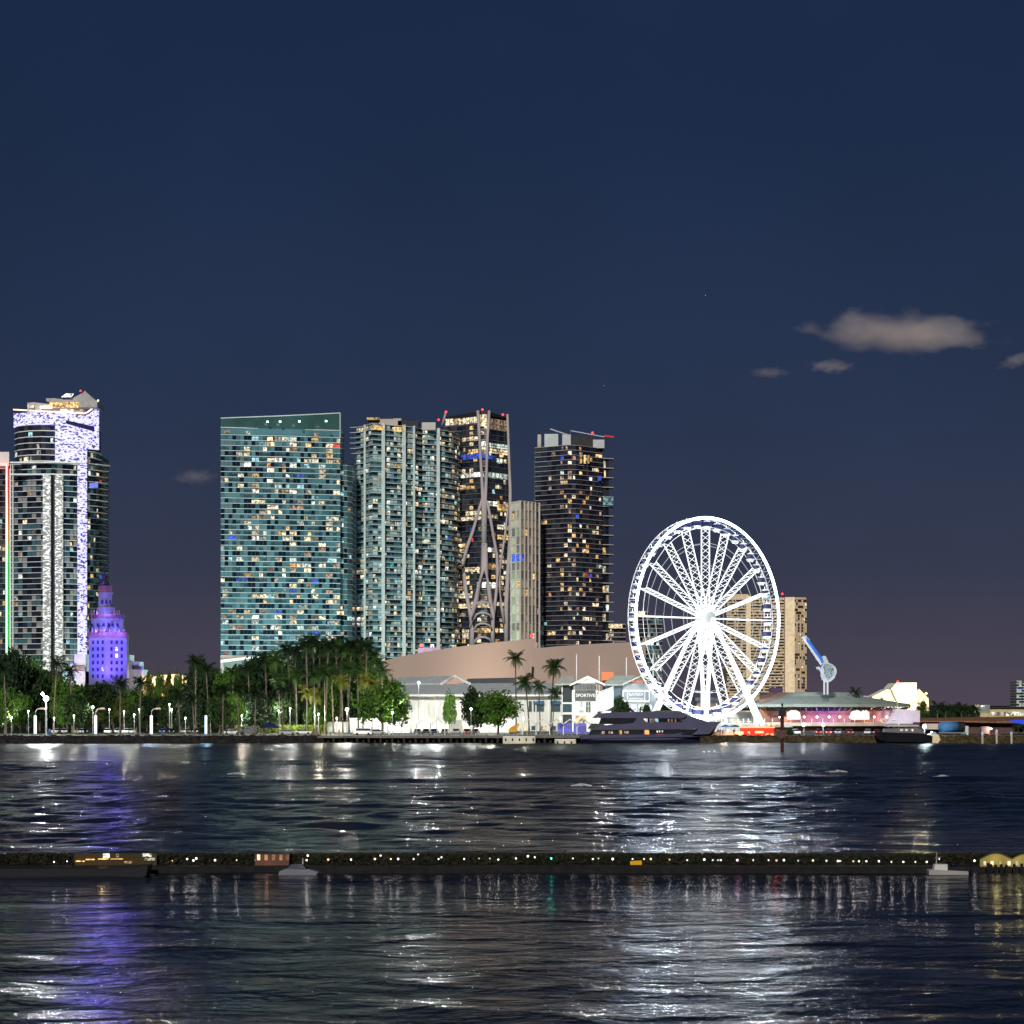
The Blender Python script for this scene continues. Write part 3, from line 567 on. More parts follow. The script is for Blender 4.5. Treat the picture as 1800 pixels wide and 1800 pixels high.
# --- blue floodlit historic tower
def old_tower():
    Y = 1000; b = P(185, 1250, 1008); b.z = GZ
    t = thing('historic_tower', 'old stepped masonry tower with a small dome, floodlit in violet-blue light', 'tower', b)
    st = mat('old_masonry', (.13, .12, .14), .8, 0, .12, .3); tr = mat('terracotta_trim', (.13, .06, .05), .8); wn_ = mat('old_window', (.012, .01, .03), .3)
    s_ = Y/F
    def blk(name, l, r, ytop, ybot, m=st, corner=.53, dy=0, parent=None, dep=17):
        xc = X(l+(r-l)*corner, Y+dy); mb = MB()
        mb.prism([(X(l, Y+dy), Y+dy+dep*.42*(r-l)/68), (xc, Y+dy), (X(r, Y+dy), Y+dy+dep*.42*(r-l)/68), (X(r, Y+dy)-1, Y+dy+dep*(r-l)/68+1), (X(l, Y+dy)+1, Y+dy+dep*(r-l)/68+1)], Z(ybot, Y+dy), Z(ytop, Y+dy)); return part(name, mb, m, parent or t)
    blk('shaft', 151, 218, 1121, 1250); blk('cornice', 149.5, 219.5, 1116, 1121, tr); blk('cornice_trim', 150.3, 218.7, 1122.5, 1124, st)
    blk('parapet', 150.5, 218.5, 1111, 1116, tr); 
    blk('second_stage', 156, 212, 1085, 1112, st, dy=2); blk('second_cornice', 154.5, 213.5, 1079.5, 1085, tr, dy=1.6)
    blk('third_stage', 168, 200, 1067, 1080, st, dy=4)
    blk('belfry', 171, 195, 1043, 1068, st, dy=5); blk('belfry_cornice', 169.5, 197, 1041, 1044, st, dy=4.8); blk('lantern_stage', 171, 195.5, 1029, 1041, tr, dy=5)
    for l in (152, 160, 168, 176, 184, 192, 200, 208, 216):
        mb = MB(); dy = abs(l-186)*.1; mb.box(X(l-1.2, Y), Y+dy, Z(1111, Y), X(l+1.2, Y), Y+dy+.6, Z(1105.5, Y)); part('merlon', mb, tr, t)
    for l in (158, 163, 168, 200, 204, 208): 
        mb = MB(); mb.tube([(X(l, Y), Y+3, Z(1080, Y)), (X(l, Y), Y+3, Z(1072, Y))], .28, 5); part('pinnacle', mb, tr, t)
    c = P(183, 1029, Y+8); mb = MB(); mb.lathe(c, [(2.2, 0), (2.3, .8), (1.7, 2.1), (.8, 2.9), (.5, 3.6), (.5, 4.8), (.75, 5.2), (.3, 5.8), (.15, 9)], 12); part('dome', mb, mat('dome_dark', (.03, .02, .06), .4), t, True)
    wnd = MB()
    um = MB(); um.box(-.48, -.14, 0, .48, .14, 1.5); wme = um.mesh('window', wn_); ul = MB(); ul.box(-.5, -.16, 0, .5, .16, 1.6); lme = ul.mesh('window', ROOMS[3])
    def yface(px): return Y+17*.42*(1-(px-151)/35.5)-.08 if px < 186.5 else Y+17*.42*((px-186.5)/31.5)-.08
    for py in (1126, 1138, 1150, 1162, 1174, 1186):
        for px in (160, 170, 180, 194.5, 202.5, 210):
            lit = (px, py) in ((202.5, 1138), (202.5, 1150), (180, 1174))
            an = -.42 if px < 186.5 else .42
            put('window', lme if lit else wme, t, (X(px, Y)-b.x, yface(px)-b.y, Z(py+5.5, Y)-b.z), an)
    for px in (161, 172, 183, 192, 198, 206):
        y = Y+3.6; put('window', wme, t, (X(px, y)-b.x, (y+abs(px-185.7)*.12-1.8)-b.y, Z(1102, y)-b.z), -.4 if px < 186 else .4)
    for px in (176, 183, 190): put('window', wme, t, (X(px, Y)-b.x, Y+5.2-b.y, Z(1060, Y)-b.z))
    B = (.07, .05, 1)
    for (px, py, yo, pw) in ((160, 1190, -16, 34000), (186, 1165, -22, 26000), (212, 1190, -14, 26000)): point(t, P(px, py, Y+yo), B if px < 200 else (.2, .11, 1), pw*3.6, .5, ((P(185, 1130, Y+2)-P(px, py, Y+yo)).normalized(), 95))
    for (px, py, yo, pw) in ((150, 1118, 2.5, 1300), (167, 1110, 1.0, 1300), (180, 1110, -.5, 1400), (196, 1110, -1, 1600), (208, 1110, 0.5, 1500), (216, 1112, 4, 1000)): point(t, P(px, py, Y+yo), (.17, .15, 1), pw*2, .2)
    for (px, py, yo, pw) in ((172, 1078, 2, 800), (183, 1078, 0.5, 1200), (194, 1078, 2, 800), (183, 1042, 3, 260)): point(t, P(px, py, Y+yo), (.17, .15, 1), pw*2, .2)
    wb = mat('annex_white', (.62, .60, .62), .8)
    for nm, (l, r, yt, yb, dy), lb in (('annex_building', (118, 150, 1178, 1250, 4), None),):
        pass
    a = thing('annex_building', 'low white stepped building left of the violet-blue historic tower', 'building', (X(134, 1010), 1026, GZ))
    for (l, r, yt) in ((118, 151, 1180), (124, 151, 1167), (130, 150, 1150)):
        mb = MB(); mb.box(X(l, 1030), 1028+(1180-yt)*.1, GZ, X(r, 1030), 1040, Z(yt, 1030)); part('wall', mb, wb, a)
    mb = MB(); mb.box(X(131, 1028), 1027, Z(1178, 1028), X(149, 1028), 1027.6, Z(1169, 1028)); part('lit_terrace', mb, ROOMS[6], a)
    point(a, P(135, 1180, 1018), (.9, .9, 1), 1600, .3); 
    a = thing('annex_building', 'low white stepped building right of the violet-blue historic tower', 'building', (X(234, 1010), 1010, GZ))
    for (l, r, yt, d) in ((217, 228, 1151, 0), (219, 245, 1163, 1), (219, 253, 1177, 2)):
        mb = MB(); mb.box(X(l, 1032), 1032-d, GZ, X(r, 1032), 1044, Z(yt, 1032)); part('wall', mb, wb, a)
    mb = MB(); mb.box(X(233, 1029), 1029, Z(1177, 1029), X(252, 1029), 1029.9, Z(1171, 1029)); part('balcony_recess', mb, GLASS_DARK[2], a)
    point(a, P(240, 1186, 1018), (1, .88, .95), 2200, .3)
old_tower()
# --- condo behind the wheel
def condo():
    Y0 = 2000; b = P(1350, 1250, Y0); b.z = GZ
    t = thing('condominium', 'wide beige condominium with rows of balconies behind the right side of the observation wheel', 'building', b)
    pitch = 5.25*Y0/F; z0 = Z(1222, Y0); bal = mat('balcony_beige', (.62, .50, .34), .8)
    pn = [mat('condo_window', (.03, .025, .02), .3), mat('condo_wall', (.45, .36, .25), .8), GLASS_DARK[2]]
    tower(t, pp([(1278, 2004), (1318, 2002)]), z0, Z(1050, Y0), pitch, [10], pn, bal, .05, 1.2, .8, 40, 60, seed=91, winh=.6)
    tower(t, pp([(1318, 2004), (1379, 2004)]), z0, Z(1050, Y0), pitch, [16], pn, bal, .07, 1.6, .9, 40, 90, seed=92, winh=.6)
    tower(t, pp([(1396, 1998), (1418, 2004)]), z0, Z(1054, Y0), pitch, [7], [BEIGE, pn[0], BEIGE], BEIGE, .07, .1, .4, 40, 30, seed=93, winh=.6)
    mb = MB(); mb.box(X(1379, 2000), 1996, GZ, X(1396, 2000), 2040, Z(1050, Y0)); mb.box(X(1312, 2000), 2001, GZ, X(1320, 2000), 2040, Z(1047, Y0)); part('blank_wall', mb, mat('cream_wall', (.75, .62, .42), .8), t)
    mb = MB(); mb.box(X(1278, 2000), 2004, Z(1052, Y0), X(1316, 2000), 2040, Z(1044, Y0)); mb.box(X(1368, 2000), 2004, Z(1052, Y0), X(1418, 2000), 2040, Z(1050, Y0)); part('roof_band', mb, BEIGE, t)
    mb = MB(); mb.box(X(1352, 1990), 1985, GZ, X(1375, 1990), 1990, Z(1209, 1990)); part('low_block', mb, mat('violet_block', (.08, .05, .12), .7), t)
    beacon(t, 1375, 1044, Y0, .9)
    Y0 = 1500
    for (l, r, yt, sd, lb, rw) in ((1061, 1100, 1096, 3, 'dark office block with small lit windows just left of the wheel', RW), (1112, 1140, 1072, 4, 'dark mid-rise seen through the left half of the wheel', RW), (1138, 1164, 1078, 5, 'grey-green mid-rise with small windows seen through the wheel beside the dark one', [2, 2, 1, 2, 8, 4, 3, 0, 0, 0, 0])):
        t = thing('office_block', lb, 'building', (X((l+r)/2, Y0), Y0, GZ))
        pn = GLASS_DARK if sd != 5 else [mat('grey_green_wall', (.12, .16, .15), .7), GLASS_DARK[1], GLASS_TEAL[1]]
        n, p, zt = tower(t, pp([(l, Y0), (r, Y0+3)]), Z(1225, Y0), Z(yt, Y0), 7.5*Y0/F, [8 if r-l > 30 else 5], pn, CONCB, .3 if sd == 3 else .16, .3, .4, 25, 60, seed=sd, roomw=rw)
        if sd < 5:
            mb = MB(); mb.box(X(l+4, Y0), Y0-1.2, zt-2.6, X(r-6, Y0), Y0-.6, zt+.2); part('lit_storey', mb, ROOMS[0], t)
condo()
# --- arena
def arena():
    m = mat('arena_wall', (.40, .31, .265), .85, 0, .05, .03); b = P(880, 1250, 870); b.z = GZ
    t = thing('arena', 'huge windowless pink-tan arena wall with two sloping rooflines behind the waterfront mall', 'arena', b)
    def curved(nm, tops, yo, dz=50):
        pxs = np.linspace(tops[0][0], tops[-1][0], 33); tp = np.interp(pxs, [a for a, _ in tops], [c for _, c in tops]); mb = MB(); rf = MB()
        for px, py in zip(pxs, tp): A = yo(px); mb.v += [(X(px, A), A, GZ), (X(px, A), A, Z(py, A))]; rf.v += [(X(px, A), A, Z(py, A)), (X(px, A), A+dz, Z(py, A))]
        for k in range(32):
            mb.f.append((2*k, 2*k+2, 2*k+3, 2*k+1)); mb.m.append(0); rf.f.append((2*k, 2*k+2, 2*k+3, 2*k+1)); rf.m.append(0)
        part(nm, mb, m, t, True); part('roof', rf, m, t)
    yo = lambda px: 880-34*math.sin(math.pi*min(1, (px-640)/420))
    curved('wall', [(668, 1163), (700, 1155), (740, 1147), (790, 1139), (850, 1131), (900, 1126), (940, 1122)], yo)
    A = yo(940); mb = MB(); mb.box(X(939.5, A), A, GZ, X(940, A), A+50, Z(1122, A)); part('step_wall', mb, m, t)
    curved('wall', [(938, 1140), (980, 1136), (1040, 1132), (1100, 1129), (1135, 1128)], lambda px: 852+(px-938)*.16)
    mb = MB(); mb.box(X(1131, 880), 883.5, GZ, X(1135, 880), 930, Z(1128.5, 883)); part('side_wall', mb, m, t)
    put('lit_opening', unitbox(emit('opening_glow', (1, .32, .14), 1.0)), t, (X(1068, 868)-b.x, 867.3-b.y, Z(1196, 868)-b.z), .02, (4.6, .5, 3.2))
    mb = MB(); mb.tube([P(936, 1192, 842), P(937, 1172, 842)], .5, 6); part('vent_pipe', mb, DARK, t)
    for px, pw, c in ((705, 1500, (.9, .75, .95)), (790, 4500, (1, .78, .6)), (870, 7500, (1, .78, .48)), (960, 4500, (1, .75, .55)), (1050, 2500, (.95, .75, .85))):
        point(t, P(px, 1206, 822), c, pw, .6)  # unseen lights added behind the mall to brighten the arena wall
    t = thing('low_block', 'low violet-lit rooftop seen just above the arena roof below the balcony tower', 'building', (X(755, 1150), 1150, GZ))
    mb = MB(); mb.box(X(735, 1150), 1150, GZ, X(775, 1150), 1165, Z(1139, 1150)); part('wall', mb, mat('violet_wall', (.3, .14, .22), .8), t)
arena()
# --- mall
SHING = mat('shingle_roof', (.34, .37, .38), .85, 0, .15, .8)
def gable(mb, px0, px1, py_e, py_r, Y, dep=10, over=.7):
    """pitched roof whose gable faces the water"""
    x0, x1 = X(px0, Y), X(px1, Y); xm = (x0+x1)/2; ze, zr = Z(py_e, Y), Z(py_r, Y); th = .5
    mb.slabY([(x0, ze), (xm, zr), (x1, ze), (x1, ze-th), (xm, zr-th*1.3), (x0, ze-th)][::-1], Y-over, Y+dep)
def mall():
    t = thing('shopping_mall', 'long white two-storey waterfront mall with a grey shingled roof behind the round-crowned trees', 'building', (X(820, 710), 712, GZ))
    mb = MB(); mb.box(X(640, 708), 708, GZ, X(990, 708), 735, Z(1222, 708)); part('wall', mb, mat('mall_wall', (.62, .64, .60), .8, 0, .1, .2), t)
    r = MB(); r.prism([(X(700, 706), 706), (X(992, 706), 706), (X(992, 706), 722), (X(715, 722), 722)], [Z(1222, 706)]*2+[Z(1223, 706)]*2, [Z(1220, 706), Z(1220, 706), Z(1201, 722), Z(1201, 722)]); part('roof', r, SHING, t)
    r = MB(); r.prism([(X(815, 724), 724), (X(908, 724), 724), (X(908, 724), 734), (X(822, 734), 734)], Z(1206, 724), [Z(1201, 724), Z(1200, 724), Z(1191, 734), Z(1193, 734)]); part('upper_roof', r, mat('dark_shingle', (.12, .13, .14), .85), t)
    r = MB(); r.box(X(700, 705), 705.3, Z(1224, 705), X(992, 705), 705.9, Z(1221, 705)); part('gutter', r, WHITE, t)
    wd = MB(); wd.box(-1.6, -.15, 0, 1.6, .15, 3.0); me = wd.mesh('window', mat('mall_glass', (.05, .08, .09), .2)); aw = MB(); aw.prism([(-1.7, -1), (1.7, -1), (1.7, 0), (-1.7, 0)], 0, [.1, .1, 1.1, 1.1]); ame = aw.mesh('awning', mat('awning_blue', (.05, .14, .25), .8))
    for px in (947, 977):
        put('window', me, t, (X(px, 708)-t.location.x, 707.9-712, Z(1251, 708)-GZ)); put('awning', ame, t, (X(px, 708)-t.location.x, 707.9-712, Z(1238, 708)-GZ))
    for px in (932,): put('window', me, t, (X(px, 708)-t.location.x, 707.9-712, Z(1251, 708)-GZ), 0, (.3, 1, 1.1))
    gl = room('shop_glow', (1, .72, .38), .9)
    for px in range(730, 985, 17):
        mb = MB(); mb.box(X(px, 708), 707.7, GZ+.3, X(px+9, 708), 708.2, Z(1276, 708)); part('shopfront', mb, gl if px % 2 else MAT['mall_glass'], t)
    r = MB()
    for px in range(722, 990, 22): r.box(X(px, 708)-.15, 707.6, GZ, X(px, 708)+.15, 707.9, Z(1224, 708))
    part('pilaster', r, WHITE, t, kind='stuff')
    # clerestory building on the roof
    t = thing('roof_pavilion', 'raised mall pavilion with a pitched grey roof and open gable at its right end', 'building', (X(765, 722), 722, Z(1222, 722)))
    mb = MB(); mb.box(X(700, 722), 722, Z(1225, 722), X(806, 722), 730, Z(1203, 722)); part('wall', mb, CONC, t)
    r = MB(); r.prism([(X(692, 720), 720), (X(778, 720), 720), (X(798, 728), 728), (X(702, 728), 728)], Z(1204, 720), [Z(1201.5, 720), Z(1201.5, 720), Z(1188, 728), Z(1190, 728)]); part('roof', r, SHING, t)
    r = MB(); r.tube([(X(776, 719), 719, Z(1202, 719)), (X(799, 726), 726, Z(1188, 726)), (X(826, 719), 719, Z(1202, 719))], .5, 4); part('gable_trim', r, WHITE, t)
    r = MB(); r.slabY([(X(779, 721), Z(1203, 721)), (X(806, 721), Z(1203, 721)), (X(806, 721), Z(1198, 721)), (X(799, 721), Z(1191, 721))], 721, 722); part('gable_wall', r, mat('brick_tan', (.4, .27, .2), .8), t)
    # sportive building
    Y = 690; t = thing('shop_building', 'white gabled shop building with a grey SPORTIVE sign above its windows', 'shop', (X(1028, Y), Y, GZ))
    W2 = mat('siding_white', (.6, .62, .6), .7)
    mb = MB(); mb.box(X(1009, Y), Y, GZ, X(1049, Y), Y+14, Z(1201, Y)); part('wall', mb, W2, t)
    r = MB(); gable(r, 1002, 1064, 1203, 1188, Y-1, 14); part('roof', r, mat('cream_roof', (.68, .68, .62), .7), t)
    r = MB(); r.slabY([(X(1008, Y), Z(1201, Y)), (X(1050, Y), Z(1201, Y)), (X(1033, Y), Z(1190, Y))], Y-.3, Y); part('gable_wall', r, WHITE, t)
    gs = mat('sign_grey', (.09, .10, .10), .7)
    r = MB()
    for k in range(16): a = 1010+k*2.4; r.box(X(a, Y), Y-.25, Z(1212, Y), X(a+1.9, Y), Y-.05, Z(1200, Y))
    part('slatted_panel', r, gs, t, kind='stuff')
    r = MB(); r.box(X(1011, Y), Y-.5, Z(1232, Y), X(1047, Y), Y-.1, Z(1213, Y)); sgn = part('sign_panel', r, gs, t)
    letters('sign_lettering', 'SPORTIVE', 1.35, emit('sign_white', (1, 1, .97), 1.3), sgn, (X(1029, Y)-t.location.x, -.62, Z(1225, Y)-GZ))
    for k in range(4):
        mb = MB(); mb.box(X(1011.5+k*9.3, Y), Y-.2, Z(1252, Y), X(1019+k*9.3, Y), Y-.05, Z(1234, Y)); wdw = part('window', mb, room('shop_white%d' % k, (.9, 1, .95), 1.1, .3, .8) if k != 2 else MAT['mall_glass'], t)
        mb = MB(); xx = X(1015.2+k*9.3, Y); mb.box(xx-.06, Y-.3, Z(1252, Y), xx+.06, Y-.2, Z(1234, Y)); mb.box(X(1011.5+k*9.3, Y), Y-.3, Z(1241.5, Y), X(1019+k*9.3, Y), Y-.2, Z(1240.8, Y)); part('frame', mb, WHITE, wdw)
    mb = MB(); mb.box(X(1012, Y), Y-.2, GZ, X(1030, Y), Y-.1, Z(1257, Y)); part('entrance', mb, ROOMS[0], t)
    for px in (1007.5, 1049): 
        mb = MB(); mb.box(X(px, Y)-.35, Y-.8, GZ, X(px, Y)+.35, Y, Z(1213, Y)); part('corner_post', mb, WHITE, t)
    # dark link, left
    t = thing('shop_building', 'narrow dark-walled shop bay with balcony windows left of the SPORTIVE shop', 'shop', (X(998, 700), 700, GZ))
    mb = MB(); mb.box(X(987.5, 700), 700, GZ, X(1008, 700), 712, Z(1202, 700)); part('wall', mb, mat('charcoal_wall', (.05, .065, .07), .8), t)
    for k in range(3):
        mb = MB(); mb.box(X(989+k*6, 700), 699.8, Z(1251, 700), X(994+k*6, 700), 700.1, Z(1238, 700)); part('window', mb, GLASS_TEAL[1], t)
    mb = MB(); mb.box(X(987, 700), 699.6, Z(1237.4, 700), X(1008, 700), 700.2, Z(1234.5, 700)); mb.box(X(987, 700), 699.4, Z(1256, 700), X(1008, 700), 700.2, Z(1252, 700)); mb.box(X(987, 700), 699.7, GZ, X(989, 700), 700.2, Z(1200, 700)); part('white_frame', mb, WHITE, t)
    r = MB(); r.prism([(X(975, 698), 698), (X(1008, 698), 698), (X(1008, 712), 712), (X(985, 712), 712)], Z(1204, 698), [Z(1202, 698), Z(1202, 698), Z(1188, 712), Z(1188, 712)]); part('roof', r, mat('pale_roof', (.45, .47, .42), .8), t)
    # leaning canopy
    Y = 686; t = thing('canopy_wing', 'bright white sloping canopy wing attached right of the SPORTIVE shop', 'canopy', (X(1063, Y), Y, GZ))
    mb = MB(); mb.slabY([(X(1050, Y), Z(1256, Y)), (X(1078, Y), Z(1242, Y)), (X(1078, Y), Z(1209, Y)), (X(1052, Y), Z(1219, Y))], Y, Y+4); part('panel', mb, WHITE, t)
    mb = MB(); mb.prism([(X(1050, Y), Y-1), (X(1079, Y), Y-1), (X(1079, Y), Y+5), (X(1050, Y), Y+5)], [Z(1219, Y), Z(1208, Y), Z(1208, Y), Z(1219, Y)], [Z(1217, Y), Z(1206, Y), Z(1206, Y), Z(1217, Y)]); part('roof', mb, SHING, t)
    mb = MB(); mb.box(X(1050, Y), Y, GZ, X(1076, Y), Y+4, Z(1250, Y)); part('base', mb, WHITE, t)
    # blue-grey building
    Y = 700; t = thing('shop_building', 'blue-grey gabled mall building with a white-framed BAYSIDE sign window', 'shop', (X(1112, Y), Y, GZ))
    bg = mat('blue_grey_wall', (.11, .16, .19), .8)
    mb = MB(); mb.box(X(1063, Y), Y, GZ, X(1155, Y), Y+16, Z(1203, Y)); part('wall', mb, bg, t)
    mb = MB(); mb.box(X(1095, Y), Y-.4, GZ, X(1154, Y), Y-.002, Z(1201, Y)); part('front_wall', mb, mat('grey_siding', (.30, .33, .35), .8), t)
    r = MB(); r.prism([(X(1058, Y-2), Y-2), (X(1093, Y-2), Y-2), (X(1118, Y+8), Y+8), (X(1078, Y+8), Y+8)], Z(1205, Y-2), [Z(1203, Y-2), Z(1203, Y-2), Z(1187, Y+8), Z(1188, Y+8)])
    r.slabY([(X(1091, Y), Z(1203, Y)), (X(1126, Y), Z(1187, Y)), (X(1162, Y), Z(1201, Y)), (X(1162, Y), Z(1203, Y)), (X(1126, Y), Z(1190, Y)), (X(1091, Y), Z(1205.5, Y))][::-1], Y-2.5, Y+8); part('roof', r, mat('sage_roof', (.38, .43, .38), .8), t)
    mb = MB(); mb.box(X(1094, Y), Y-.9, Z(1234, Y), X(1142, Y), Y-.4, Z(1213, Y)); sgn = part('sign_box', mb, WHITE, t)
    for (a, c) in ((1096.5, 1102), (1104, 1132), (1134, 1140)):
        mb = MB(); mb.box(X(a, Y), Y-1.0, Z(1231, Y), X(c, Y), Y-.88, Z(1216, Y)); part('pane', mb, mat('sign_pane', (.22, .27, .3), .3), sgn)
    for body, px, py, sz in (('BAYSIDE', 1118, 1223, 1.15), ('MARKETPLACE', 1118, 1229.5, .62)):
        letters('sign_lettering', body, sz, MAT['sign_white'], sgn, (X(px, Y)-t.location.x, -1.1, Z(py, Y)-GZ))
    letters('neon_lettering', 'Hooters', 1.1, emit('neon_orange', (1, .25, .12), 1.6), t, (X(1119, Y)-t.location.x, -.6, Z(1199.5, Y)-GZ))
    for k in range(4):
        mb = MB(); mb.box(X(1097+k*13, Y), Y-.6, Z(1258, Y), X(1106+k*13, Y), Y-.42, Z(1238, Y)); part('window', mb, MAT['shop_white1'], t)
    for k in range(5):
        mb = MB(); mb.box(X(1066+k*16, Y), Y-.6, GZ, X(1076+k*16, Y), Y-.45, Z(1270, Y)); part('shopfront', mb, gl, t)
    # right hand low terrace buildings behind the wheel foot
    t = thing('terrace_building', 'low bright white terrace building behind the foot of the observation wheel', 'building', (X(1240, 720), 720, GZ))
    mb = MB(); mb.box(X(1155, 720), 720, GZ, X(1330, 720), 735, Z(1252, 720)); mb.box(X(1165, 720), 719.5, Z(1262, 720), X(1330, 720), 720.5, Z(1258, 720)); part('wall', mb, W2, t)
    mb = MB(); mb.box(X(1225, 724), 724, Z(1252, 724), X(1262, 724), 734, Z(1229, 724)); part('upper_block', mb, mat('tan_block', (.35, .24, .18), .8), t)
    mb = MB(); mb.box(X(1222, 723), 722, Z(1232, 723), X(1265, 723), 734, Z(1226, 723)); part('flat_roof', mb, bg, t)
    for k in range(9):
        mb = MB(); mb.box(X(1172+k*17, 720), 719.2, GZ+.3, X(1184+k*17, 720), 719.8, Z(1268, 720)); part('shopfront', mb, gl if k % 2 else MAT['shop_white0'], t)
mall()
def flagpoles():
    for px, y0, lb in ((1013.5, 1152, 'white flagpole rising behind the left slope of the SPORTIVE gable'), (1053.3, 1155, 'white flagpole just right of the SPORTIVE gable'), (1101, 1158, 'white flagpole above the BAYSIDE sign building'), (1148, 1150, 'white flagpole seen through the lower left of the wheel')):
        Y = 718; b = P(px, 1200, Y); b.z = GZ; t = thing('flagpole', lb, 'flagpole', b, 'flagpoles along the mall')
        mb = MB(); mb.tube([(b.x, Y, GZ), (b.x, Y, Z(y0, Y))], [.22, .14], 6); part('pole', mb, WHITE, t)
        mb = MB(); mb.lathe((b.x, Y, Z(y0, Y)), [(.02, 0), (.25, .2), (.02, .45)], 6); part('finial', mb, WHITE, t)
flagpoles()
# --- observation wheel
def wheel():
    A = math.acos(135/176); Y = 690; c = P(1240, 1087, Y); Rr = 176*Y/F; ax = Vector((math.sin(A), -math.cos(A), 0)); u = Vector((math.cos(A), math.sin(A), 0)); up = Vector((0, 0, 1))
    b = Vector((c.x, c.y, GZ)); t = thing('observation_wheel', 'giant brightly lit white observation wheel with lattice spokes beside the dark yacht', 'ferris wheel', b)
    W = 1.7; em = emit('wheel_led', (.93, .98, 1), 1.9); emr = emit('wheel_rim_led', (.6, .76, 1), 9, True); dim = emit('wheel_thin_led', (.85, .95, 1), .55)
    wp = mat('wheel_paint', (.8, .82, .82), .4)
    pt = lambda r, a, o: c+u*(r*math.sin(a))+up*(r*math.cos(a))+ax*o
    N = 120
    def ring(r, o, th, m, nm, n=N, k=6):
        mb = MB(); mb.tube([pt(r, 2*math.pi*i/n, o) for i in range(n+1)], th, k, cap=False); part(nm, mb, m, t, True)
    ring(Rr, W, .42, emr, 'front_rim'); ring(Rr, -W, .14, wp, 'rear_rim'); ring(Rr*.905, W, .10, wp, 'inner_rim'); ring(Rr*.905, -W, .10, wp, 'inner_rim')
    mb = MB()
    for i in range(84):
        a = 2*math.pi*i/84; a2 = 2*math.pi*(i+1)/84; mb.tube([pt(Rr, a, W), pt(Rr, a2, -W)], .05, 3); mb.tube([pt(Rr, a, W), pt(Rr, a, -W)], .07, 3)
    part('rim_lattice', mb, wp, t, kind='stuff')
    for i in range(20):     # spokes
        a = 2*math.pi*i/20; mb = MB(); r0, r1 = 1.6, Rr*.905
        for o in (W, -W): mb.tube([pt(r0, a, o), pt(r1, a, o)], .18, 4)
        br = MB(); k = 13
        for j in range(k):
            ra, rb_ = r0+(r1-r0)*j/k, r0+(r1-r0)*(j+1)/k
            mb.tube([pt(ra, a, W), pt(rb_, a, -W)], .08, 3); mb.tube([pt(ra, a, -W), pt(rb_, a, W)], .08, 3)
        part('spoke', mb, em, t)
    for f in (.74, .52, .25, .20):
        for o in (W, -W):
            mb = MB(); pts = [pt(Rr*f/math.cos(math.pi/20)*(1), 2*math.pi*i/20, o) for i in range(21)]; mb.tube(pts, .10, 4, cap=False)
            part('brace_ring', mb, dim, t)
    # gondolas
    g = MB(); g.lathe((0, 0, 0), [(.3, -1.25), (1.05, -1.0), (1.3, -.35), (1.3, .25), (1.0, 1.0), (.35, 1.2)], 8); gm = g.mesh('gondola', wp, smooth=True)
    gw = MB(); gw.lathe((0, 0, 0), [(1.1, -.55), (1.38, -.45), (1.36, .55), (1.1, .8)], 8); gwm = gw.mesh('gondola_window', mat('gondola_glass', (.03, .03, .09), .15))
    gl = MB(); gl.tube([(-1, 0, -1.2), (1, 0, -1.2)], .12, 4); gl.tube([(0, 0, 1.1), (0, 0, 1.9)], .12, 4); glm = gl.mesh('gondola_light', em)
    for i in range(42):
        a = 2*math.pi*(i+.5)/42; p = pt(Rr*.945, a, -W*.9); o = put('gondola', gm, t, p-b, A); o.scale = (1.12,)*3; put('gondola_window', gwm, o); put('gondola_light', glm, o)
    mb = MB(); rot = []
    for (r, o) in ((1.9, W*1.0), (1.9, W+.9), (1.35, W+1.2), (.4, W+1.35)): rot.append((r, o))
    hb = MB(); n = 20
    i0 = 0
    for (r, o) in [(1.9, -W-1)]+rot:
        for j in range(n): hb.v.append(tuple(pt(r, 2*math.pi*j/n, o)))
    for k in range(len(rot)):
        for j in range(n): a_, b_ = k*n+j, k*n+(j+1) % n; hb.f.append((a_, b_, b_+n, a_+n)); hb.m.append(0)
    hb.f.append(tuple(len(rot)*n+j for j in range(n))); hb.m.append(0); hb.f.append(tuple(reversed(range(n)))); hb.m.append(0)
    part('hub', hb, mat('hub_paint', (.45, .5, .5), .5), t)
    # legs: paired A-frames either side of the wheel
    for o, sp in ((W+2.2, 1), (-W-2.2, -1)):
        for sx_ in (-1, 1):
            top = c+ax*(o*.8); ft = Vector((c.x, c.y, GZ))+ax*(o+sp*9)+u*(sx_*13); q = MB(); q.tube([top, ft], [.45, .75], 8); leg = part('leg', q, em, t)
            ft2 = Vector((c.x, c.y, GZ))+ax*(o+sp*3)+u*(sx_*17); q = MB(); q.tube([top, ft2], [.3, .45], 8); part('leg', q, em, t)
            m1 = top.lerp(ft, .5); m2 = top.lerp(ft2, .5); q = MB()
            for f in (.25, .45, .65, .85): q.tube([top.lerp(ft, f), top.lerp(ft2, f)], .12, 4)
            part('leg_brace', q, wp, t)
    q = MB(); q.prism([tuple((Vector((c.x, c.y, 0))+u*x+ax*y)[:2]) for x, y in ((-16, 10), (-16, -8), (16, -8), (16, 10))][::-1], GZ, 4.6); part('boarding_platform', q, W2_(), t)
    q = MB()
    for k in range(14): p_ = Vector((c.x, c.y, 0))+u*(-15+k*2.3)+ax*10.4; q.box(p_.x-.1, p_.y-.1, 4.6, p_.x+.1, p_.y+.1, 6.0)
    part('platform_rail', q, em, t, kind='stuff')
    for (px, py, yo, pw) in ((1170, 1200, -12, 6000), (1245, 1235, -14, 9000), (1320, 1205, -10, 6000), (1246, 950, -12, 3500), (1120, 1087, -12, 3000), (1365, 1087, -8, 3000), (1240, 1262, -8, 7000)): point(t, P(px, py, Y+yo), (.85, .93, 1), pw*1.8, .8)
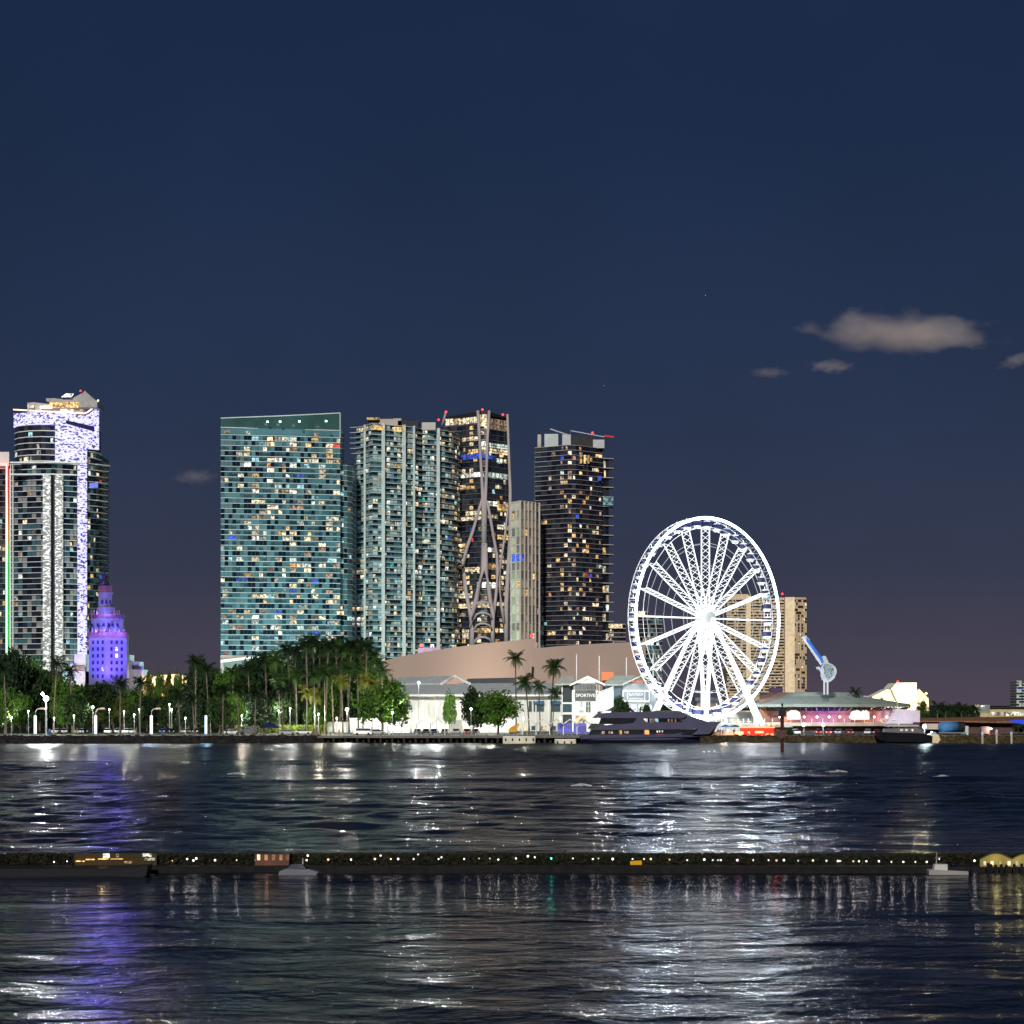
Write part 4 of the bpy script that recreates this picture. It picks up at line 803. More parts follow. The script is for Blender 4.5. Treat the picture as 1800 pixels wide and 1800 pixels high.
def W2_(): return mat('platform_white', (.6, .6, .58), .7)
wheel()
# --- guitar landmark
def guitar():
    Y = 688; b = P(1452, 1217, Y); t = thing('guitar_sculpture', 'giant silver and blue electric guitar sculpture tilted on two white poles above the round roof', 'sculpture', b)
    s_ = 120/1543.  # zoom scale of my close-up
    q = lambda x, y: (X(1380+x*s_, Y), Z(1100+y*s_, Y))
    body = [(700, 930), (760, 920), (800, 960), (830, 900), (880, 850), (830, 700), (870, 675), (915, 690), (985, 840), (1060, 870), (1130, 930), (1160, 1000), (1155, 1080), (1110, 1180), (1050, 1240), (980, 1275), (900, 1275), (840, 1230), (810, 1150), (805, 1060), (780, 1010), (710, 970)]
    mb = MB(); mb.slabY([q(*v) for v in body][::-1], Y-.7, Y+.7); part('body', mb, mat('guitar_silver', (.38, .42, .47), .35, .3), t)
    top = [(840, 930), (880, 870), (960, 870), (1060, 910), (1095, 990), (1080, 1090), (1030, 1180), (970, 1235), (920, 1180), (870, 1080), (880, 1010)]
    mb = MB(); mb.slabY([q(*v) for v in top][::-1], Y-.85, Y-.71); part('mosaic_top', mb, led('guitar_mosaic', (.5, .8, .85), .55, 6, .5, .05), t)
    nk = [(420, 240), (475, 235), (540, 300), (570, 380), (870, 790), (880, 850), (800, 890), (470, 400), (430, 370), (395, 280)]
    mb = MB(); mb.slabY([q(*v) for v in nk][::-1], Y-.45, Y+.45); part('neck', mb, mat('guitar_neck', (.42, .44, .47), .5), t)
    fb = [(470, 250), (530, 310), (860, 770), (870, 830), (820, 850), (780, 760), (520, 400), (480, 350)]
    mb = MB(); mb.slabY([q(*v) for v in fb][::-1], Y-.6, Y-.46); part('fretboard', mb, emit('guitar_blue', (.07, .25, .9), .8), t)
    for x in (885, 960):
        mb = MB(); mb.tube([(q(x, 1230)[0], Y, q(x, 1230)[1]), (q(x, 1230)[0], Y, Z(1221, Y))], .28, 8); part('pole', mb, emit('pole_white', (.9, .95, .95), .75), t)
    point(t, P(1425, 1214, Y-7), (.9, .95, 1), 1300, .3); point(t, P(1470, 1214, Y-6), (.8, .9, 1), 800, .3)
guitar()
# --- round cafe
def cafe():
    Y = 688; cx = X(1468, Y); cy = 716; b = Vector((cx, cy, GZ)); t = thing('waterfront_cafe', 'round cafe with a wide grey-green roof and violet and orange lit walls under the guitar', 'restaurant', b)
    def ring(r, n=24, ph=.26, c0=None):
        return [(cx+r*math.cos(ph+2*math.pi*i/n), cy+r*math.sin(ph+2*math.pi*i/n)) for i in range(n)]
    Rr = (1625-1335)/2*Y/F*1.02
    rf = mat('cafe_roof', (.22, .255, .23), .8, 0, .1, .5)
    n = 24; mb = MB(); a, b_, c_ = ring(Rr+2), ring(Rr*.50), ring(Rr*.40)
    za, zb, zc = Z(1238, Y-10), Z(1224, Y+16), Z(1217, Y+18)
    for i in range(n):
        j = (i+1) % n
        mb.face([(*a[i], za), (*a[j], za), (*b_[j], zb), (*b_[i], zb)]); mb.face([(*b_[i], zb), (*b_[j], zb), (*c_[j], zc), (*c_[i], zc)]); mb.face([(*a[i], za-.8), (*a[j], za-.8), (*a[j], za), (*a[i], za)])
    mb.face([(*p, zc) for p in c_]); part('roof', mb, rf, t)
    mb = MB()
    for i in range(n*4):
        f0 = i/4; i0 = int(f0); fr = f0-i0; p = Vector(a[i0 % n]).lerp(Vector(a[(i0+1) % n]), fr); q = Vector((cx, cy))+(p-Vector((cx, cy)))*.92; mb.tube([(p.x, p.y, za-.9), (q.x, q.y, za-1.9)], .16, 4)
    part('rafter', mb, DARK, t, kind='stuff')
    mb = MB(); mb.prism(ring(Rr*.93), za-2.0, za-1.0); part('soffit', mb, DARK, t)
    mb = MB(); mb.prism(ring(Rr*.86), GZ, za-1.9); part('wall', mb, mat('cafe_wall', (.20, .11, .11), .7, 0, .15, .3), t)
    mb = MB(); mb.prism(ring(Rr*1.0), Z(1277, Y-12), Z(1271, Y-12)); part('terrace_deck', mb, mat('deck_cream', (.5, .45, .36), .7), t)
    mb = MB(); pts = ring(Rr*.99, 48)
    for p in pts: mb.box(p[0]-.07, p[1]-.07, Z(1271, Y-12), p[0]+.07, p[1]+.07, Z(1264, Y-12))
    part('terrace_rail', mb, WHITE, t, kind='stuff')
    mb = MB(); mb.prism(ring(Rr*.80), GZ, Z(1277, Y-12)); part('lower_wall', mb, mat('cafe_base', (.25, .2, .16), .8), t)
    for (px, r_, g_) in ((1395, 4.4, (1, .9, .85)), (1505, 3.8, (1, .92, .85)), (1520, 3, (1, .92, .85))):
        yy = cy-Rr*.86-.3; mb = MB(); c0 = P(px, 1257, yy); mb.lathe((c0.x, c0.y, c0.z-1.4), [(r_*.42, 0), (r_*.5, .4), (r_*.45, 2.2), (r_*.2, 2.9)], 10); part('lit_emblem', mb, emit('emblem_white', (1, .88, .82), 1.2), t)
    for (px, c, pw) in ((1345, (1, .35, .08), 2600), (1372, (1, .45, .12), 3000), (1415, (.8, .3, .7), 2600), (1438, (.55, .22, 1), 2600), (1460, (.5, .3, 1), 3600), (1480, (.6, .3, 1), 3600), (1500, (1, .55, .4), 3000), (1532, (1, .4, .15), 3600), (1548, (1, .42, .15), 3600), (1575, (.9, .5, .6), 3000), (1595, (.85, .8, 1), 3500), (1612, (.8, .8, 1), 2500)):
        th = (px-1468)/145; th = max(-.97, min(.97, th)); yy = cy-Rr*.93*math.cos(math.asin(th))-.6; xx = cx+Rr*.93*th
        mb = MB(); mb.lathe((xx, yy, Z(1262, yy)), [(.1, 0), (.35, .3), (.1, .6)], 6); part('wall_lamp', mb, emit('lamp_warm', (1, .85, .7), 8), t)
        point(t, (xx, yy-.5, Z(1262, yy)+.3), c, pw*.4, .2)
    for k, px in enumerate(range(1350, 1610, 13)):
        th = (px-1468)/145; yy = cy-Rr*.81*math.sqrt(max(.02, 1-th*th)); mb = MB(); x = cx+Rr*.81*th
        mb.box(x-.9, yy-.2, GZ+.2, x+.9, yy+.3, GZ+2.9); part('door', mb, ROOMS[(0, 7, 3, 5, 0)[k % 5]] if k % 3 else GLASS_DARK[0], t)
    mb = MB(); mb.prism([(X(1335, 700), 700), (X(1400, 712), 712), (X(1404, 730), 730), (X(1335, 740), 740)], GZ, [Z(1233, 700), Z(1225, 712), Z(1217, 730), Z(1217, 740)]); part('side_roof', mb, mat('tan_roof', (.3, .2, .16), .8), t)
    mb = MB(); mb.box(X(1517, 720), 720, Z(1232, 720), X(1527, 720), 723, Z(1223, 720)); part('roof_vent', mb, mat('violet_vent', (.4, .35, .5), .7), t)
    mb = MB(); mb.slabY([(X(1555, 672), Z(1272, 672)), (X(1616, 672), Z(1272, 672)), (X(1616, 672), Z(1249, 672)), (X(1575, 672), Z(1246, 672))], 671, 672); part('glass_front', mb, mat('lit_panel', (.55, .5, .6), .5), t)
    point(t, P(1590, 1270, 666), (.85, .8, 1), 420, .2)
cafe()
# --- floodlit building behind
def floodlit():
    Y = 1000; t = thing('floodlit_hall', 'brilliantly floodlit cream angular hall with side wings behind the round cafe', 'building', (X(1590, Y), Y+5, GZ))
    m = mat('hall_cream', (.75, .70, .56), .8)
    q = lambda l: [(X(a, Y), Z(c, Y)) for a, c in l][::-1]
    mb = MB(); mb.slabY(q([(1567, 1210), (1576, 1200.5), (1611, 1201), (1613, 1234), (1578, 1235)]), Y, Y+22); mb.box(X(1574, Y), Y+2, GZ, X(1614, Y), Y+20, Z(1233, Y)); part('central_block', mb, m, t)
    mb = MB(); mb.slabY(q([(1536, 1224), (1563, 1211), (1567, 1212), (1577, 1234), (1577, 1250), (1537, 1250)]), Y+4, Y+20); part('left_wing', mb, m, t)
    mb = MB(); mb.slabY(q([(1614, 1214), (1619, 1211), (1635, 1228), (1636, 1250), (1614, 1250)]), Y+4, Y+20); part('right_wing', mb, m, t)
    mb = MB(); mb.slabY(q([(1576, 1200), (1611, 1200), (1611, 1201.5), (1576, 1201.5)]), Y-.8, Y); part('cornice', mb, WHITE, t)
    beacon(t, 1578, 1198, Y, .45)
    for (px, py, pw, c) in ((1590, 1240, 10000, (1, .88, .55)), (1606, 1215, 3200, (1, .9, .6)), (1550, 1236, 4200, (1, .8, .42)), (1630, 1236, 5200, (1, .7, .3)), (1622, 1222, 1500, (1, .6, .2))): point(t, P(px, py, Y-10), c, pw, .4)
    mb = MB(); mb.lathe(P(1628, 1219, Y-1), [(.1, -.5), (.6, 0), (.1, .5)], 8); part('flood_lamp', mb, emit('amber_lamp', (1, .55, .15), 8), t)
floodlit()
# --- right end
def right_end():
    Y = 900; t = thing('terminal_building', 'long low tan terminal building with bright windows at the right edge of the photo', 'building', (X(1790, Y), Y+5, GZ))
    tan = mat('tan_wall', (.42, .34, .19), .8)
    mb = MB(); mb.box(X(1739, Y), Y, GZ, X(1840, Y), Y+20, Z(1245, Y)); part('wall', mb, tan, t)
    mb = MB(); mb.box(X(1738, Y), Y-1, Z(1245, Y), X(1840, Y), Y+20, Z(1242.5, Y)); part('flat_roof', mb, DARK, t)
    for k in range(9):
        mb = MB(); mb.box(X(1742+k*9, Y), Y-.3, Z(1258, Y), X(1749.5+k*9, Y), Y-.05, Z(1251.5, Y)); part('window', mb, ROOMS[(3, 6, 4, 3)[k % 4]] if k < 5 else ROOMS[3], t)
    t = thing('pavilion', 'small tan block with a grey glazed top left of the long terminal building', 'building', (X(1729, Y), Y, GZ))
    mb = MB(); mb.box(X(1721, Y), Y-2, GZ, X(1737, Y), Y+8, Z(1253, Y)); part('wall', mb, tan, t)
    mb = MB(); mb.box(X(1720, Y), Y-2, Z(1252.8, Y), X(1738, Y), Y+8, Z(1239, Y)); part('glazed_top', mb, mat('grey_glazing', (.18, .22, .2), .4), t)
    mb = MB(); mb.box(X(1722, Y), Y-2.4, Z(1243, Y), X(1729, Y), Y-2.1, Z(1240, Y)); part('top_light', mb, ROOMS[3], t)
    Y0 = 1600; t = thing('apartment_block', 'pale grey apartment block with lit balconies cut by the right edge of the photo', 'building', (X(1800, Y0), Y0+5, GZ))
    tower(t, pp([(1787, 1600), (1796, 1598)]), Z(1242, Y0), Z(1196, Y0), 4.9*Y0/F, [2], [CONC, GLASS_DARK[1]], CONC, .2, .2, .6, 20, 20, seed=101)
    tower(t, pp([(1796, 1600), (1825, 1602)]), Z(1242, Y0), Z(1199, Y0), 4.9*Y0/F, [5], [GLASS_DARK[1], GLASS_DARK[2]], CONC, .55, 1.2, .6, 20, 40, seed=102)
    Y = 640; t = thing('boat_shed', 'long low brown shed roof with an orange-lit eave behind the quay at the right', 'shed', (X(1720, Y), Y+5, GZ))
    mb = MB(); mb.prism([(X(1618, Y), Y), (X(1830, Y), Y), (X(1830, Y+14), Y+14), (X(1618, Y+14), Y+14)], [Z(1269, Y), Z(1272, Y), Z(1272, Y), Z(1269, Y)], [Z(1267.5, Y), Z(1267.5, Y), Z(1259, Y+14), Z(1262, Y+14)]); part('roof', mb, mat('rust_roof', (.16, .085, .05), .9, 0, .4, .8), t)
    mb = MB(); mb.box(X(1618, Y), Y-.2, Z(1269, Y), X(1720, Y), Y+.1, Z(1267.4, Y)); part('lit_eave', mb, emit('eave_orange', (.8, .2, .08), .5), t)
    mb = MB(); mb.box(X(1618, Y), Y+3, GZ, X(1830, Y), Y+12, Z(1270, Y)); part('wall', mb, mat('shed_wall', (.09, .05, .05), .9), t)
    mb = MB(); mb.box(X(1624, Y), Y-1, Z(1282, Y), X(1656, Y), Y+1, Z(1272, Y)); part('pale_counter', mb, mat('pale_wall', (.45, .4, .36), .8), t)
    t = thing('storage_tank', 'blue horizontal cylindrical tank on a trestle beside the pale pillar', 'tank', (X(1670, 615), 615, GZ))
    mb = MB(); x0, x1, zc = X(1654, 615), X(1684, 615), Z(1278, 615); mb.tube([(x0, 615, zc), (x1, 617, zc)], 1.45, 16); part('tank', mb, mat('tank_blue', (.05, .15, .32), .5), t, True)
    mb = MB(); mb.tube([(x1, 617, zc), (x1+2, 617.2, zc)], 1.5, 16); part('tank_end', mb, DARK, t)
    mb = MB()
    for xx in (x0+.5, x1-.5, x1+1.6): mb.tube([(xx-.8, 614, GZ), (xx, 615, zc-1.3)], .1, 4); mb.tube([(xx+.8, 616, GZ), (xx, 615, zc-1.3)], .1, 4)
    mb.box(x0-.5, 614.4, zc-1.6, x1+2.4, 616, zc-1.42); part('trestle', mb, GREYM, t)
    t = thing('pillar', 'pale square concrete pillar right of the blue tank', 'pillar', (X(1695, 618), 618, GZ)); mb = MB(); mb.box(X(1690, 618), 617, GZ, X(1701, 618), 619, Z(1276, 618)); part('shaft', mb, CONC, t)
    mb = MB(); mb.box(X(1690.5, 618), 616.9, Z(1276, 618), X(1694, 618), 618, Z(1273.5, 618)); part('cap', mb, CONC, t)
    t = thing('kiosk', 'small dark kiosk with a bright lamp under the brown shed roof', 'kiosk', (X(1740, 612), 612, GZ))
    mb = MB(); mb.box(X(1724, 612), 611, Z(1290, 612), X(1738, 612), 613, Z(1277, 612)); part('panel', mb, mat('kiosk_brown', (.14, .1, .1), .8), t)
    mb = MB(); mb.box(X(1724, 612), 612.5, GZ, X(1760, 612), 613.5, Z(1290, 612)); part('counter', mb, mat('kiosk_red', (.12, .04, .04), .8), t)
    mb = MB(); mb.lathe(P(1742, 1281, 611), [(.1, -.2), (.45, 0), (.1, .25)], 8); part('lamp', mb, emit('lamp_cream', (1, .9, .6), 5), t); point(t, P(1742, 1282, 610), (1, .8, .6), 700, .2)
    t = thing('canopy', 'sagging canopy lit vivid blue at the right edge of the photo', 'canopy', (X(1795, 612), 612, GZ))
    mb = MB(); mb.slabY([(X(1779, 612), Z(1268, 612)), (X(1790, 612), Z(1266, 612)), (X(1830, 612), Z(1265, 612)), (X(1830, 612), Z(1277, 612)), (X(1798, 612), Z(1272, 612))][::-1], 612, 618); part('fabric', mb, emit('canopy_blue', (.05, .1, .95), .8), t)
    mb = MB(); [mb.tube([(X(q, 613), 613, GZ), (X(q, 613), 613, Z(1270, 613))], .12, 5) for q in (1790, 1815)]; part('post', mb, DARK, t)
    for i, px in enumerate((1727, 1752, 1778)):
        Yp = 598; t = thing('mooring_post', ('left', 'tall middle', 'right')[i]+' pale mooring post of the three before the brown shed', 'post', (X(px, Yp), Yp, 0), 'pale mooring posts at the right')
        mb = MB(); mb.tube([(X(px, Yp), Yp, -2), (X(px, Yp), Yp, Z(1292 if i != 1 else 1290, Yp))], .28, 8); part('pile', mb, CONCB, t)
        mb = MB(); mb.lathe((X(px, Yp), Yp, Z(1292 if i != 1 else 1290, Yp)), [(.3, 0), (.36, .2), (.36, .6 if i != 1 else .9), (.1, .9 if i != 1 else 1.2)], 8); part('cap', mb, CONC, t)
right_end()
# --- yacht
def yacht():
    Y = 603; hw = 3.6; t = thing('yacht', 'long dark navy three-deck motor yacht moored before the observation wheel', 'yacht', (X(1140, Y), Y, 0))
    q = lambda a, c: (X(a, Y), Z(c, Y))
    navy = mat('yacht_hull', (.06, .06, .105), .35, 0, .08, .5); boot = mat('boot_stripe', (.012, .013, .03), .4); gls = mat('yacht_glass', (.006, .007, .012), .12)
    W0 = Z(1309, Y)
    # hull from sections: (px, half width, keel z, deck py)
    secs = [(1018, .62, 1305, 1294), (1024, .92, 1309, 1292), (1045, 1, 1312, 1291), (1120, 1, 1312, 1291), (1180, .95, 1312, 1290), (1215, .72, 1312, 1285), (1236, .42, 1311, 1278), (1250, .2, 1296, 1272), (1264, .02, 1270, 1269)]
    mb = MB(); n = 7; dk = MB()
    for (px, f, k, d) in secs:
        zk, zd = min(Z(k, Y), Z(d, Y)-.05), Z(d, Y)
        for (wf, zf) in ((-1, 1), (-.97, .55), (-.72, .15), (0, 0), (.72, .15), (.97, .55), (1, 1)): mb.v.append((X(px, Y), Y+wf*f*hw*(1 if zf > .4 else .9), zk+(zd-zk)*zf))
    for s in range(len(secs)-1):
        for j in range(n-1):
            a = s*n+j; mb.f.append((a, a+1, a+n+1, a+n)); mb.m.append(1 if j in (1, 2, 3, 4) and s < 7 else 0)
        mb.f.append((s*n, s*n+n, s*n+2*n-1, s*n+n-1)); mb.m.append(0)
    mb.f.append(tuple(range(n))); mb.m.append(0); hull = part('hull', mb, [navy, boot], t)
    def deck(nm, poly, w_, m):
        mb = MB(); mb.slabY([q(*p) for p in poly][::-1], Y-w_, Y+w_); return part(nm, mb, m, t)
    deck('main_cabin', [(1033, 1291.5), (1040, 1282), (1222, 1282), (1212, 1291.5)], 3.0, gls)
    deck('bulwark', [(1036, 1283), (1058, 1275), (1100, 1272), (1120, 1270), (1265, 1268.5), (1245, 1290), (1215, 1291), (1226, 1281.5)], 3.35, navy)
    deck('stern_awning', [(1033, 1281), (1040, 1272), (1062, 1272), (1058, 1281)], 3.3, mat('stern_canvas', (.05, .06, .045), .8))
    deck('upper_cabin', [(1052, 1273), (1056, 1262), (1192, 1262), (1200, 1271)], 2.7, gls)
    deck('upper_band', [(1112, 1272), (1118, 1262), (1128, 1261), (1136, 1271)], 3.2, navy)
    deck('upper_bow', [(1186, 1272), (1199, 1260), (1212, 1258), (1240, 1268), (1265, 1269)], 2.4, navy)
    deck('roof', [(1041, 1262), (1052, 1253.5), (1110, 1251), (1195, 1252), (1207, 1257), (1200, 1262.5)], 3.1, navy)
    deck('wheelhouse_roof', [(1142, 1252.3), (1154, 1248.5), (1196, 1249.5), (1205, 1257)], 2.4, mat('roof_olive', (.10, .10, .05), .7))
    deck('windscreen', [(1196, 1256), (1200, 1252), (1210, 1255), (1218, 1262), (1208, 1262)], 2.0, mat('screen_glass', (.25, .27, .3), .2))
    deck('mast', [(1103, 1243.5), (1108, 1244), (1117, 1252), (1111, 1252)], .5, boot)
    deck('rub_rail', [(1024, 1298), (1238, 1294), (1238, 1295), (1024, 1299.5)], 3.62, boot)
    for (a, c, y0, y1, m) in ((1129, 1134, 1263, 1269, 0), (1135, 1137, 1263, 1269, 3), (1141, 1149, 1263, 1270, 3), (1150, 1156, 1263, 1269, 5), (1173, 1175, 1264, 1269, 7), (1178, 1181, 1263.5, 1269, 6), (1185, 1187, 1263.5, 1269, 7),
                              (1069, 1072, 1285, 1289, 1), (1073, 1076, 1284.5, 1289, 0), (1087, 1092, 1283.5, 1291, 7), (1096, 1104, 1285, 1289, 6), (1132, 1140, 1283, 1291, 7), (1153, 1155, 1283.5, 1287, 3), (1157, 1159, 1283.5, 1287, 3), (1162, 1164, 1283.5, 1287, 3), (1057, 1062, 1285, 1290, 6)):
        wd = 2.74 if y0 < 1275 else 3.04; mb = MB(); mb.box(X(a, Y), Y-wd-.04, Z(y1, Y), X(c, Y), Y-wd+.02, Z(y0, Y)); part('window', mb, ROOMS[m], t)
    mb = MB(); mb.box(X(1153, Y), Y-3.12, Z(1292, Y), X(1165, Y), Y-3.0, Z(1290, Y)); part('red_cushions', mb, emit('red_glow', (1, .05, .05), 1.2), t)
    mb = MB()
    for a in range(1046, 1112, 9): mb.box(X(a, Y)-.04, Y-3.0, Z(1262, Y)+0, X(a, Y)+.04, Y-2.9, Z(1253, Y)); 
    for a in range(1213, 1262, 6): mb.tube([(X(a, Y), Y-1.5*(1264-a)/50-.2, Z(1269, Y)), (X(a, Y), Y-1.5*(1264-a)/50-.2, Z(1264.8, Y))], .04, 3)
    part('rail_post', mb, GREYM, t, kind='stuff')
yacht()
# --- dark tug and other craft
def boats():
    Y = 596; t = thing('barge_boat', 'black flared-bow work boat moored in front of the cafe terrace', 'boat', (X(1590, Y), Y, 0))
    q = lambda a, c: (X(a, Y), Z(c, Y)); bl = mat('black_hull', (.008, .008, .012), .5)
    secs = [(1538, .1, 1289, 1285.5), (1543, .6, 1304, 1286), (1556, 1, 1311, 1287), (1600, 1, 1311, 1288.5), (1625, .9, 1311, 1290), (1637, .7, 1309, 1294)]
    mb = MB(); n = 5
    for (px, f, k, d) in secs:
        for (wf, zf) in ((-1, 1), (-.8, .3), (0, 0), (.8, .3), (1, 1)): mb.v.append((X(px, Y), Y+wf*f*2.6, Z(k, Y)+(Z(d, Y)-Z(k, Y))*zf))
    for s in range(len(secs)-1):
        for j in range(n-1): a = s*n+j; mb.f.append((a, a+1, a+n+1, a+n)); mb.m.append(0)
        mb.f.append((s*n, s*n+n, s*n+2*n-1, s*n+n-1)); mb.m.append(0)
    mb.f.append(tuple(range((len(secs)-1)*n, len(secs)*n))); mb.m.append(0); part('hull', mb, bl, t)
    mb = MB(); mb.slabY([q(*p) for p in [(1552, 1288), (1554, 1281), (1610, 1279), (1625, 1288)]][::-1], Y-1.6, Y+1.6); part('cabin', mb, mat('cabin_grey', (.12, .11, .12), .6), t)
    mb = MB(); mb.slabY([q(*p) for p in [(1556, 1277), (1560, 1274), (1612, 1274), (1614, 1277)]][::-1], Y-1.8, Y+1.8); part('flybridge', mb, mat('cabin_white', (.4, .38, .4), .6), t)
    mb = MB(); [mb.tube([(X(a, Y), Y-1.4, Z(1280, Y)), (X(a, Y), Y-1.4, Z(1276, Y))], .08, 4) for a in range(1560, 1612, 10)]; part('post', mb, GREYM, t, kind='stuff')
    for a in (1583, 1592, 1601): mb = MB(); mb.box(X(a, Y)-.35, Y-1.68, Z(1285, Y), X(a, Y)+.35, Y-1.6, Z(1281.5, Y)); part('window', mb, ROOMS[3], t)
    mb = MB(); mb.tube([(X(1580, Y), Y, Z(1275, Y)), (X(1577, Y), Y, Z(1236, Y))], [.16, .07], 5); mb.tube([(X(1578, Y), Y, Z(1252, Y)), (X(1566, Y), Y, Z(1242, Y))], .07, 4); mb.tube([(X(1572, Y), Y, Z(1247, Y)), (X(1586, Y), Y, Z(1247, Y))], .06, 4); part('mast', mb, WHITE, t)
    for (px0, px1, Yb, lb, m1, m2, zt, c) in ((1626, 1652, 598, 'small cream speedboat nose-in between the black boat and blue tank', 'cream_hull', (.6, .5, .32), 1296, 1), ):
        t = thing('speedboat', lb, 'boat', (X(px0, Yb), Yb, 0)); mm = mat(m1, m2, .4); mb = MB()
        mb.slabY([(X(a, Yb), Z(c_, Yb)) for a, c_ in [(px0, 1292), (px0+8, 1290), (px0+22, 1291), (px1, 1300), (px1-4, 1306), (px0+6, 1306)]][::-1], Yb-1, Yb+1); part('hull', mb, mm, t)
        mb = MB(); mb.slabY([(X(a, Yb), Z(c_, Yb)) for a, c_ in [(px0+9, 1290.5), (px0+12, 1286), (px0+18, 1287), (px0+21, 1291)]][::-1], Yb-.7, Yb+.7); part('windscreen', mb, mat('screen_blue', (.2, .35, .45), .2), t)
    Yb = 597
    for (a, c, lb) in ((884, 941, 'long cream floating pontoon moored under the quay left of the gull-wing canopies'), (975, 1012, 'short cream floating pontoon moored astern of the navy yacht')):
        t = thing('pontoon', lb, 'pontoon', (X((a+c)/2, Yb), Yb, 0)); mb = MB(); z0, z1 = -.2, Z(1295, Yb) if a < 900 else Z(1300, Yb)
        mb.prism([(X(a, Yb), Yb-1.6), (X(a, Yb)+.6, Yb-2), (X(c, Yb)-.6, Yb-2), (X(c, Yb), Yb-1.6), (X(c, Yb), Yb+1.6), (X(a, Yb), Yb+1.6)], z0, z1); part('hull', mb, mat('pontoon_cream', (.58, .54, .42), .6), t)
        mb = MB(); mb.box(X(a, Yb), Yb-2.05, z1-.02, X(c, Yb), Yb+1.6, z1+.12); part('deck_edge', mb, WHITE, t)
        for px in (range(a+5, c, 12)): mb = MB(); mb.lathe((X(px, Yb), Yb-2.2, z1-1.1), [(.05, 0), (.2, .15), (.2, .6), (.05, .75)], 6); part('fender', mb, DARK, t)
boats()
# --- channel marker
def marker():
    Y = 482; b = P(1375, 1323, Y); b.z = 0; t = thing('channel_marker', 'dark channel marker pile with a lantern box and diamond board standing in the water', 'channel marker', b)
    rs = mat('rust_pile', (.05, .015, .015), .8); z = lambda py: Z(py, Y)
    mb = MB(); mb.tube([(b.x, Y, -2.5), (b.x, Y, z(1258))], .38, 8); part('pile', mb, rs, t)
    mb = MB(); mb.box(b.x-.75, Y-.6, z(1258), b.x+.75, Y+.6, z(1244.5)); part('lantern_box', mb, mat('marker_dark', (.015, .02, .02), .6), t)
    mb = MB(); mb.box(b.x-1.7, Y-.8, z(1260), b.x+.9, Y+.8, z(1258.2)); part('platform', mb, rs, t)
    mb = MB(); mb.slabY([(b.x-1.3, z(1285)), (b.x+.9, z(1282)), (b.x+.7, z(1295)), (b.x-.4, z(1299)), (b.x-1.3, z(1293))][::-1], Y-.6, Y-.45); part('day_board', mb, mat('board_brown', (.09, .05, .045), .8), t)
    mb = MB(); mb.tube([(b.x, Y, z(1244.5)), (b.x, Y, z(1239))], .12, 6); mb.lathe((b.x, Y, z(1241)), [(.2, 0), (.25, .2), (.2, .5), (.05, .6)], 6); part('lantern', mb, DARK, t)
marker()
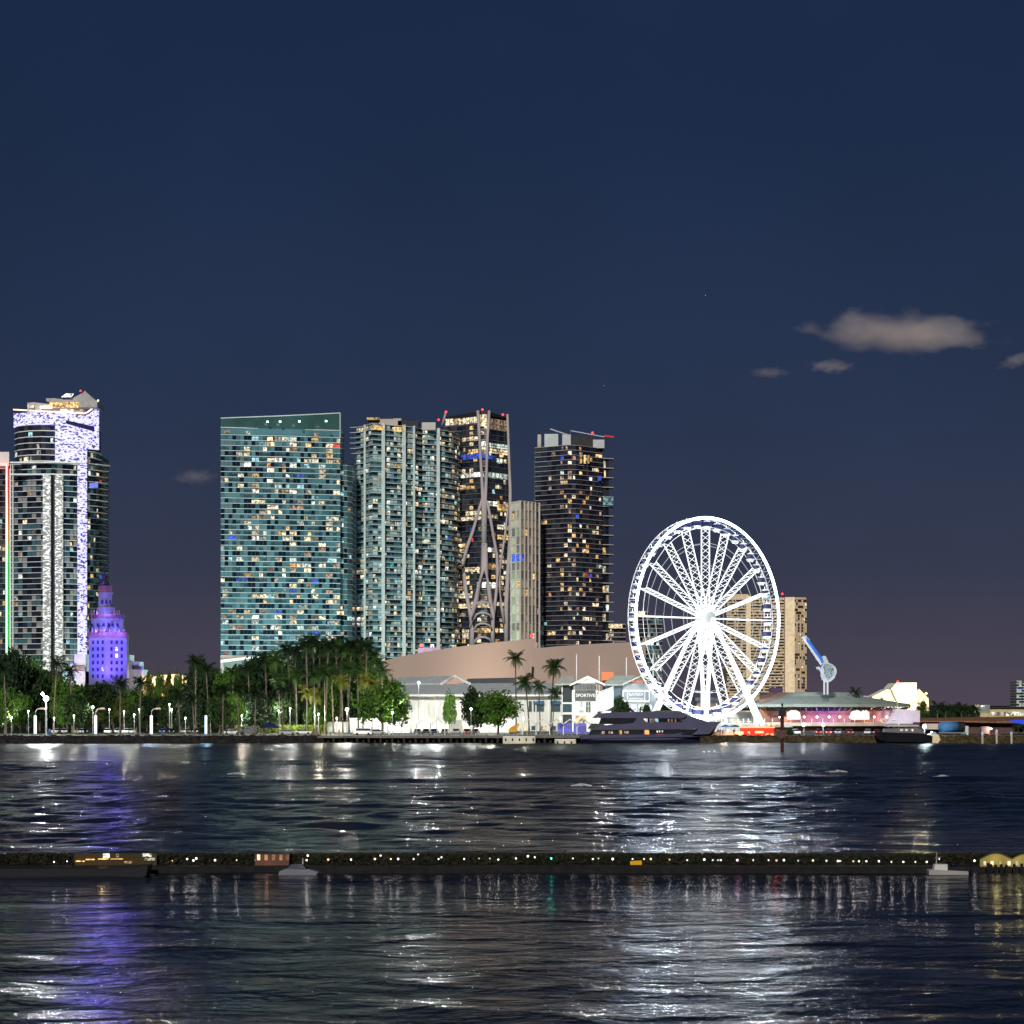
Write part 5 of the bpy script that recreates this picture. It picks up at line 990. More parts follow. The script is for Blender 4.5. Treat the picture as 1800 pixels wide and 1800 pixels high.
# --- quay dock with piles, railings and canopies
def quay():
    t = thing('dock', 'concrete dock on dark piles running along the mall between the lawn and the yacht', 'dock', (X(780, 602), 602, 0))
    mb = MB(); mb.box(X(560, 602), 598.5, GZ-.55, X(1018, 602), 601.4, GZ+.02); mb.box(X(560, 602), 601.4, GZ-.6, X(1240, 602), 612, GZ+.05); part('deck', mb, PAVE, t)
    pm = MB(); pm.tube([(0, 0, -2), (0, 0, GZ-.56)], .34, 7); pme = pm.mesh('pile', mat('wet_pile', (.03, .026, .02), .8))
    for k in range(44): px = 566+k*10.3; put('pile', pme, t, (X(px, 599)-t.location.x, -3+(k % 2)*1.3, 0))
    bw = MB(); bw.box(X(556, 604), 603, -2, X(1240, 604), 605, GZ-.56); part('back_wall', bw, mat('dock_wall', (.012, .012, .011), .9), t)
    rp = MB(); rp.box(-.04, -.04, 0, .04, .04, 1.05); rpe = rp.mesh('rail_post', GREYM)
    for k in range(58): put('rail_post', rpe, t, (X(662+k*6, 599)-t.location.x, -3.3, GZ))
    mb = MB(); [mb.tube([(X(662, 599), 598.7, GZ+h), (X(1010, 599), 598.7, GZ+h)], .035, 4) for h in (.5, 1.05)]; part('handrail', mb, GREYM, t)
    def canopy(px0, n, step, lb, purple=False):
        Yc = 622; t = thing('wing_canopy', lb, 'canopy', (X(px0+n*step/2, Yc), Yc, GZ)); 
        for k in range(n):
            a = px0+k*step; xa, xm, xb = X(a, Yc), X(a+step/2, Yc), X(a+step, Yc); zl, zh = Z(1272, Yc), Z(1263.5, Yc)
            mb = MB(); mb.slabY([(xa, zl), (xm, zh), (xb, zl), (xb, zl-.3), (xm, zh-.3), (xa, zl-.3)][::-1], Yc-2.6, Yc+2.6); part('roof_wing', mb, mat('canopy_cream', (.55, .55, .48), .7), t)
            mb = MB(); mb.tube([(xa, Yc-1.5, GZ), (xa, Yc-1.5, zl)], .13, 6); mb.tube([(xa, Yc-1.5, zl-1.2), (xa+.7, Yc-1.5, zl-.1)], .07, 4); part('post', mb, GREYM if px0 < 900 else WHITE, t)
        mb = MB(); mb.tube([(xb, Yc-1.5, GZ), (xb, Yc-1.5, zl)], .13, 6); part('post', mb, WHITE, t)
        return t
    canopy(682, 4, 25, 'row of cream gull-wing canopies on slim posts before the bright parking wall')
    c = canopy(918, 5, 24, 'row of bright white gull-wing canopies before the two-storey mall front')
    t = thing('banner_screen', 'vivid blue-violet printed screen under the gull-wing canopies left of the yacht', 'screen', (X(1000, 640), 640, GZ))
    for (a, c_) in ((980, 1004), (1008, 1031)):
        mb = MB(); mb.box(X(a, 640), 639.8, GZ, X(c_, 640), 640, Z(1271, 640)); part('panel', mb, led('banner_blue', (.10, .10, .75), .8, .6, .5, .35) if 'banner_blue' not in MAT else MAT['banner_blue'], t)
    t = thing('site_wall', 'bright white boundary wall lit by floodlights beside the parked cars', 'wall', (X(650, 665), 665, GZ))
    mb = MB(); mb.box(X(574, 665), 665, GZ, X(612, 665), 665.4, Z(1269, 665)); mb.box(X(614, 668), 668, GZ, X(720, 668), 668.5, Z(1262, 668)); mb.box(X(720, 672), 672, GZ, X(905, 672), 672.5, Z(1266, 672)); part('panel', mb, WHITE, t)
    t = thing('crane_truck', 'small yellow digger arm standing right of the round-crowned tree', 'digger', (X(903, 616), 616, GZ)); ye = mat('digger_yellow', (.55, .30, .03), .6)
    mb = MB(); mb.slabY([(X(a, 616), Z(c_, 616)) for a, c_ in [(893, 1284), (896, 1279), (908, 1273), (912, 1271), (913, 1274), (909, 1280), (908, 1287), (895, 1288)]][::-1], 615.5, 616.8); part('body', mb, ye, t)
    mb = MB(); mb.box(X(895, 616), 615.2, GZ+.4, X(908, 616), 617, Z(1287, 616)); part('tracks', mb, DARK, t)
    t = thing('canopy_tent', 'navy pop-up canopy tent on the lawn edge beside the dark van', 'tent', (X(475, 625), 625, GZ))
    c0 = X(475, 625); z0 = Z(1277, 625); mb = MB(); w_ = 2.7
    ap = (c0, 625, Z(1268, 625)); cs = [(c0-w_, 622.5, z0), (c0+w_, 622.5, z0), (c0+w_, 628, z0), (c0-w_, 628, z0)]
    for k in range(4): mb.face([cs[k], cs[(k+1) % 4], ap]); a, d = cs[k], cs[(k+1) % 4]; mb.face([(a[0], a[1], a[2]-.4), (d[0], d[1], d[2]-.4), d, a])
    part('canopy', mb, mat('navy_fabric', (.012, .018, .06), .8), t)
    for (x, y, z) in cs: mb = MB(); mb.tube([(x, y, GZ), (x, y, z)], .05, 4); part('leg', mb, GREYM, t)
    t = thing('rocky_mound', 'small dark conical heap at the edge of the lawn beside the white wall', 'mound', (X(555, 610), 610, GZ)); mb = MB(); mb.lathe((X(555, 610), 610, GZ-.1), [(1.5, 0), (1.35, .5), (.75, 1.3), (.35, 1.75), (.1, 1.8)], 9); part('heap', mb, mat('heap_brown', (.10, .085, .06), .9), t)
    t = thing('hedge', 'low bright yellow-green hedge strip in front of the lawn', 'hedge', (X(500, 650), 650, GZ)); mb = MB()
    for k in range(2600):
        x = R.uniform(X(415, 652), X(575, 652)); y = R.uniform(651, 654); z = GZ+R.uniform(.1, 2.2); s_ = .22; a = R.uniform(0, 3.14)
        d = Vector((math.cos(a)*s_, math.sin(a)*s_, R.uniform(-.15, .15))); u_ = Vector((R.uniform(-.1, .1), R.uniform(-.1, .1), s_)); p_ = Vector((x, y, z)); mb.face([p_-d-u_, p_+d-u_, p_+d+u_, p_-d+u_])
    part('foliage', mb, mat('hedge_leaf', (.14, .20, .03), .6, 0, .3), t, kind='stuff')
quay()
# --- cars
def make_car(col, suv=False):
    root = bpy.data.objects.new('parked_car', None)
    C.objects.link(root); L = 4.6 if not suv else 4.9; h = 1.45 if not suv else 1.8; paint = mat('car_paint_'+col[0], col[1], .25, .3, .03)
    mb = MB(); prof = [(-L/2, .35), (-L/2, .8), (-L/2+.15, .95), (-L/2+1, h*.62), (L/2-.9, h*.62), (L/2-.1, .85), (L/2, .45), (L/2-.1, .3), (-L/2+.1, .3)]
    mb.slabY([(a, c) for a, c in prof], -.88, .88); part('body', mb, paint, root)
    mb = MB(); top = [(-L/2+.7, h*.62), (-L/2+1.1 if not suv else -L/2+.5, h-.02), (L/2-1.9 if not suv else L/2-.5, h-.02), (L/2-.9 if not suv else L/2-.2, h*.62)]
    mb.slabY(top[::-1], -.8, .8); cab = part('cabin', mb, GLASS_DARK[0], root)
    mb = MB(); mb.box(top[1][0]+.05, -.76, h-.03, top[2][0]-.05, .76, h+.03); part('roof', mb, paint, cab)
    for sx_ in (-1, 1):
        for sy in (-1, 1):
            mb = MB(); mb.tube([(sx_*L*.31, sy*.74, .34), (sx_*L*.31, sy*.92, .34)], .34, 10); part('wheel', mb, DARK, root)
    for sy in (-.6, .6): mb = MB(); mb.box(-L/2-.02, sy-.18, .62, -L/2+.05, sy+.18, .78); part('headlight', mb, mat('lamp_lens', (.8, .8, .8), .2), root)
    return root
CARC = {k: (k, v) for k, v in dict(white=(.7, .7, .7), silver=(.35, .36, .38), black=(.015, .015, .018), red=(.35, .03, .02), blue=(.05, .1, .25), grey=(.1, .1, .11)).items()}
used = {}
def car(col, px, Y, lb, suv=False, rz=0., group='cars parked along the waterfront'):
    k = (col, suv)
    if k not in used: o = used[k] = make_car(CARC[col], suv); ALL.append(o)
    else: o = copy_tree(used[k])
    o.location = (X(px, Y), Y, GZ+.05 if not 625 < Y < 655 else GZ+.03); o.rotation_euler = (0, 0, rz); o['label'] = lb; o['category'] = 'car'; o['group'] = group; return o
def cars():
    car('grey', 437, 618, 'large dark grey van parked left of the navy tent', True).scale = (1.15, 1, 1.25)
    car('white', 408, 622, 'white car half hidden left of the dark grey van'); car('silver', 506, 616, 'silver hatchback parked right of the navy tent'); car('white', 533, 626, 'white car at the right end of the row beside the tent')
    car('white', 638, 612, 'white sport utility vehicle alone before the white boundary wall', True); car('silver', 664, 622, 'silver pickup just right of the white utility vehicle')
    for i, (px, c) in enumerate(((735, 'white'), (750, 'silver'), (764, 'blue'), (783, 'white'), (803, 'silver'), (822, 'red'), (836, 'white'))):
        car(c, px, 632, ['white car at the left end of the row under the gull-wing canopies', 'silver car second in the row under the gull-wing canopies', 'blue car in the row under the gull-wing canopies', 'white car right of the blue one under the canopies', 'silver car between the canopies and the red car', 'red car parked left of the round-crowned tree', 'white car partly behind the round-crowned tree'][i], rz=rad(82))
    L = ['white car left of the second lit tube', 'silver car in the glare behind the big floodlight', 'white car under the trees left of the second lit tube', 'dark car under the trees by the second lit tube', 'white car right of the second lit tube', 'silver car right of the second lit tube', 'white car midway between second and third lit tubes', 'blue car right of the third lit tube', 'black car between third and fourth lit tubes', 'silver car between third and fourth lit tubes', 'black car left of the fourth lit tube']
    for i, (px, c) in enumerate(((98, 'white'), (113, 'silver'), (142, 'white'), (155, 'black'), (190, 'white'), (207, 'silver'), (226, 'white'), (286, 'blue'), (301, 'black'), (326, 'silver'), (344, 'black'))): car(c, px, 645+(i % 2)*2, L[i], rz=rad(R.choice((78, 100, 92, 68))))
    L = ['white car right of the channel marker', 'red car beneath the cafe terrace left of centre', 'red car under the glowing cafe emblem', 'silver car beneath the cafe terrace centre', 'red car beneath the cafe terrace', 'white car left of the black work boat', 'red car hidden beside the bow of the black work boat']
    for i, (px, c) in enumerate(((1405, 'white'), (1448, 'red'), (1462, 'red'), (1474, 'silver'), (1490, 'red'), (1520, 'white'), (1533, 'red'))): car(c, px+(i-3)*3, 622+(i % 2)*2, L[i], rz=rad(R.uniform(70, 110)))
cars()
# --- trees
def leafquad(mb, p, s_, m=0):
    n = Vector((R.gauss(0, 1), R.gauss(0, 1), R.gauss(.4, 1))).normalized(); a = n.orthogonal().normalized(); b = n.cross(a); t_ = R.uniform(0, 6.28); a, b = a*math.cos(t_)+b*math.sin(t_), b*math.cos(t_)-a*math.sin(t_)
    mb.face([p-a*s_, p-b*s_*.6, p+a*s_, p+b*s_*.6], m)
def broadleaf(w_, h, th, nl=2400, seed=1, m=0):
    """crown width, total height, clear trunk height"""
    global R
    old = R; R = random.Random(seed); cr = MB(); tk = MB()
    cl = []
    for i in range(40):
        a = R.uniform(0, 6.28); rr = math.sqrt(R.random())*.42*w_; zz = R.uniform(0, 1); env = math.sqrt(max(.05, 1-(2*zz-.85)**2*.62)); cl.append((Vector((math.cos(a)*rr*env, math.sin(a)*rr*env, th+(h-th)*(.1+.82*zz))), R.uniform(.10, .2)*w_))
    for k in range(nl):
        c, r = R.choice(cl); d = Vector((R.gauss(0, 1), R.gauss(0, 1), R.gauss(0, .75))).normalized()*r*R.uniform(.55, 1.05); leafquad(cr, c+d, R.uniform(.22, .46))
    tk.tube([(0, 0, -.2), (.1, 0, th*.5), (0, .1, th*1.05)], [.32, .24, .2], 7)
    for c, r in cl[:9]: tk.tube([(0, 0, th*.9), c*.5+Vector((0, 0, th*.45)), c], [.14, .09, .04], 4)
    R = old; return tk.mesh('trunk', BARK), cr.mesh('crown', LEAF[m])
BL = [broadleaf(9, 9, 1.7, 3600, 1, 0), broadleaf(10, 8, 2.2, 3800, 2, 1), broadleaf(8, 11, 1.9, 3600, 3, 2), broadleaf(11, 9, 2.0, 4200, 4, 3), broadleaf(7, 7, 1.6, 2800, 5, 0), broadleaf(9, 9, 2.0, 3600, 6, 1)]
def frondmesh(L, droop, mi, seed):
    rr = random.Random(seed); mb = MB(); n = 15; pts = []
    for i in range(n+1): u = i/n; pts.append(Vector((L*(u-.12*u*u*u), 0, L*(.32*u-droop*u*u))))
    mb.tube(pts[::3], [.05, .05, .04, .03, .02, .01][:len(pts[::3])], 3)
    for i in range(1, n+1):
        u = i/n; ll = L*.30*math.sin(math.pi*min(1, .18+u*.78))+.12; p = pts[i]; d = (pts[i]-pts[i-1]).normalized()
        for s_ in (-1, 1):
            q = p+Vector((d.x*ll*.45, s_*ll*.85, -ll*rr.uniform(.25, .6))); mb.face([p-d*.09, p+d*.09, q+d*.03, q-d*.03])
    return mb.mesh('frond', PLEAF[mi])
FR = {}
for mi in range(3): FR[mi] = [frondmesh(3.1, .42, mi, 1), frondmesh(3.3, .62, mi, 2), frondmesh(2.8, .9, mi, 3)]
def palm(px, Y, ytop, lb, mi=0, nf=18, sc=1., lean=0., group='palms along the waterfront', g=None, cat='palm tree', base=None):
    g = GZ if g is None else g; h = Z(ytop, Y)-g-1.0*sc; b = Vector((X(px, Y)-lean*h, Y, g)); t = thing('palm_tree', lb, cat, b, group); rr = random.Random(int(px*7+Y))
    mb = MB(); k = 6; pts = [b+Vector((lean*h*(i/k)**1.6, 0, h*i/k)) for i in range(k+1)]; mb.tube(pts, [.30*sc]+[.17*sc]*(k-1)+[.13*sc], 6); part('trunk', mb, BARKP if mi != 1 else BARK, t)
    top = pts[-1]
    for i in range(nf):
        tier = i % 3; el = (.75, .15, -.45)[tier]+rr.uniform(-.2, .2); o = put('frond', FR[mi][tier if rr.random() < .8 else 1], t, top-b); o.rotation_euler = (rr.uniform(-.3, .3), -el, i*2.399+rr.uniform(-.3, .3)); s_ = sc*rr.uniform(.85, 1.15); o.scale = (s_, s_, s_)
    return t
def tree(k, px, Y, ytop, wpx, lb, group='broadleaf trees in the waterfront park', g=None):
    g = GZ if g is None else g; tm, cm = BL[k]; W_ = (9, 10, 8, 11, 7, 9)[k]; H_ = (9, 8, 11, 9, 7, 9)[k]; h = Z(ytop, Y)-g; w_ = wpx*Y/F
    t = thing('tree', lb, 'tree', (X(px, Y), Y, g), group, R.uniform(0, 6.28)); s_ = (w_/W_, w_/W_, h/H_); put('trunk', tm, t, sc=s_); put('crown', cm, t, sc=s_); return t
def place(px):
    marks = [(0, 'the left photo edge'), (62, 'the first lit tube'), (80, 'the big floodlight'), (168, 'the second lit tube'), (185, 'the violet-blue tower'), (234, 'the small white annex'), (266, 'the third lit tube'), (300, 'the far yellow-lit houses'), (362, 'the fourth lit tube'), (437, 'the dark van'), (475, 'the navy tent'), (520, 'the lawn mound'), (555, 'the dark heap'), (610, 'the white-lit quay lamp'), (640, 'the white utility vehicle'), (700, 'the left gull-wing canopies')]
    m = min(marks, key=lambda q: abs(q[0]-px)); return ('left of ' if px < m[0]-6 else 'right of ' if px > m[0]+6 else 'by ')+m[1]
SEEN = {}
def uniq(kind, px):
    s_ = '%s %s' % (kind, place(px)); SEEN[s_] = SEEN.get(s_, 0)+1
    return s_ if SEEN[s_] == 1 else '%s, %s one there' % (s_, ('', '', 'second', 'third', 'fourth', 'fifth', 'sixth', 'seventh', 'eighth', 'ninth')[SEEN[s_]])
def trees():
    rr = random.Random(5)
    # tall back row, left
    for (px, Y, yt, wd, k) in ((-6, 720, 1150, 60, 0), (22, 690, 1148, 56, 3), (48, 730, 1160, 52, 1), (70, 700, 1172, 50, 0), (96, 720, 1180, 46, 2), (118, 690, 1190, 44, 5), (146, 715, 1196, 42, 0), (176, 735, 1192, 50, 3), (200, 700, 1200, 40, 0), (232, 730, 1200, 46, 1), (258, 700, 1212, 40, 3), (290, 740, 1218, 46, 0), (318, 720, 1196, 44, 0), (345, 700, 1166, 46, 3), (372, 725, 1172, 46, 0), (398, 700, 1180, 40, 1), (425, 730, 1176, 46, 0), (450, 745, 1164, 50, 3), (480, 760, 1160, 52, 1), (510, 750, 1160, 50, 0), (540, 740, 1148, 52, 3), (572, 745, 1146, 52, 0), (604, 740, 1148, 52, 3), (632, 735, 1154, 46, 0), (655, 725, 1172, 40, 5)):
        tree(k, px, Y, yt+(12 if 140 < px < 320 else 0)+rr.uniform(-3, 7), wd*1.45, uniq('tall leafy tree in back row', px))
    for (px, Y, yt, wd, k) in ((8, 640, 1215, 44, 1), (36, 660, 1222, 40, 5), (112, 655, 1226, 34, 1), (135, 640, 1222, 40, 0), (160, 670, 1230, 36, 2), (216, 672, 1226, 34, 2), (240, 660, 1240, 30, 4), (300, 668, 1228, 40, 0), (332, 660, 1222, 36, 3), (386, 655, 1228, 40, 0), (412, 672, 1222, 36, 1), (452, 640, 1218, 44, 3), (500, 668, 1216, 40, 0), (536, 690, 1208, 44, 3), (556, 660, 1236, 34, 1), (590, 700, 1190, 50, 1), (628, 700, 1196, 50, 0), (660, 690, 1186, 60, 1), (690, 700, 1196, 40, 5)):
        tree(k, px, Y, yt, wd*1.35, uniq('bushy low-crowned tree', px))
    tree(1, 672, 622, 1212, 100, 'broad dark round-crowned tree spreading over the left gull-wing canopies')
    tree(1, 876, 618, 1219, 84, 'broad bright green round-crowned tree before the mall, left of the yellow digger')
    tree(4, 832, 622, 1212, 40, 'dark fan-leaved tree just left of the bright round-crowned tree')
    tree(5, 790, 660, 1219, 26, 'small pale floodlit tree before the mall wall')
    tree(4, 1090, 668, 1228, 34, 'floodlit green tree behind the yacht mast')
    tree(4, 1135, 668, 1240, 24, 'small floodlit bush behind the yacht wheelhouse')
    sb = MB(); k_ = 0
    while k_ < 16000:
        px = rr.uniform(-60, 690); Ys = rr.uniform(762, 790); hmax = 7.5+2.5*math.sin(px*.05)+1.5*math.sin(px*.13+1); leafquad(sb, Vector((X(px, Ys), Ys, GZ+hmax*rr.random()**.7)), rr.uniform(.3, .65), rr.choice((0, 0, 3, 1))); k_ += 1
    stuff('understorey', sb, LEAF, 'dense dark shrubbery closing the gaps behind the park trees', 'shrubbery')
    # royal palms and coconut palms
    for (px, Y, yt, mi, s_) in ((212, 612, 1195, 1, 1.05), (248, 612, 1192, 1, 1.1), (313, 612, 1216, 1, .9), (338, 612, 1222, 1, .9), (392, 612, 1205, 1, 1), (418, 612, 1205, 1, 1), (450, 614, 1212, 1, 1), (495, 616, 1206, 1, 1), (344, 650, 1156, 1, 1.2), (362, 680, 1168, 1, 1.2), (410, 690, 1176, 0, 1.1), (436, 680, 1168, 1, 1.2), (466, 690, 1152, 1, 1.3), (484, 680, 1150, 0, 1.3), (505, 700, 1136, 1, 1.4), (520, 690, 1140, 1, 1.3), (538, 680, 1124, 1, 1.4), (550, 705, 1120, 0, 1.4), (562, 690, 1128, 1, 1.3), (577, 680, 1128, 1, 1.3), (590, 700, 1124, 1, 1.4), (602, 690, 1132, 0, 1.3), (618, 690, 1128, 1, 1.3), (632, 700, 1130, 1, 1.3), (645, 680, 1130, 1, 1.3), (655, 690, 1146, 0, 1.3), (664, 680, 1158, 0, 1.2), (672, 676, 1172, 0, 1.1), (552, 640, 1180, 0, 1.2), (570, 640, 1176, 0, 1.2), (582, 644, 1172, 0, 1.2), (600, 640, 1190, 2, 1.1), (540, 650, 1210, 2, 1.1), (556, 650, 1216, 2, 1.0), (640, 650, 1188, 2, 1.1), (655, 655, 1196, 2, 1.1), (520, 655, 1178, 0, 1.2), (490, 655, 1186, 0, 1.2), (610, 650, 1168, 0, 1.2), (628, 656, 1166, 0, 1.2), (6, 625, 1168, 1, 1.2), (100, 640, 1160, 1, 1.2), (122, 650, 1172, 1, 1.1)):
        kind = 'dark silhouetted palm with a thin trunk' if Y < 620 else 'tall palm in the dense grove' if yt < 1165 else 'yellow-lit palm with hanging fronds' if mi == 2 else 'mid-height palm'
        palm(px, Y, yt, uniq(kind, px), mi, 17 if yt > 1150 else 20, s_, rr.uniform(-.05, .05))
    palm(906, 640, 1150, 'lone tall palm standing clear against the pink arena wall', 0, 20, 1.12, -.01)
    palm(974, 628, 1164, 'full green palm just left of the SPORTIVE shop', 0, 24, 1.22, .05)
    palm(923, 634, 1192, 'drooping palm with a curved trunk right of the lone tall palm', 0, 20, 1.15, -.08)
    palm(947, 634, 1200, 'smaller palm between the drooping palm and the full green palm', 0, 17, .95, -.03)
    palm(975, 622, 1212, 'short palm below the full green palm by the blue awnings', 0, 17, .9, .05)
    palm(1503, 704, 1212, 'dark conifer-like palm on the cafe roofline right of the guitar', 1, 14, .8)
    for (px, Y, yt, s_) in ((1648, 700, 1236, 1), (1662, 690, 1240, .9), (1676, 700, 1241, .9), (1690, 700, 1239, .9), (1703, 690, 1242, .9), (1716, 690, 1244, .8)):
        palm(px, Y, yt, {1648: 'dark palm nearest the floodlit hall', 1662: 'dark palm second from the floodlit hall', 1676: 'dark palm third from the floodlit hall', 1690: 'dark palm above the blue tank', 1703: 'dark palm second from the tan pavilion', 1716: 'dark palm beside the tan pavilion'}[px], 1, 14, s_, group='dark palms behind the shed')
    for (px, Y, yt, wd) in ((1655, 730, 1244, 30), (1685, 740, 1246, 34), (1708, 735, 1247, 26)): tree(0, px, Y, yt, wd, {1655: 'dark tree mass right of the floodlit hall', 1685: 'dark tree behind the palms above the blue tank', 1708: 'dark tree beside the tan pavilion'}[px], 'dark trees behind the shed')
    tree(2, 1548, 960, 1227, 20, 'small dark tree in front of the floodlit hall left wing', 'trees before the floodlit hall'); tree(2, 1622, 960, 1232, 24, 'lit yellow tree right of the floodlit hall', 'trees before the floodlit hall')
    tree(0, 1792, 625, 1270, 26, 'dark bush under the blue canopy at the right edge', 'dark trees behind the shed')
trees()
# far lit houses between the annex and the palms
def far_town():
    rr = random.Random(9)
    for i, (px, wd, yt) in enumerate(((258, 16, 1188), (274, 14, 1190), (290, 18, 1187), (307, 16, 1186), (322, 12, 1188))):
        Y = 900; t = thing('house', ('left-most', 'second', 'middle', 'fourth', 'right-most')[i]+' far lit house in the gap right of the violet-blue tower', 'house', (X(px, Y), Y, GZ), 'far lit houses')
        mb = MB(); mb.box(X(px-wd/2, Y), Y, GZ, X(px+wd/2, Y)-.1, Y+8, Z(yt, Y)); part('wall', mb, mat('far_wall', (.5, .38, .25), .8), t)
        mb = MB(); mb.prism([(X(px-wd/2-.5, Y), Y-.6), (X(px+wd/2+.5, Y)-.2, Y-.6), (X(px+wd/2+.5, Y)-.2, Y+9), (X(px-wd/2-.5, Y), Y+9)], Z(yt, Y), [Z(yt-.6, Y), Z(yt-.6, Y), Z(yt-2, Y), Z(yt-2, Y)]); part('roof', mb, CONCB, t)
        for k in range(int(wd/5)):
            for r_ in range(2): mb = MB(); x = X(px-wd/2+1.5+k*5, Y); z = Z(yt+5+r_*6, Y); mb.box(x, Y-.15, z-.6, x+.7, Y-.05, z+.5); part('window', mb, ROOMS[rr.choice((0, 1, 3, 7))], t)
        point(t, P(px, yt+8, Y-7), (1, .7, .35), 3600, .3)
    for i, px in enumerate((262, 280, 297, 312)): tree((2, 5)[i % 2], px, 885, 1180+(i % 2)*3, 20, ('left', 'second', 'third', 'right')[i]+' yellow-lit tree above the far houses', 'yellow-lit far trees')
far_town()
# --- lamps
def globe_lamp(px, py, Y, lb, col=(1, 1, .95), pw=900, r=.3, group='street lamps in the park', g=None, s_=9, pole=.08):
    g = GZ if g is None else g; p = P(px, py, Y); t = thing('street_lamp', lb, 'street lamp', (p.x, Y, g), group)
    mb = MB(); mb.tube([(p.x, Y, g), (p.x, Y, p.z)], [pole*1.4, pole], 5); part('pole', mb, GREYM, t)
    mb = MB(); mb.lathe(p, [(r*.3, -r), (r*.9, -r*.5), (r, 0), (r*.8, r*.6), (r*.2, r)], 8); part('lamp_head', mb, emit('lamp_%d' % (hash(col) % 9973), col, s_), t, True)
    if pw: point(t, (p.x, Y-r-.15, p.z), col, pw, r)
    return t
def lamps():
    t = globe_lamp(81, 1228, 612, 'very bright white floodlight on a pale mast between the first and second lit tubes', (.95, 1, 1), 14000, .7, 'floodlights', s_=30, pole=.22)
    mb = MB(); c = P(75, 1220, 612); mb.lathe(c, [(.1, -.5), (.5, 0), (.1, .5)], 8); part('lamp_head', mb, emit('flood_white', (1, 1, 1), 20), t)
    globe_lamp(768, 1237, 650, 'very bright white floodlight before the grey mall roof', (.95, 1, .97), 17000, .5, 'floodlights', s_=30, pole=.15)
    globe_lamp(736, 1200, 690, 'tall thin lamp mast with a small bright head against the mall roof', (1, 1, 1), 6000, .4, 'floodlights', s_=12)
    globe_lamp(1650-25, 1277, 603, 'bright bluish floodlight at the stern of the black work boat', (.8, .95, 1), 5000, .5, 'floodlights', s_=30)
    globe_lamp(610, 1247, 608, 'bright white quay lamp on a curved dark pole left of the round-crowned tree', (1, 1, .93), 5000, .42, s_=22)
    globe_lamp(729, 1253, 640, 'white lamp under the left gull-wing canopies', (.9, 1, 1), 5500, .42, s_=16); globe_lamp(828, 1246, 606, 'lamp on a black post before the dark fan-leaved tree', (1, 1, .95), 1500, .3)
    globe_lamp(1063, 1238, 676, 'glaring lamp on the white canopy wing behind the yacht stern', (1, 1, .95), 9000, .5, 'floodlights', s_=14)
    globe_lamp(1413, 1274, 618, 'left of two bright white lamps below the cafe terrace', (1, 1, 1), 1600, .42, 'cafe lamps', s_=22); globe_lamp(1447, 1274, 618, 'right of two bright white lamps below the cafe terrace', (1, 1, 1), 1600, .42, 'cafe lamps', s_=22)
    for (px, py, Y, lb) in ((163, 1243, 640, 'white globe lamp left of the second lit tube top'), (192, 1247, 650, 'small white lamp between the second tube and the silhouetted palms'), (245, 1247, 650, 'small white lamp left of the third lit tube'), (298, 1238, 660, 'yellowish globe lamp right of the third lit tube'), (302, 1247, 660, 'tiny lamp below the yellowish globe lamp'), (449, 1242, 640, 'small lamp over the dark van'), (510, 1245, 650, 'lamp on the lawn behind the navy tent'), (490, 1249, 665, 'faint lamp on the lawn left of the brighter one'), (690, 1252, 615, 'globe lamp under the broad dark round-crowned tree'), (50, 1250, 645, 'lamp in the trees left of the first lit tube'), (370, 1248, 655, 'faint lamp above the fourth lit tube'), (560, 1255, 640, 'warm lamp at the foot of the palm grove'), (640, 1240, 670, 'warm lamp in the right end of the palm grove'), (20, 1262, 640, 'low lamp in the green bushes by the left photo edge')):
        globe_lamp(px, py, Y, lb, (1, .92, .7) if px in (298, 560, 640) else (1, 1, .95), {560: 9000, 640: 9000, 510: 9000, 490: 6000, 20: 3500, 163: 3500, 50: 3000, 449: 5000}.get(px, 1800), .24 if px != 163 else .36)
    for (px, py, Y, pw, lb) in ((95, 1262, 634, 4000, 'added park lamp hidden in green foliage right of the big floodlight'), (130, 1258, 630, 3500, 'added park lamp glowing through foliage left of the second lit tube'), (218, 1250, 634, 5000, 'added park lamp in yellow-green foliage between two silhouetted palms'), (236, 1256, 640, 4000, 'added park lamp right of the yellow-green foliage'), (326, 1262, 636, 2500, 'faint added park lamp left of the fourth lit tube'), (425, 1258, 636, 7000, 'added park lamp behind the dark van'), (470, 1252, 660, 9000, 'added park lamp on the lawn mound behind the tent'), (535, 1262, 690, 9000, 'added park lamp at the right foot of the lawn mound'), (592, 1262, 634, 6000, 'added lamp under the palms left of the quay lamp'), (665, 1240, 665, 9000, 'added lamp behind the broad dark round-crowned tree'), (860, 1262, 650, 14000, 'added lamp behind the trunk of the bright round-crowned tree'), (700, 1240, 700, 9000, 'added lamp at the left end of the mall'), (920, 1262, 660, 8000, 'added lamp behind the yellow digger'), (985, 1262, 655, 6000, 'added lamp over the blue-violet screens'), (1110, 1255, 670, 12000, 'added lamp beneath the BAYSIDE sign')):  # lamps added to bring up the foliage, lawn and mall front
        globe_lamp(px, py, Y, lb, (1, .97, .8), pw, .22)
    # four vertical blue-white tube columns
    for i, (px, head) in enumerate(((62, 1), (168, 1), (266, 1), (362, 0))):
        Y = 607; x = X(px, Y); t = thing('light_column', ('first', 'second', 'third', 'fourth')[i]+' tall blue-white lit tube column from the left along the sea wall', 'light column', (x, Y, GZ), 'lit tube columns along the sea wall')
        mb = MB(); mb.tube([(x, Y, GZ+.5), (x, Y, Z(1258, Y))], .36 if i < 3 else .3, 10); part('tube', mb, emit('tube_blue', (.55, .78, 1), 3.2, True), t, True)
        mb = MB(); mb.tube([(x, Y, GZ), (x, Y, GZ+.5)], .4, 8); part('base', mb, GREYM, t)
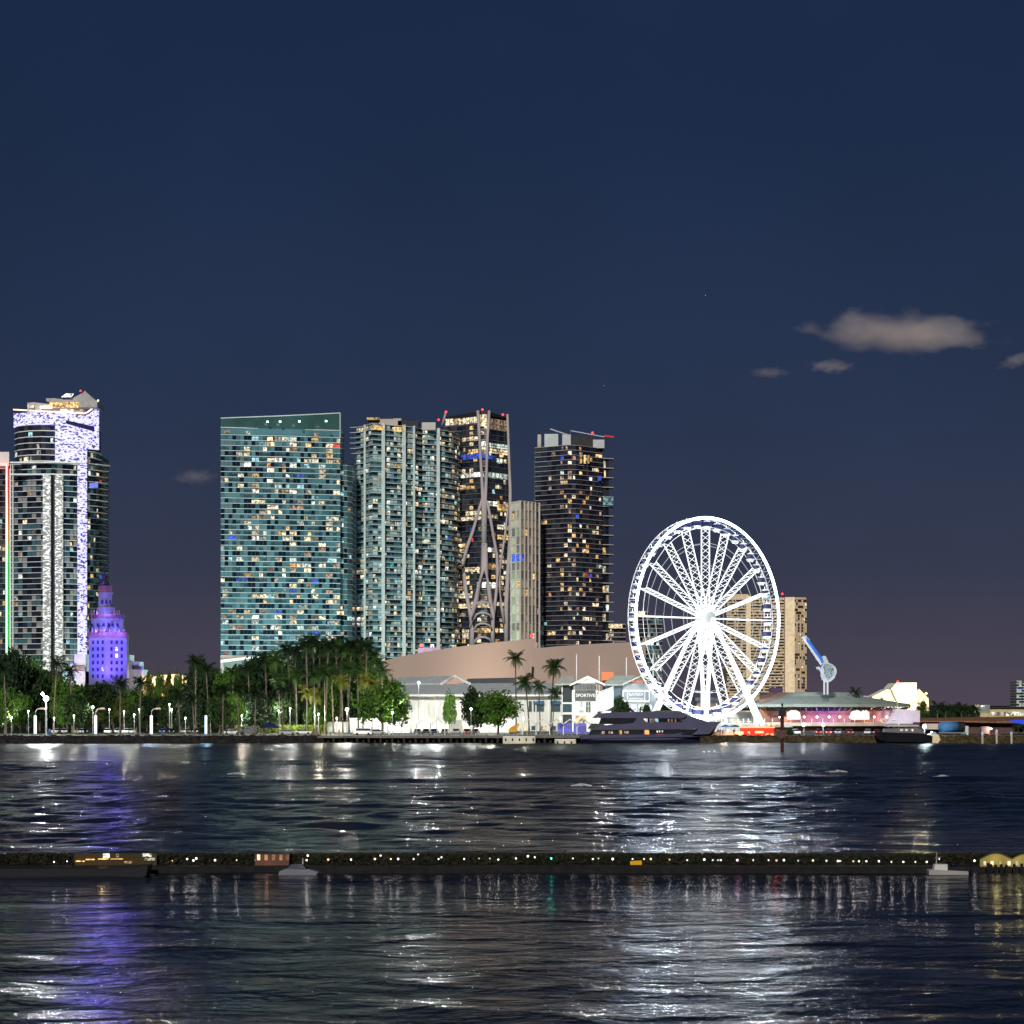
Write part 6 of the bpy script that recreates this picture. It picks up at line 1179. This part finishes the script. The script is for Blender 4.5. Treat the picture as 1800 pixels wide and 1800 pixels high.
        if head:
            mb = MB(); pts = [(x, Y, Z(1258, Y)), (x+.1, Y, Z(1250, Y)), (x+.6, Y, Z(1246, Y)), (x+1.2, Y, Z(1245.5, Y))]; mb.tube(pts, .08, 5); part('arm', mb, WHITE, t)
            mb = MB(); mb.slabY([(x+.9, Z(1247, Y)), (x+2.6, Z(1247, Y)), (x+2.3, Z(1243.5, Y)), (x+1.3, Z(1244, Y))][::-1], Y-.4, Y+.4); part('shade', mb, mat('shade_pink', (.7, .5, .42), .6), t)
            point(t, (x+1.8, Y, Z(1248, Y)), (1, .8, .65), 450, .2)
        point(t, (x, Y-.7, Z(1272, Y)), (.45, .72, 1), 1000, .3)
lamps()
# --- kiosk, people by the wheel
def skinfig(seed):
    rr = random.Random(seed); me = bpy.data.meshes.new('person'); st = rr.uniform(.08, .2); ar = rr.uniform(.1, .35)
    v = [(0,0,.95),(0,0,1.2),(0,0,1.42),(0,0,1.52),(0,0,1.66),(-.09,0,.9),(-.1-st*.3,-.03,.48),(-.1-st*.4,.02,.05),(.09,0,.9),(.1+st*.3,.03,.48),(.1+st*.4,-.02,.05),(-.19,0,1.38),(-.22-ar*.3,0,1.1),(-.2,-ar*.6,.88),(.19,0,1.38),(.22+ar*.3,0,1.1),(.2,-ar*.6,.88)]
    e = [(0,1),(1,2),(2,3),(3,4),(0,5),(5,6),(6,7),(0,8),(8,9),(9,10),(2,11),(11,12),(12,13),(2,14),(14,15),(15,16)]
    rd = [.14,.14,.15,.06,.105,.095,.065,.05,.095,.065,.05,.07,.045,.035,.07,.045,.035]
    me.from_pydata(v, e, []); o = bpy.data.objects.new('tmp', me); C.objects.link(o); md = o.modifiers.new('s', 'SKIN'); 
    for i, r in enumerate(rd): me.skin_vertices[0].data[i].radius = (r, r)
    me.skin_vertices[0].data[0].use_root = True; o.modifiers.new('d', 'SUBSURF').levels = 1
    dg = bpy.context.evaluated_depsgraph_get(); m2 = bpy.data.meshes.new_from_object(o.evaluated_get(dg)); bpy.data.objects.remove(o); m2.name = 'person'; return m2
def people():
    base = [skinfig(i) for i in range(3)]; cols = [('cloth_dark', (.03, .03, .04)), ('cloth_white', (.6, .6, .6)), ('cloth_red', (.4, .05, .04)), ('cloth_blue', (.06, .12, .4)), ('cloth_tan', (.4, .3, .2))]
    sk = mat('skin', (.35, .2, .13), .6)
    def person(i, px, Y, lb, z=GZ):
        t = thing('person', lb, 'person', (X(px, Y), Y, z), 'people on the waterfront', R.uniform(0, 6)); k = (i % 3, i % 5)
        if k not in PM:
            m = base[i % 3].copy(); m.materials.clear(); m.materials.append(mat(cols[i % 5][0], cols[i % 5][1], .8)); m.materials.append(sk)
            for p in m.polygons: p.material_index = 1 if p.center.z > 1.53 or (abs(p.center.x) > .16 and p.center.z < 1.0 and p.center.z > .8) else 0
            PM[k] = m
        put('body', PM[k], t)
        mb = MB(); mb.lathe((0, .015, 1.68), [(.11, 0), (.12, .05), (.08, .11), (.02, .13)], 8); put('hair', mb.mesh('hair', mat('hair_dark', (.02, .015, .01), .7)), t)
    PM = {}
    L = [(1255, 604, 'person in dark clothes nearest the yacht bow'), (1262, 604, 'second person right of the yacht bow'), (1266, 604, 'person in red beside the others right of the yacht bow'), (1270, 605, 'fourth person from the yacht bow'), (1272, 604, 'person in tan beside the group at the yacht bow'), (573, 606, 'person standing by the white wall left of the quay lamp'), (578, 606, 'person in white next to another left of the quay lamp'), (596, 606, 'person walking just left of the quay lamp pole'), (615, 607, 'person right of the quay lamp pole'), (620, 607, 'person in tan right of the quay lamp'), (398, 608, 'person on the promenade left of the white car'), (684, 606, 'person under the left end of the gull-wing canopies'), (460, 612, 'person under the navy tent left side'), (470, 612, 'person in the middle under the navy tent'), (486, 612, 'person under the navy tent right side'), (1290, 606, 'person standing left of the red kiosk'), (1280, 606, 'person in dark between the yacht group and the red kiosk'), (1368, 606, 'person behind the channel marker'), (87, 612, 'person beside the big floodlight mast'), (915, 604, 'person standing on the quay right of the yellow digger')]
    for i, (px, Y, lb) in enumerate(L): person(i, px, Y, lb)
    Y = 612; t = thing('red_kiosk', 'red lit ticket kiosk at the foot of the wheel with an orange glowing top edge', 'kiosk', (X(1330, Y), Y, GZ))
    mb = MB(); mb.box(X(1303, Y), Y, GZ, X(1361, Y), Y+4, Z(1278.5, Y)); part('wall', mb, mat('kiosk_wall_red', (.45, .03, .02), .6), t)
    mb = MB(); mb.box(X(1302, Y), Y-.2, Z(1279.5, Y), X(1362, Y), Y+4.1, Z(1277.5, Y)); part('light_edge', mb, emit('edge_orange', (1, .5, .12), 1.8), t)
    mb = MB(); mb.box(X(1327, Y), Y-.5, Z(1289, Y), X(1342, Y), Y-.1, Z(1285, Y)); part('sign', mb, emit('sign_cream', (1, .8, .35), 1.2), t)
    for px in (1303, 1314): mb = MB(); mb.box(X(px, Y), Y-.15, Z(1291, Y), X(px+4, Y), Y-.02, Z(1286, Y)); part('window', mb, ROOMS[0], t)
    for px in (1308, 1345): point(t, P(px, 1284, Y-4), (1, .5, .3), 900, .2)
    for px, lb in ((1349, 'round orange lantern at the left end of the kiosk planter'), (1357, 'round orange lantern right at the corner of the red kiosk')):
        t = thing('lantern', lb, 'lantern', (X(px, 606), 606, GZ), 'orange lanterns'); mb = MB(); mb.lathe(P(px, 1292, 606), [(.1, -.5), (.5, -.25), (.55, .05), (.3, .45), (.1, .5)], 8); part('globe', mb, emit('lantern_orange', (1, .4, .2), 1.5), t); mb = MB(); mb.tube([(X(px, 606), 606, GZ), P(px, 1294, 606)], .1, 5); part('stand', mb, DARK, t)
    t = thing('retaining_wall', 'warm-lit low retaining wall between the yacht bow and the red kiosk', 'wall', (X(1280, 610), 610, GZ)); mb = MB(); mb.box(X(1245, 610), 610, GZ, X(1302, 610), 610.5, Z(1286, 610)); part('panel', mb, mat('tan_panel', (.6, .42, .28), .8), t); point(t, P(1272, 1278, 605), (1, .8, .55), 700, .2)
    t = thing('bush', 'bright yellow-green bush right of the channel marker', 'bush', (X(1388, 608), 608, GZ)); put('foliage', BL[4][1], t, (0, 0, -1.2), 0, (.3, .3, .45))
    # market stalls with umbrellas near the wheel foot
    for i, (px, c, col) in enumerate(((1275, 'blue', (.1, .2, .5)), (1292, 'green', (.06, .12, .09)), (1310, 'white', (.7, .7, .7)), (1345, 'white', (.7, .7, .75)), (1365, 'cream', (.6, .5, .35)), (1385, 'white', (.7, .7, .7)), (1555, 'cream', (.6, .55, .4)), (1570, 'white', (.7, .7, .7)))):
        Yu = 640 if px < 1400 else 660; g = GZ if px < 1400 else Z(1277, 676)+.02
        if px > 1400: Yu = 672
        t = thing('parasol', ['blue parasol right of the yacht bow', 'dark green parasol left of the red kiosk', 'white parasol behind the left end of the red kiosk', 'white parasol behind the right end of the red kiosk', 'cream parasol behind the channel marker', 'white parasol right of the channel marker', 'cream parasol on the cafe terrace above the black boat bow', 'white parasol on the cafe terrace above the black boat'][i], 'parasol', (X(px, Yu), Yu, g), 'parasols on the waterfront')
        x = X(px, Yu); mb = MB(); mb.tube([(x, Yu, g), (x, Yu, g+2.5)], .05, 5); part('pole', mb, GREYM, t); mb = MB(); mb.lathe((x, Yu, g+1.9), [(1.5, 0), (1.45, .12), (.7, .5), (.05, .75)], 8); part('canopy', mb, mat('parasol_'+c, col, .8), t)
people()
# --- near low breakwater with lamps, hedge and moored craft
def breakwater():
    Y = 136.5; z = lambda py: Z(py, Y); top = z(1523)
    mb = MB(); mb.box(-160, Y, -2, X(1650, Y), Y+2.2, top); mb.box(X(1650, Y), Y+.6, -2, 160, Y+2.2, top-.08); struct('breakwater', mb, mat('breakwater_stone', (.012, .011, .012), .9, 0, .3, 2, .3))
    rr = random.Random(77); hd = MB(); ym = Y+1.6
    for k in range(30000):
        px = rr.uniform(-90, 1900); x = X(px, ym); tp = Z(1500.5, ym)-top; zz = top+tp*rr.random()**.8; y = ym+rr.uniform(-.3, .5); s_ = rr.uniform(.03, .085); a = rr.uniform(0, 3.14)
        d = Vector((math.cos(a)*s_, math.sin(a)*s_, rr.uniform(-.03, .03))); u_ = Vector((rr.uniform(-.03, .03), 0, s_*.8)); p_ = Vector((x, y, zz)); hd.face([p_-d-u_, p_+d-u_, p_+d+u_, p_-d+u_], rr.choice((0, 0, 1, 2)))
    stuff('clipped_hedge', hd, [mat('hedge_dark', (.008, .012, .006), .8), mat('hedge_mid', (.014, .016, .008), .8), mat('dry_leaf', (.025, .018, .012), .8)], 'low clipped dark hedge running along the near breakwater', 'hedge')
    hb = MB(); hb.box(-160, ym+.02, top, 160, ym+.42, Z(1502.5, ym)); struct('planter_wall', hb, mat('planter_dark', (.008, .009, .007), .95, 0, .5, 3))
    L = [(303, 1513), (329, 1510), (340, 1512.5), (345, 1509), (378, 1512), (416, 1512), (449, 1512), (490, 1510), (497, 1511), (539, 1512), (541, 1504), (577, 1511), (617, 1511), (659, 1510), (669, 1504), (687, 1510), (700, 1510), (727, 1510), (735, 1502), (771, 1510), (776, 1507), (816, 1510), (842, 1509), (861, 1509), (876, 1511), (907, 1509), (928, 1505), (940, 1507), (969, 1509), (1007, 1509), (1042, 1510), (1052, 1509), (1077, 1510), (1112, 1510), (1132, 1510), (1144, 1510), (1177, 1511), (1208, 1512), (1238, 1511), (1253, 1512), (1262, 1512), (1267, 1512), (1296, 1512), (1324, 1512), (1351, 1512), (1365, 1512.5), (1378, 1512), (1403, 1513), (1429, 1512.5), (1453, 1513), (1473, 1513.5), (1477, 1513.5), (1500, 1514), (1510, 1514), (1523, 1514), (1545, 1514), (1567, 1515), (1588, 1515), (1609, 1515), (1629, 1515), (1651, 1510), (95, 1515), (118, 1514), (1713, 1513), (1775, 1513), (1788, 1517)]
    proto = None; em1 = emit('bollard_white', (1, .93, .95), 4, True)
    marks = [(200, 'the golden-lit stall'), (478, 'the orange-lit pavilion'), (969, 'the cyan bollard lamp'), (1119, 'the yellow awning'), (1296, 'the pink bollard lamp'), (1365, 'the red bollard lamp'), (1665, 'the pale work boat')]
    ords = 'first second third fourth fifth sixth seventh eighth ninth tenth eleventh twelfth thirteenth fourteenth fifteenth sixteenth'.split(); cnt = {}; lab = {}
    for px in sorted(a for a, _ in L):
        m_ = min(marks, key=lambda q: abs(q[0]-px)); 
        if px >= m_[0]: cnt[m_] = cnt.get(m_, 0)+1; lab[px] = '%s white bollard lamp right of %s' % (ords[cnt[m_]-1], m_[1])
    cnt = {}
    for px in sorted((a for a, _ in L), reverse=True):
        m_ = min(marks, key=lambda q: abs(q[0]-px))
        if px < m_[0]: cnt[m_] = cnt.get(m_, 0)+1; lab[px] = '%s white bollard lamp left of %s' % (ords[cnt[m_]-1], m_[1])
    for (px, py) in L:
        yb = Y+1.0+rr.uniform(-.2, .2); special = {969: ('bollard_cyan', (.1, 1, .85), 'bollard lamp glowing cyan on the near breakwater'), 1365: ('bollard_red', (1, .15, .1), 'bollard lamp glowing red on the near breakwater'), 1296: ('bollard_pink', (1, .45, .7), 'bollard lamp glowing pink on the near breakwater')}.get(px)
        t = thing('bollard_lamp', special[2] if special else lab[px], 'bollard lamp', (X(px, yb), yb, top), 'bollard lamps on the near breakwater')
        p = Z(py, yb)-top
        if proto is None:
            q = MB(); q.tube([(0, 0, 0), (0, 0, 1)], .013, 5); PO = q.mesh('pole', DARK); q = MB(); q.lathe((0, 0, 0), [(.012, -.045), (.038, -.02), (.045, .005), (.03, .035), (.008, .045)], 8); GL = q.mesh('globe', em1, smooth=True); proto = 1
        put('pole', PO, t, (0, 0, 0), 0, (1, 1, max(.1, p-.03)))
        g_ = GL
        if special: g_ = GL.copy(); g_.materials.clear(); g_.materials.append(emit(special[0], special[1], 6, True))
        s_ = rr.uniform(.55, 1.35)
        if not special and rr.random() < .25:
            if 'GW' not in MAT: gw_ = GL.copy(); gw_.materials.clear(); gw_.materials.append(emit('bollard_warm', (1, .7, .35), 3, True)); MAT['GW'] = gw_
            g_ = MAT['GW']
        put('globe', g_, t, (0, 0, p), 0, (s_, s_, s_))
        point(t, (X(px, yb), yb-.09, top+p), special[1] if special else (1, .9, .85), 1.6, .04)
    # moored craft
    def craft(nm, lb, cat, px0, px1, pts, m, w_, Yc, extra=()):
        t = thing(nm, lb, cat, (X((px0+px1)/2, Yc), Yc, 0)); mb = MB(); mb.slabY([(X(a, Yc), Z(c, Yc)) for a, c in pts][::-1], Yc-w_, Yc+w_); part('hull', mb, m, t)
        for (n2, p2, m2, w2) in extra: mb = MB(); mb.slabY([(X(a, Yc), Z(c, Yc)) for a, c in p2][::-1], Yc-w2, Yc+w2); part(n2, mb, m2, t)
        return t
    bl = mat('black_hull', (.008, .008, .012), .5)
    craft('barge', 'long black barge with a rising bow moored at the left end of the near breakwater', 'boat', -60, 264, [(-60, 1540), (-60, 1526), (200, 1526), (240, 1524), (264, 1520), (261, 1538), (250, 1540)], bl, .9, 134.5, [('gunwale', [(-60, 1527), (-60, 1525.5), (200, 1525.5), (264, 1519.5), (264, 1521), (200, 1527)], mat('gunwale_grey', (.015, .015, .015), .6), .95)])
    craft('motorboat', 'small grey motorboat with a raked cabin moored right of the lit pavilion', 'boat', 488, 545, [(490, 1538), (492, 1531), (503, 1527), (548, 1529), (560, 1532), (556, 1538)], mat('boat_grey', (.12, .12, .15), .4), .35, 135.2, [('cabin', [(504, 1528), (512, 1519), (532, 1518), (541, 1529)], mat('cabin_glass', (.03, .03, .05), .2), .28), ('mast', [(531, 1518), (532, 1508), (533, 1508), (533, 1518)], GREYM, .02)])
    craft('workboat', 'small pale work boat with lattice mast near the right end of the near breakwater', 'boat', 1631, 1701, [(1631, 1537), (1631, 1529), (1640, 1528), (1700, 1531), (1700, 1537)], mat('boat_pale', (.22, .21, .2), .5), .4, 135.6, [('wheelhouse', [(1640, 1529), (1642, 1519), (1664, 1519), (1664, 1530)], mat('house_white', (.4, .4, .38), .5), .3), ('mast', [(1645, 1519), (1646, 1500), (1647, 1500), (1647, 1519)], GREYM, .02), ('cross_spar', [(1643, 1508), (1643, 1507), (1654, 1506), (1654, 1507)], GREYM, .02), ('bow_ramp', [(1664, 1530), (1668, 1524), (1695, 1522), (1700, 1531)], bl, .3)])
    t = thing('lit_pavilion', 'tiny orange-lit pavilion on the near breakwater left of the grey motorboat', 'pavilion', (X(478, Y+.9), Y+.9, top)); yb = Y+.8
    mb = MB(); mb.box(X(448, yb), yb, top, X(508, yb), yb+.5, Z(1501, yb)); part('wall', mb, mat('pav_wall', (.10, .05, .035), .8), t)
    for px in (452, 465, 478, 491, 503): mb = MB(); mb.box(X(px, yb), yb-.02, Z(1512, yb), X(px+5.5, yb), yb+.01, Z(1502, yb)); part('window', mb, ROOMS[7] if px != 452 else ROOMS[0], t)
    mb = MB(); mb.box(X(446, yb), yb-.08, Z(1500.8, yb), X(510, yb), yb+.55, Z(1499.6, yb)); part('roof', mb, DARK, t)
    point(t, (X(470, yb), yb-.3, Z(1516, yb)), (1, .6, .35), 1.2, .05)
    t = thing('lit_stall', 'row of small golden-lit stall shelves on the near breakwater behind the black barge', 'stall', (X(200, Y+.9), Y+.9, top))
    for (a, c, y0, y1, m) in ((133, 148, 1513, 1515, 2), (150, 166, 1510, 1512, 0), (172, 190, 1509, 1511, 2), (181, 192, 1500.5, 1508, 3), (194, 216, 1509, 1511, 1), (204, 208, 1501, 1507, 3), (218, 232, 1514, 1518, 2), (250, 266, 1500.5, 1506, 3), (254, 272, 1508, 1513, 3)):
        mb = MB(); mb.box(X(a, yb), yb, Z(y1, yb), X(c, yb), yb+.12, Z(y0, yb)); part('lit_shelf', mb, room('stall_gold%d' % a, ((1, .55, .15), (1, .9, .7))[m == 3], 1.0, .05, 5), t)
    mb = MB(); mb.box(X(130, yb), yb+.13, top, X(275, yb), yb+.2, Z(1500.5, yb)); part('back_board', mb, mat('stall_dark', (.04, .03, .015), .9), t)
    point(t, (X(180, yb), yb-.3, Z(1512, yb)), (1, .7, .3), 3, .05)
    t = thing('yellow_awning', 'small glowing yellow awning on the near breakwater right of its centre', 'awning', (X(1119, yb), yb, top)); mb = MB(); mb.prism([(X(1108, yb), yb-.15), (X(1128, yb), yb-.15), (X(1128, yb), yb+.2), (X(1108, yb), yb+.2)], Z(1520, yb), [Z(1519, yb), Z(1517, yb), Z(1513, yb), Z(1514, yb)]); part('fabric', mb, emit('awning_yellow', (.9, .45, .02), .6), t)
    mb = MB(); mb.box(X(1109, yb), yb, top, X(1127, yb), yb+.15, Z(1520, yb)); part('stand', mb, DARK, t)
    t = thing('arched_canopy', 'yellow-lit double arched canopy at the right end of the near breakwater', 'canopy', (X(1768, Y+.9), Y+.9, top-.08))
    for (a, c) in ((1723, 1779), (1779, 1835)):
        mb = MB(); n = 10; pts = [(X(a+(c-a)*i/n, yb), yb, Z(1509-10*math.sin(math.pi*i/n), yb)) for i in range(n+1)]; mb.tube(pts, .035, 5); part('arch', mb, mat('arch_dark', (.03, .028, .02), .8), t)
        mb = MB()
        for i in range(n): p, q = pts[i], pts[i+1]; mb.face([(p[0], yb+.1, Z(1524, yb)), (q[0], yb+.1, Z(1524, yb)), (q[0], yb+.1, q[2]), (p[0], yb+.1, p[2])])
        part('back_wall', mb, mat('arch_wall', (.22, .18, .06), .8), t)
    for px in (1729, 1742, 1757, 1772, 1786): mb = MB(); mb.box(X(px, yb), yb-.02, Z(1521, yb), X(px+4, yb), yb+.09, Z(1514, yb)); part('lit_panel', mb, ROOMS[(1, 4, 0, 4, 3)[px % 5]], t)
    point(t, (X(1750, yb), yb-.3, Z(1510, yb)), (1, .85, .35), 6, .05); point(t, (X(1790, yb), yb-.3, Z(1510, yb)), (1, .85, .35), 4, .05)
    for i, (px, h) in enumerate(((1709, 1522), (1737, 1519), (1742, 1521), (1750, 1522), (1760, 1521), (1769, 1522), (1783, 1521), (1796, 1520))):
        yc = Y-.3; t = thing('dolphin_pile', ('first', 'second', 'third', 'fourth', 'fifth', 'sixth', 'seventh', 'eighth')[i]+' short dark mooring pile from the left before the yellow arched canopy', 'mooring pile', (X(px, yc), yc, 0), 'mooring piles before the arched canopy'); mb = MB(); mb.tube([(X(px, yc), yc, -1), (X(px, yc), yc, Z(h, yc))], .085, 7); part('pile', mb, bl, t); mb = MB(); mb.lathe((X(px, yc), yc, Z(h, yc)), [(.095, 0), (.1, .04), (.03, .08)], 7); part('cap', mb, bl, t)
breakwater()
# --- clouds: soft night clouds far off, city light put in as the volumes' own glow
def clouds():
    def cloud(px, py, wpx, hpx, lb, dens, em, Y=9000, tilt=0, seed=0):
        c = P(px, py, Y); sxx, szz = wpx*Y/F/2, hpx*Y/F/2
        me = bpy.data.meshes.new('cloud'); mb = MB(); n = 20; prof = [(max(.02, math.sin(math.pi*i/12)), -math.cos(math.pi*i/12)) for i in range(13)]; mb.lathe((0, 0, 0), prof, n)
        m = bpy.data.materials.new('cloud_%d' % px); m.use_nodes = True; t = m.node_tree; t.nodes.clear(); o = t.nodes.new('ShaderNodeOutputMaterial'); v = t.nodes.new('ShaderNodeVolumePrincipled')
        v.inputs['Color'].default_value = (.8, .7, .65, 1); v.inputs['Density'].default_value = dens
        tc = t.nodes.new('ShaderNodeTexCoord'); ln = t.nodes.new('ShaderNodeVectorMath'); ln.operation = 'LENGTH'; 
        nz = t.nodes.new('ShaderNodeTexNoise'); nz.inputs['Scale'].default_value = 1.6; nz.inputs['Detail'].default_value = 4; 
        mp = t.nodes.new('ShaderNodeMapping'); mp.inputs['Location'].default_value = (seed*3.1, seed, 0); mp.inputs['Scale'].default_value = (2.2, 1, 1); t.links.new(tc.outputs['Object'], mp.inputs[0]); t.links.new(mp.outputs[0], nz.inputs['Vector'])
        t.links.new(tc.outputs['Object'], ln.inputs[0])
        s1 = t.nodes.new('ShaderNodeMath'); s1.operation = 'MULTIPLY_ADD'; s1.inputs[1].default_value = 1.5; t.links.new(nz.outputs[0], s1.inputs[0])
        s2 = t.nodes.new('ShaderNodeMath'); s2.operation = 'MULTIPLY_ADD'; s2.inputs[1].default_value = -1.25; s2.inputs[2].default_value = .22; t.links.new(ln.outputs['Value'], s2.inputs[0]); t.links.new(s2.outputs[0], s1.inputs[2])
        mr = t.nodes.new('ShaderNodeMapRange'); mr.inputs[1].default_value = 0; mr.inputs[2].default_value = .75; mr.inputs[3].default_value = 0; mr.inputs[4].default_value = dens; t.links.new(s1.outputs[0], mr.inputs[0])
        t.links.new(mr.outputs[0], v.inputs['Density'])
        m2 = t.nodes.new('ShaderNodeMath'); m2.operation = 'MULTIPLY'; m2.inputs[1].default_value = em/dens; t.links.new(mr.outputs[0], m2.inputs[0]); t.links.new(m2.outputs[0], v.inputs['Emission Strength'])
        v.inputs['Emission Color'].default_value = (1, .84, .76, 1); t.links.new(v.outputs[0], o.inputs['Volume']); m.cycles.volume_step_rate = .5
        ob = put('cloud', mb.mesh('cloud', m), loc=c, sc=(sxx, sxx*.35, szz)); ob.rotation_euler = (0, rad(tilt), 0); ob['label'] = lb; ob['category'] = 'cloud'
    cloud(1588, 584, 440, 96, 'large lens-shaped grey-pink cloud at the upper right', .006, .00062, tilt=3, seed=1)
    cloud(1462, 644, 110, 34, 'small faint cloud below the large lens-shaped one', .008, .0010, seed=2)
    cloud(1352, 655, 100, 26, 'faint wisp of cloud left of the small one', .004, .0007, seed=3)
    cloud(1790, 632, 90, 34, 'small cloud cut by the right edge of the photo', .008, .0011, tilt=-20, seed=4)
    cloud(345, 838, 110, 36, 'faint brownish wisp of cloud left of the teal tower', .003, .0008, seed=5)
    for px, py, s_ in ((1240, 519, 1.4), (1062, 678, 1.0)):
        Y = 20000; mb = MB(); c = P(px, py, Y); mb.lathe(c, [(.5, -s_*2), (s_*2, 0), (.5, s_*2)], 8); o = put('star', mb.mesh('star', emit('star_white', (.8, .85, 1), .9))); o['label'] = 'small white star %s' % ('high above the observation wheel' if px == 1240 else 'above the dark tower'); o['category'] = 'star'
clouds()
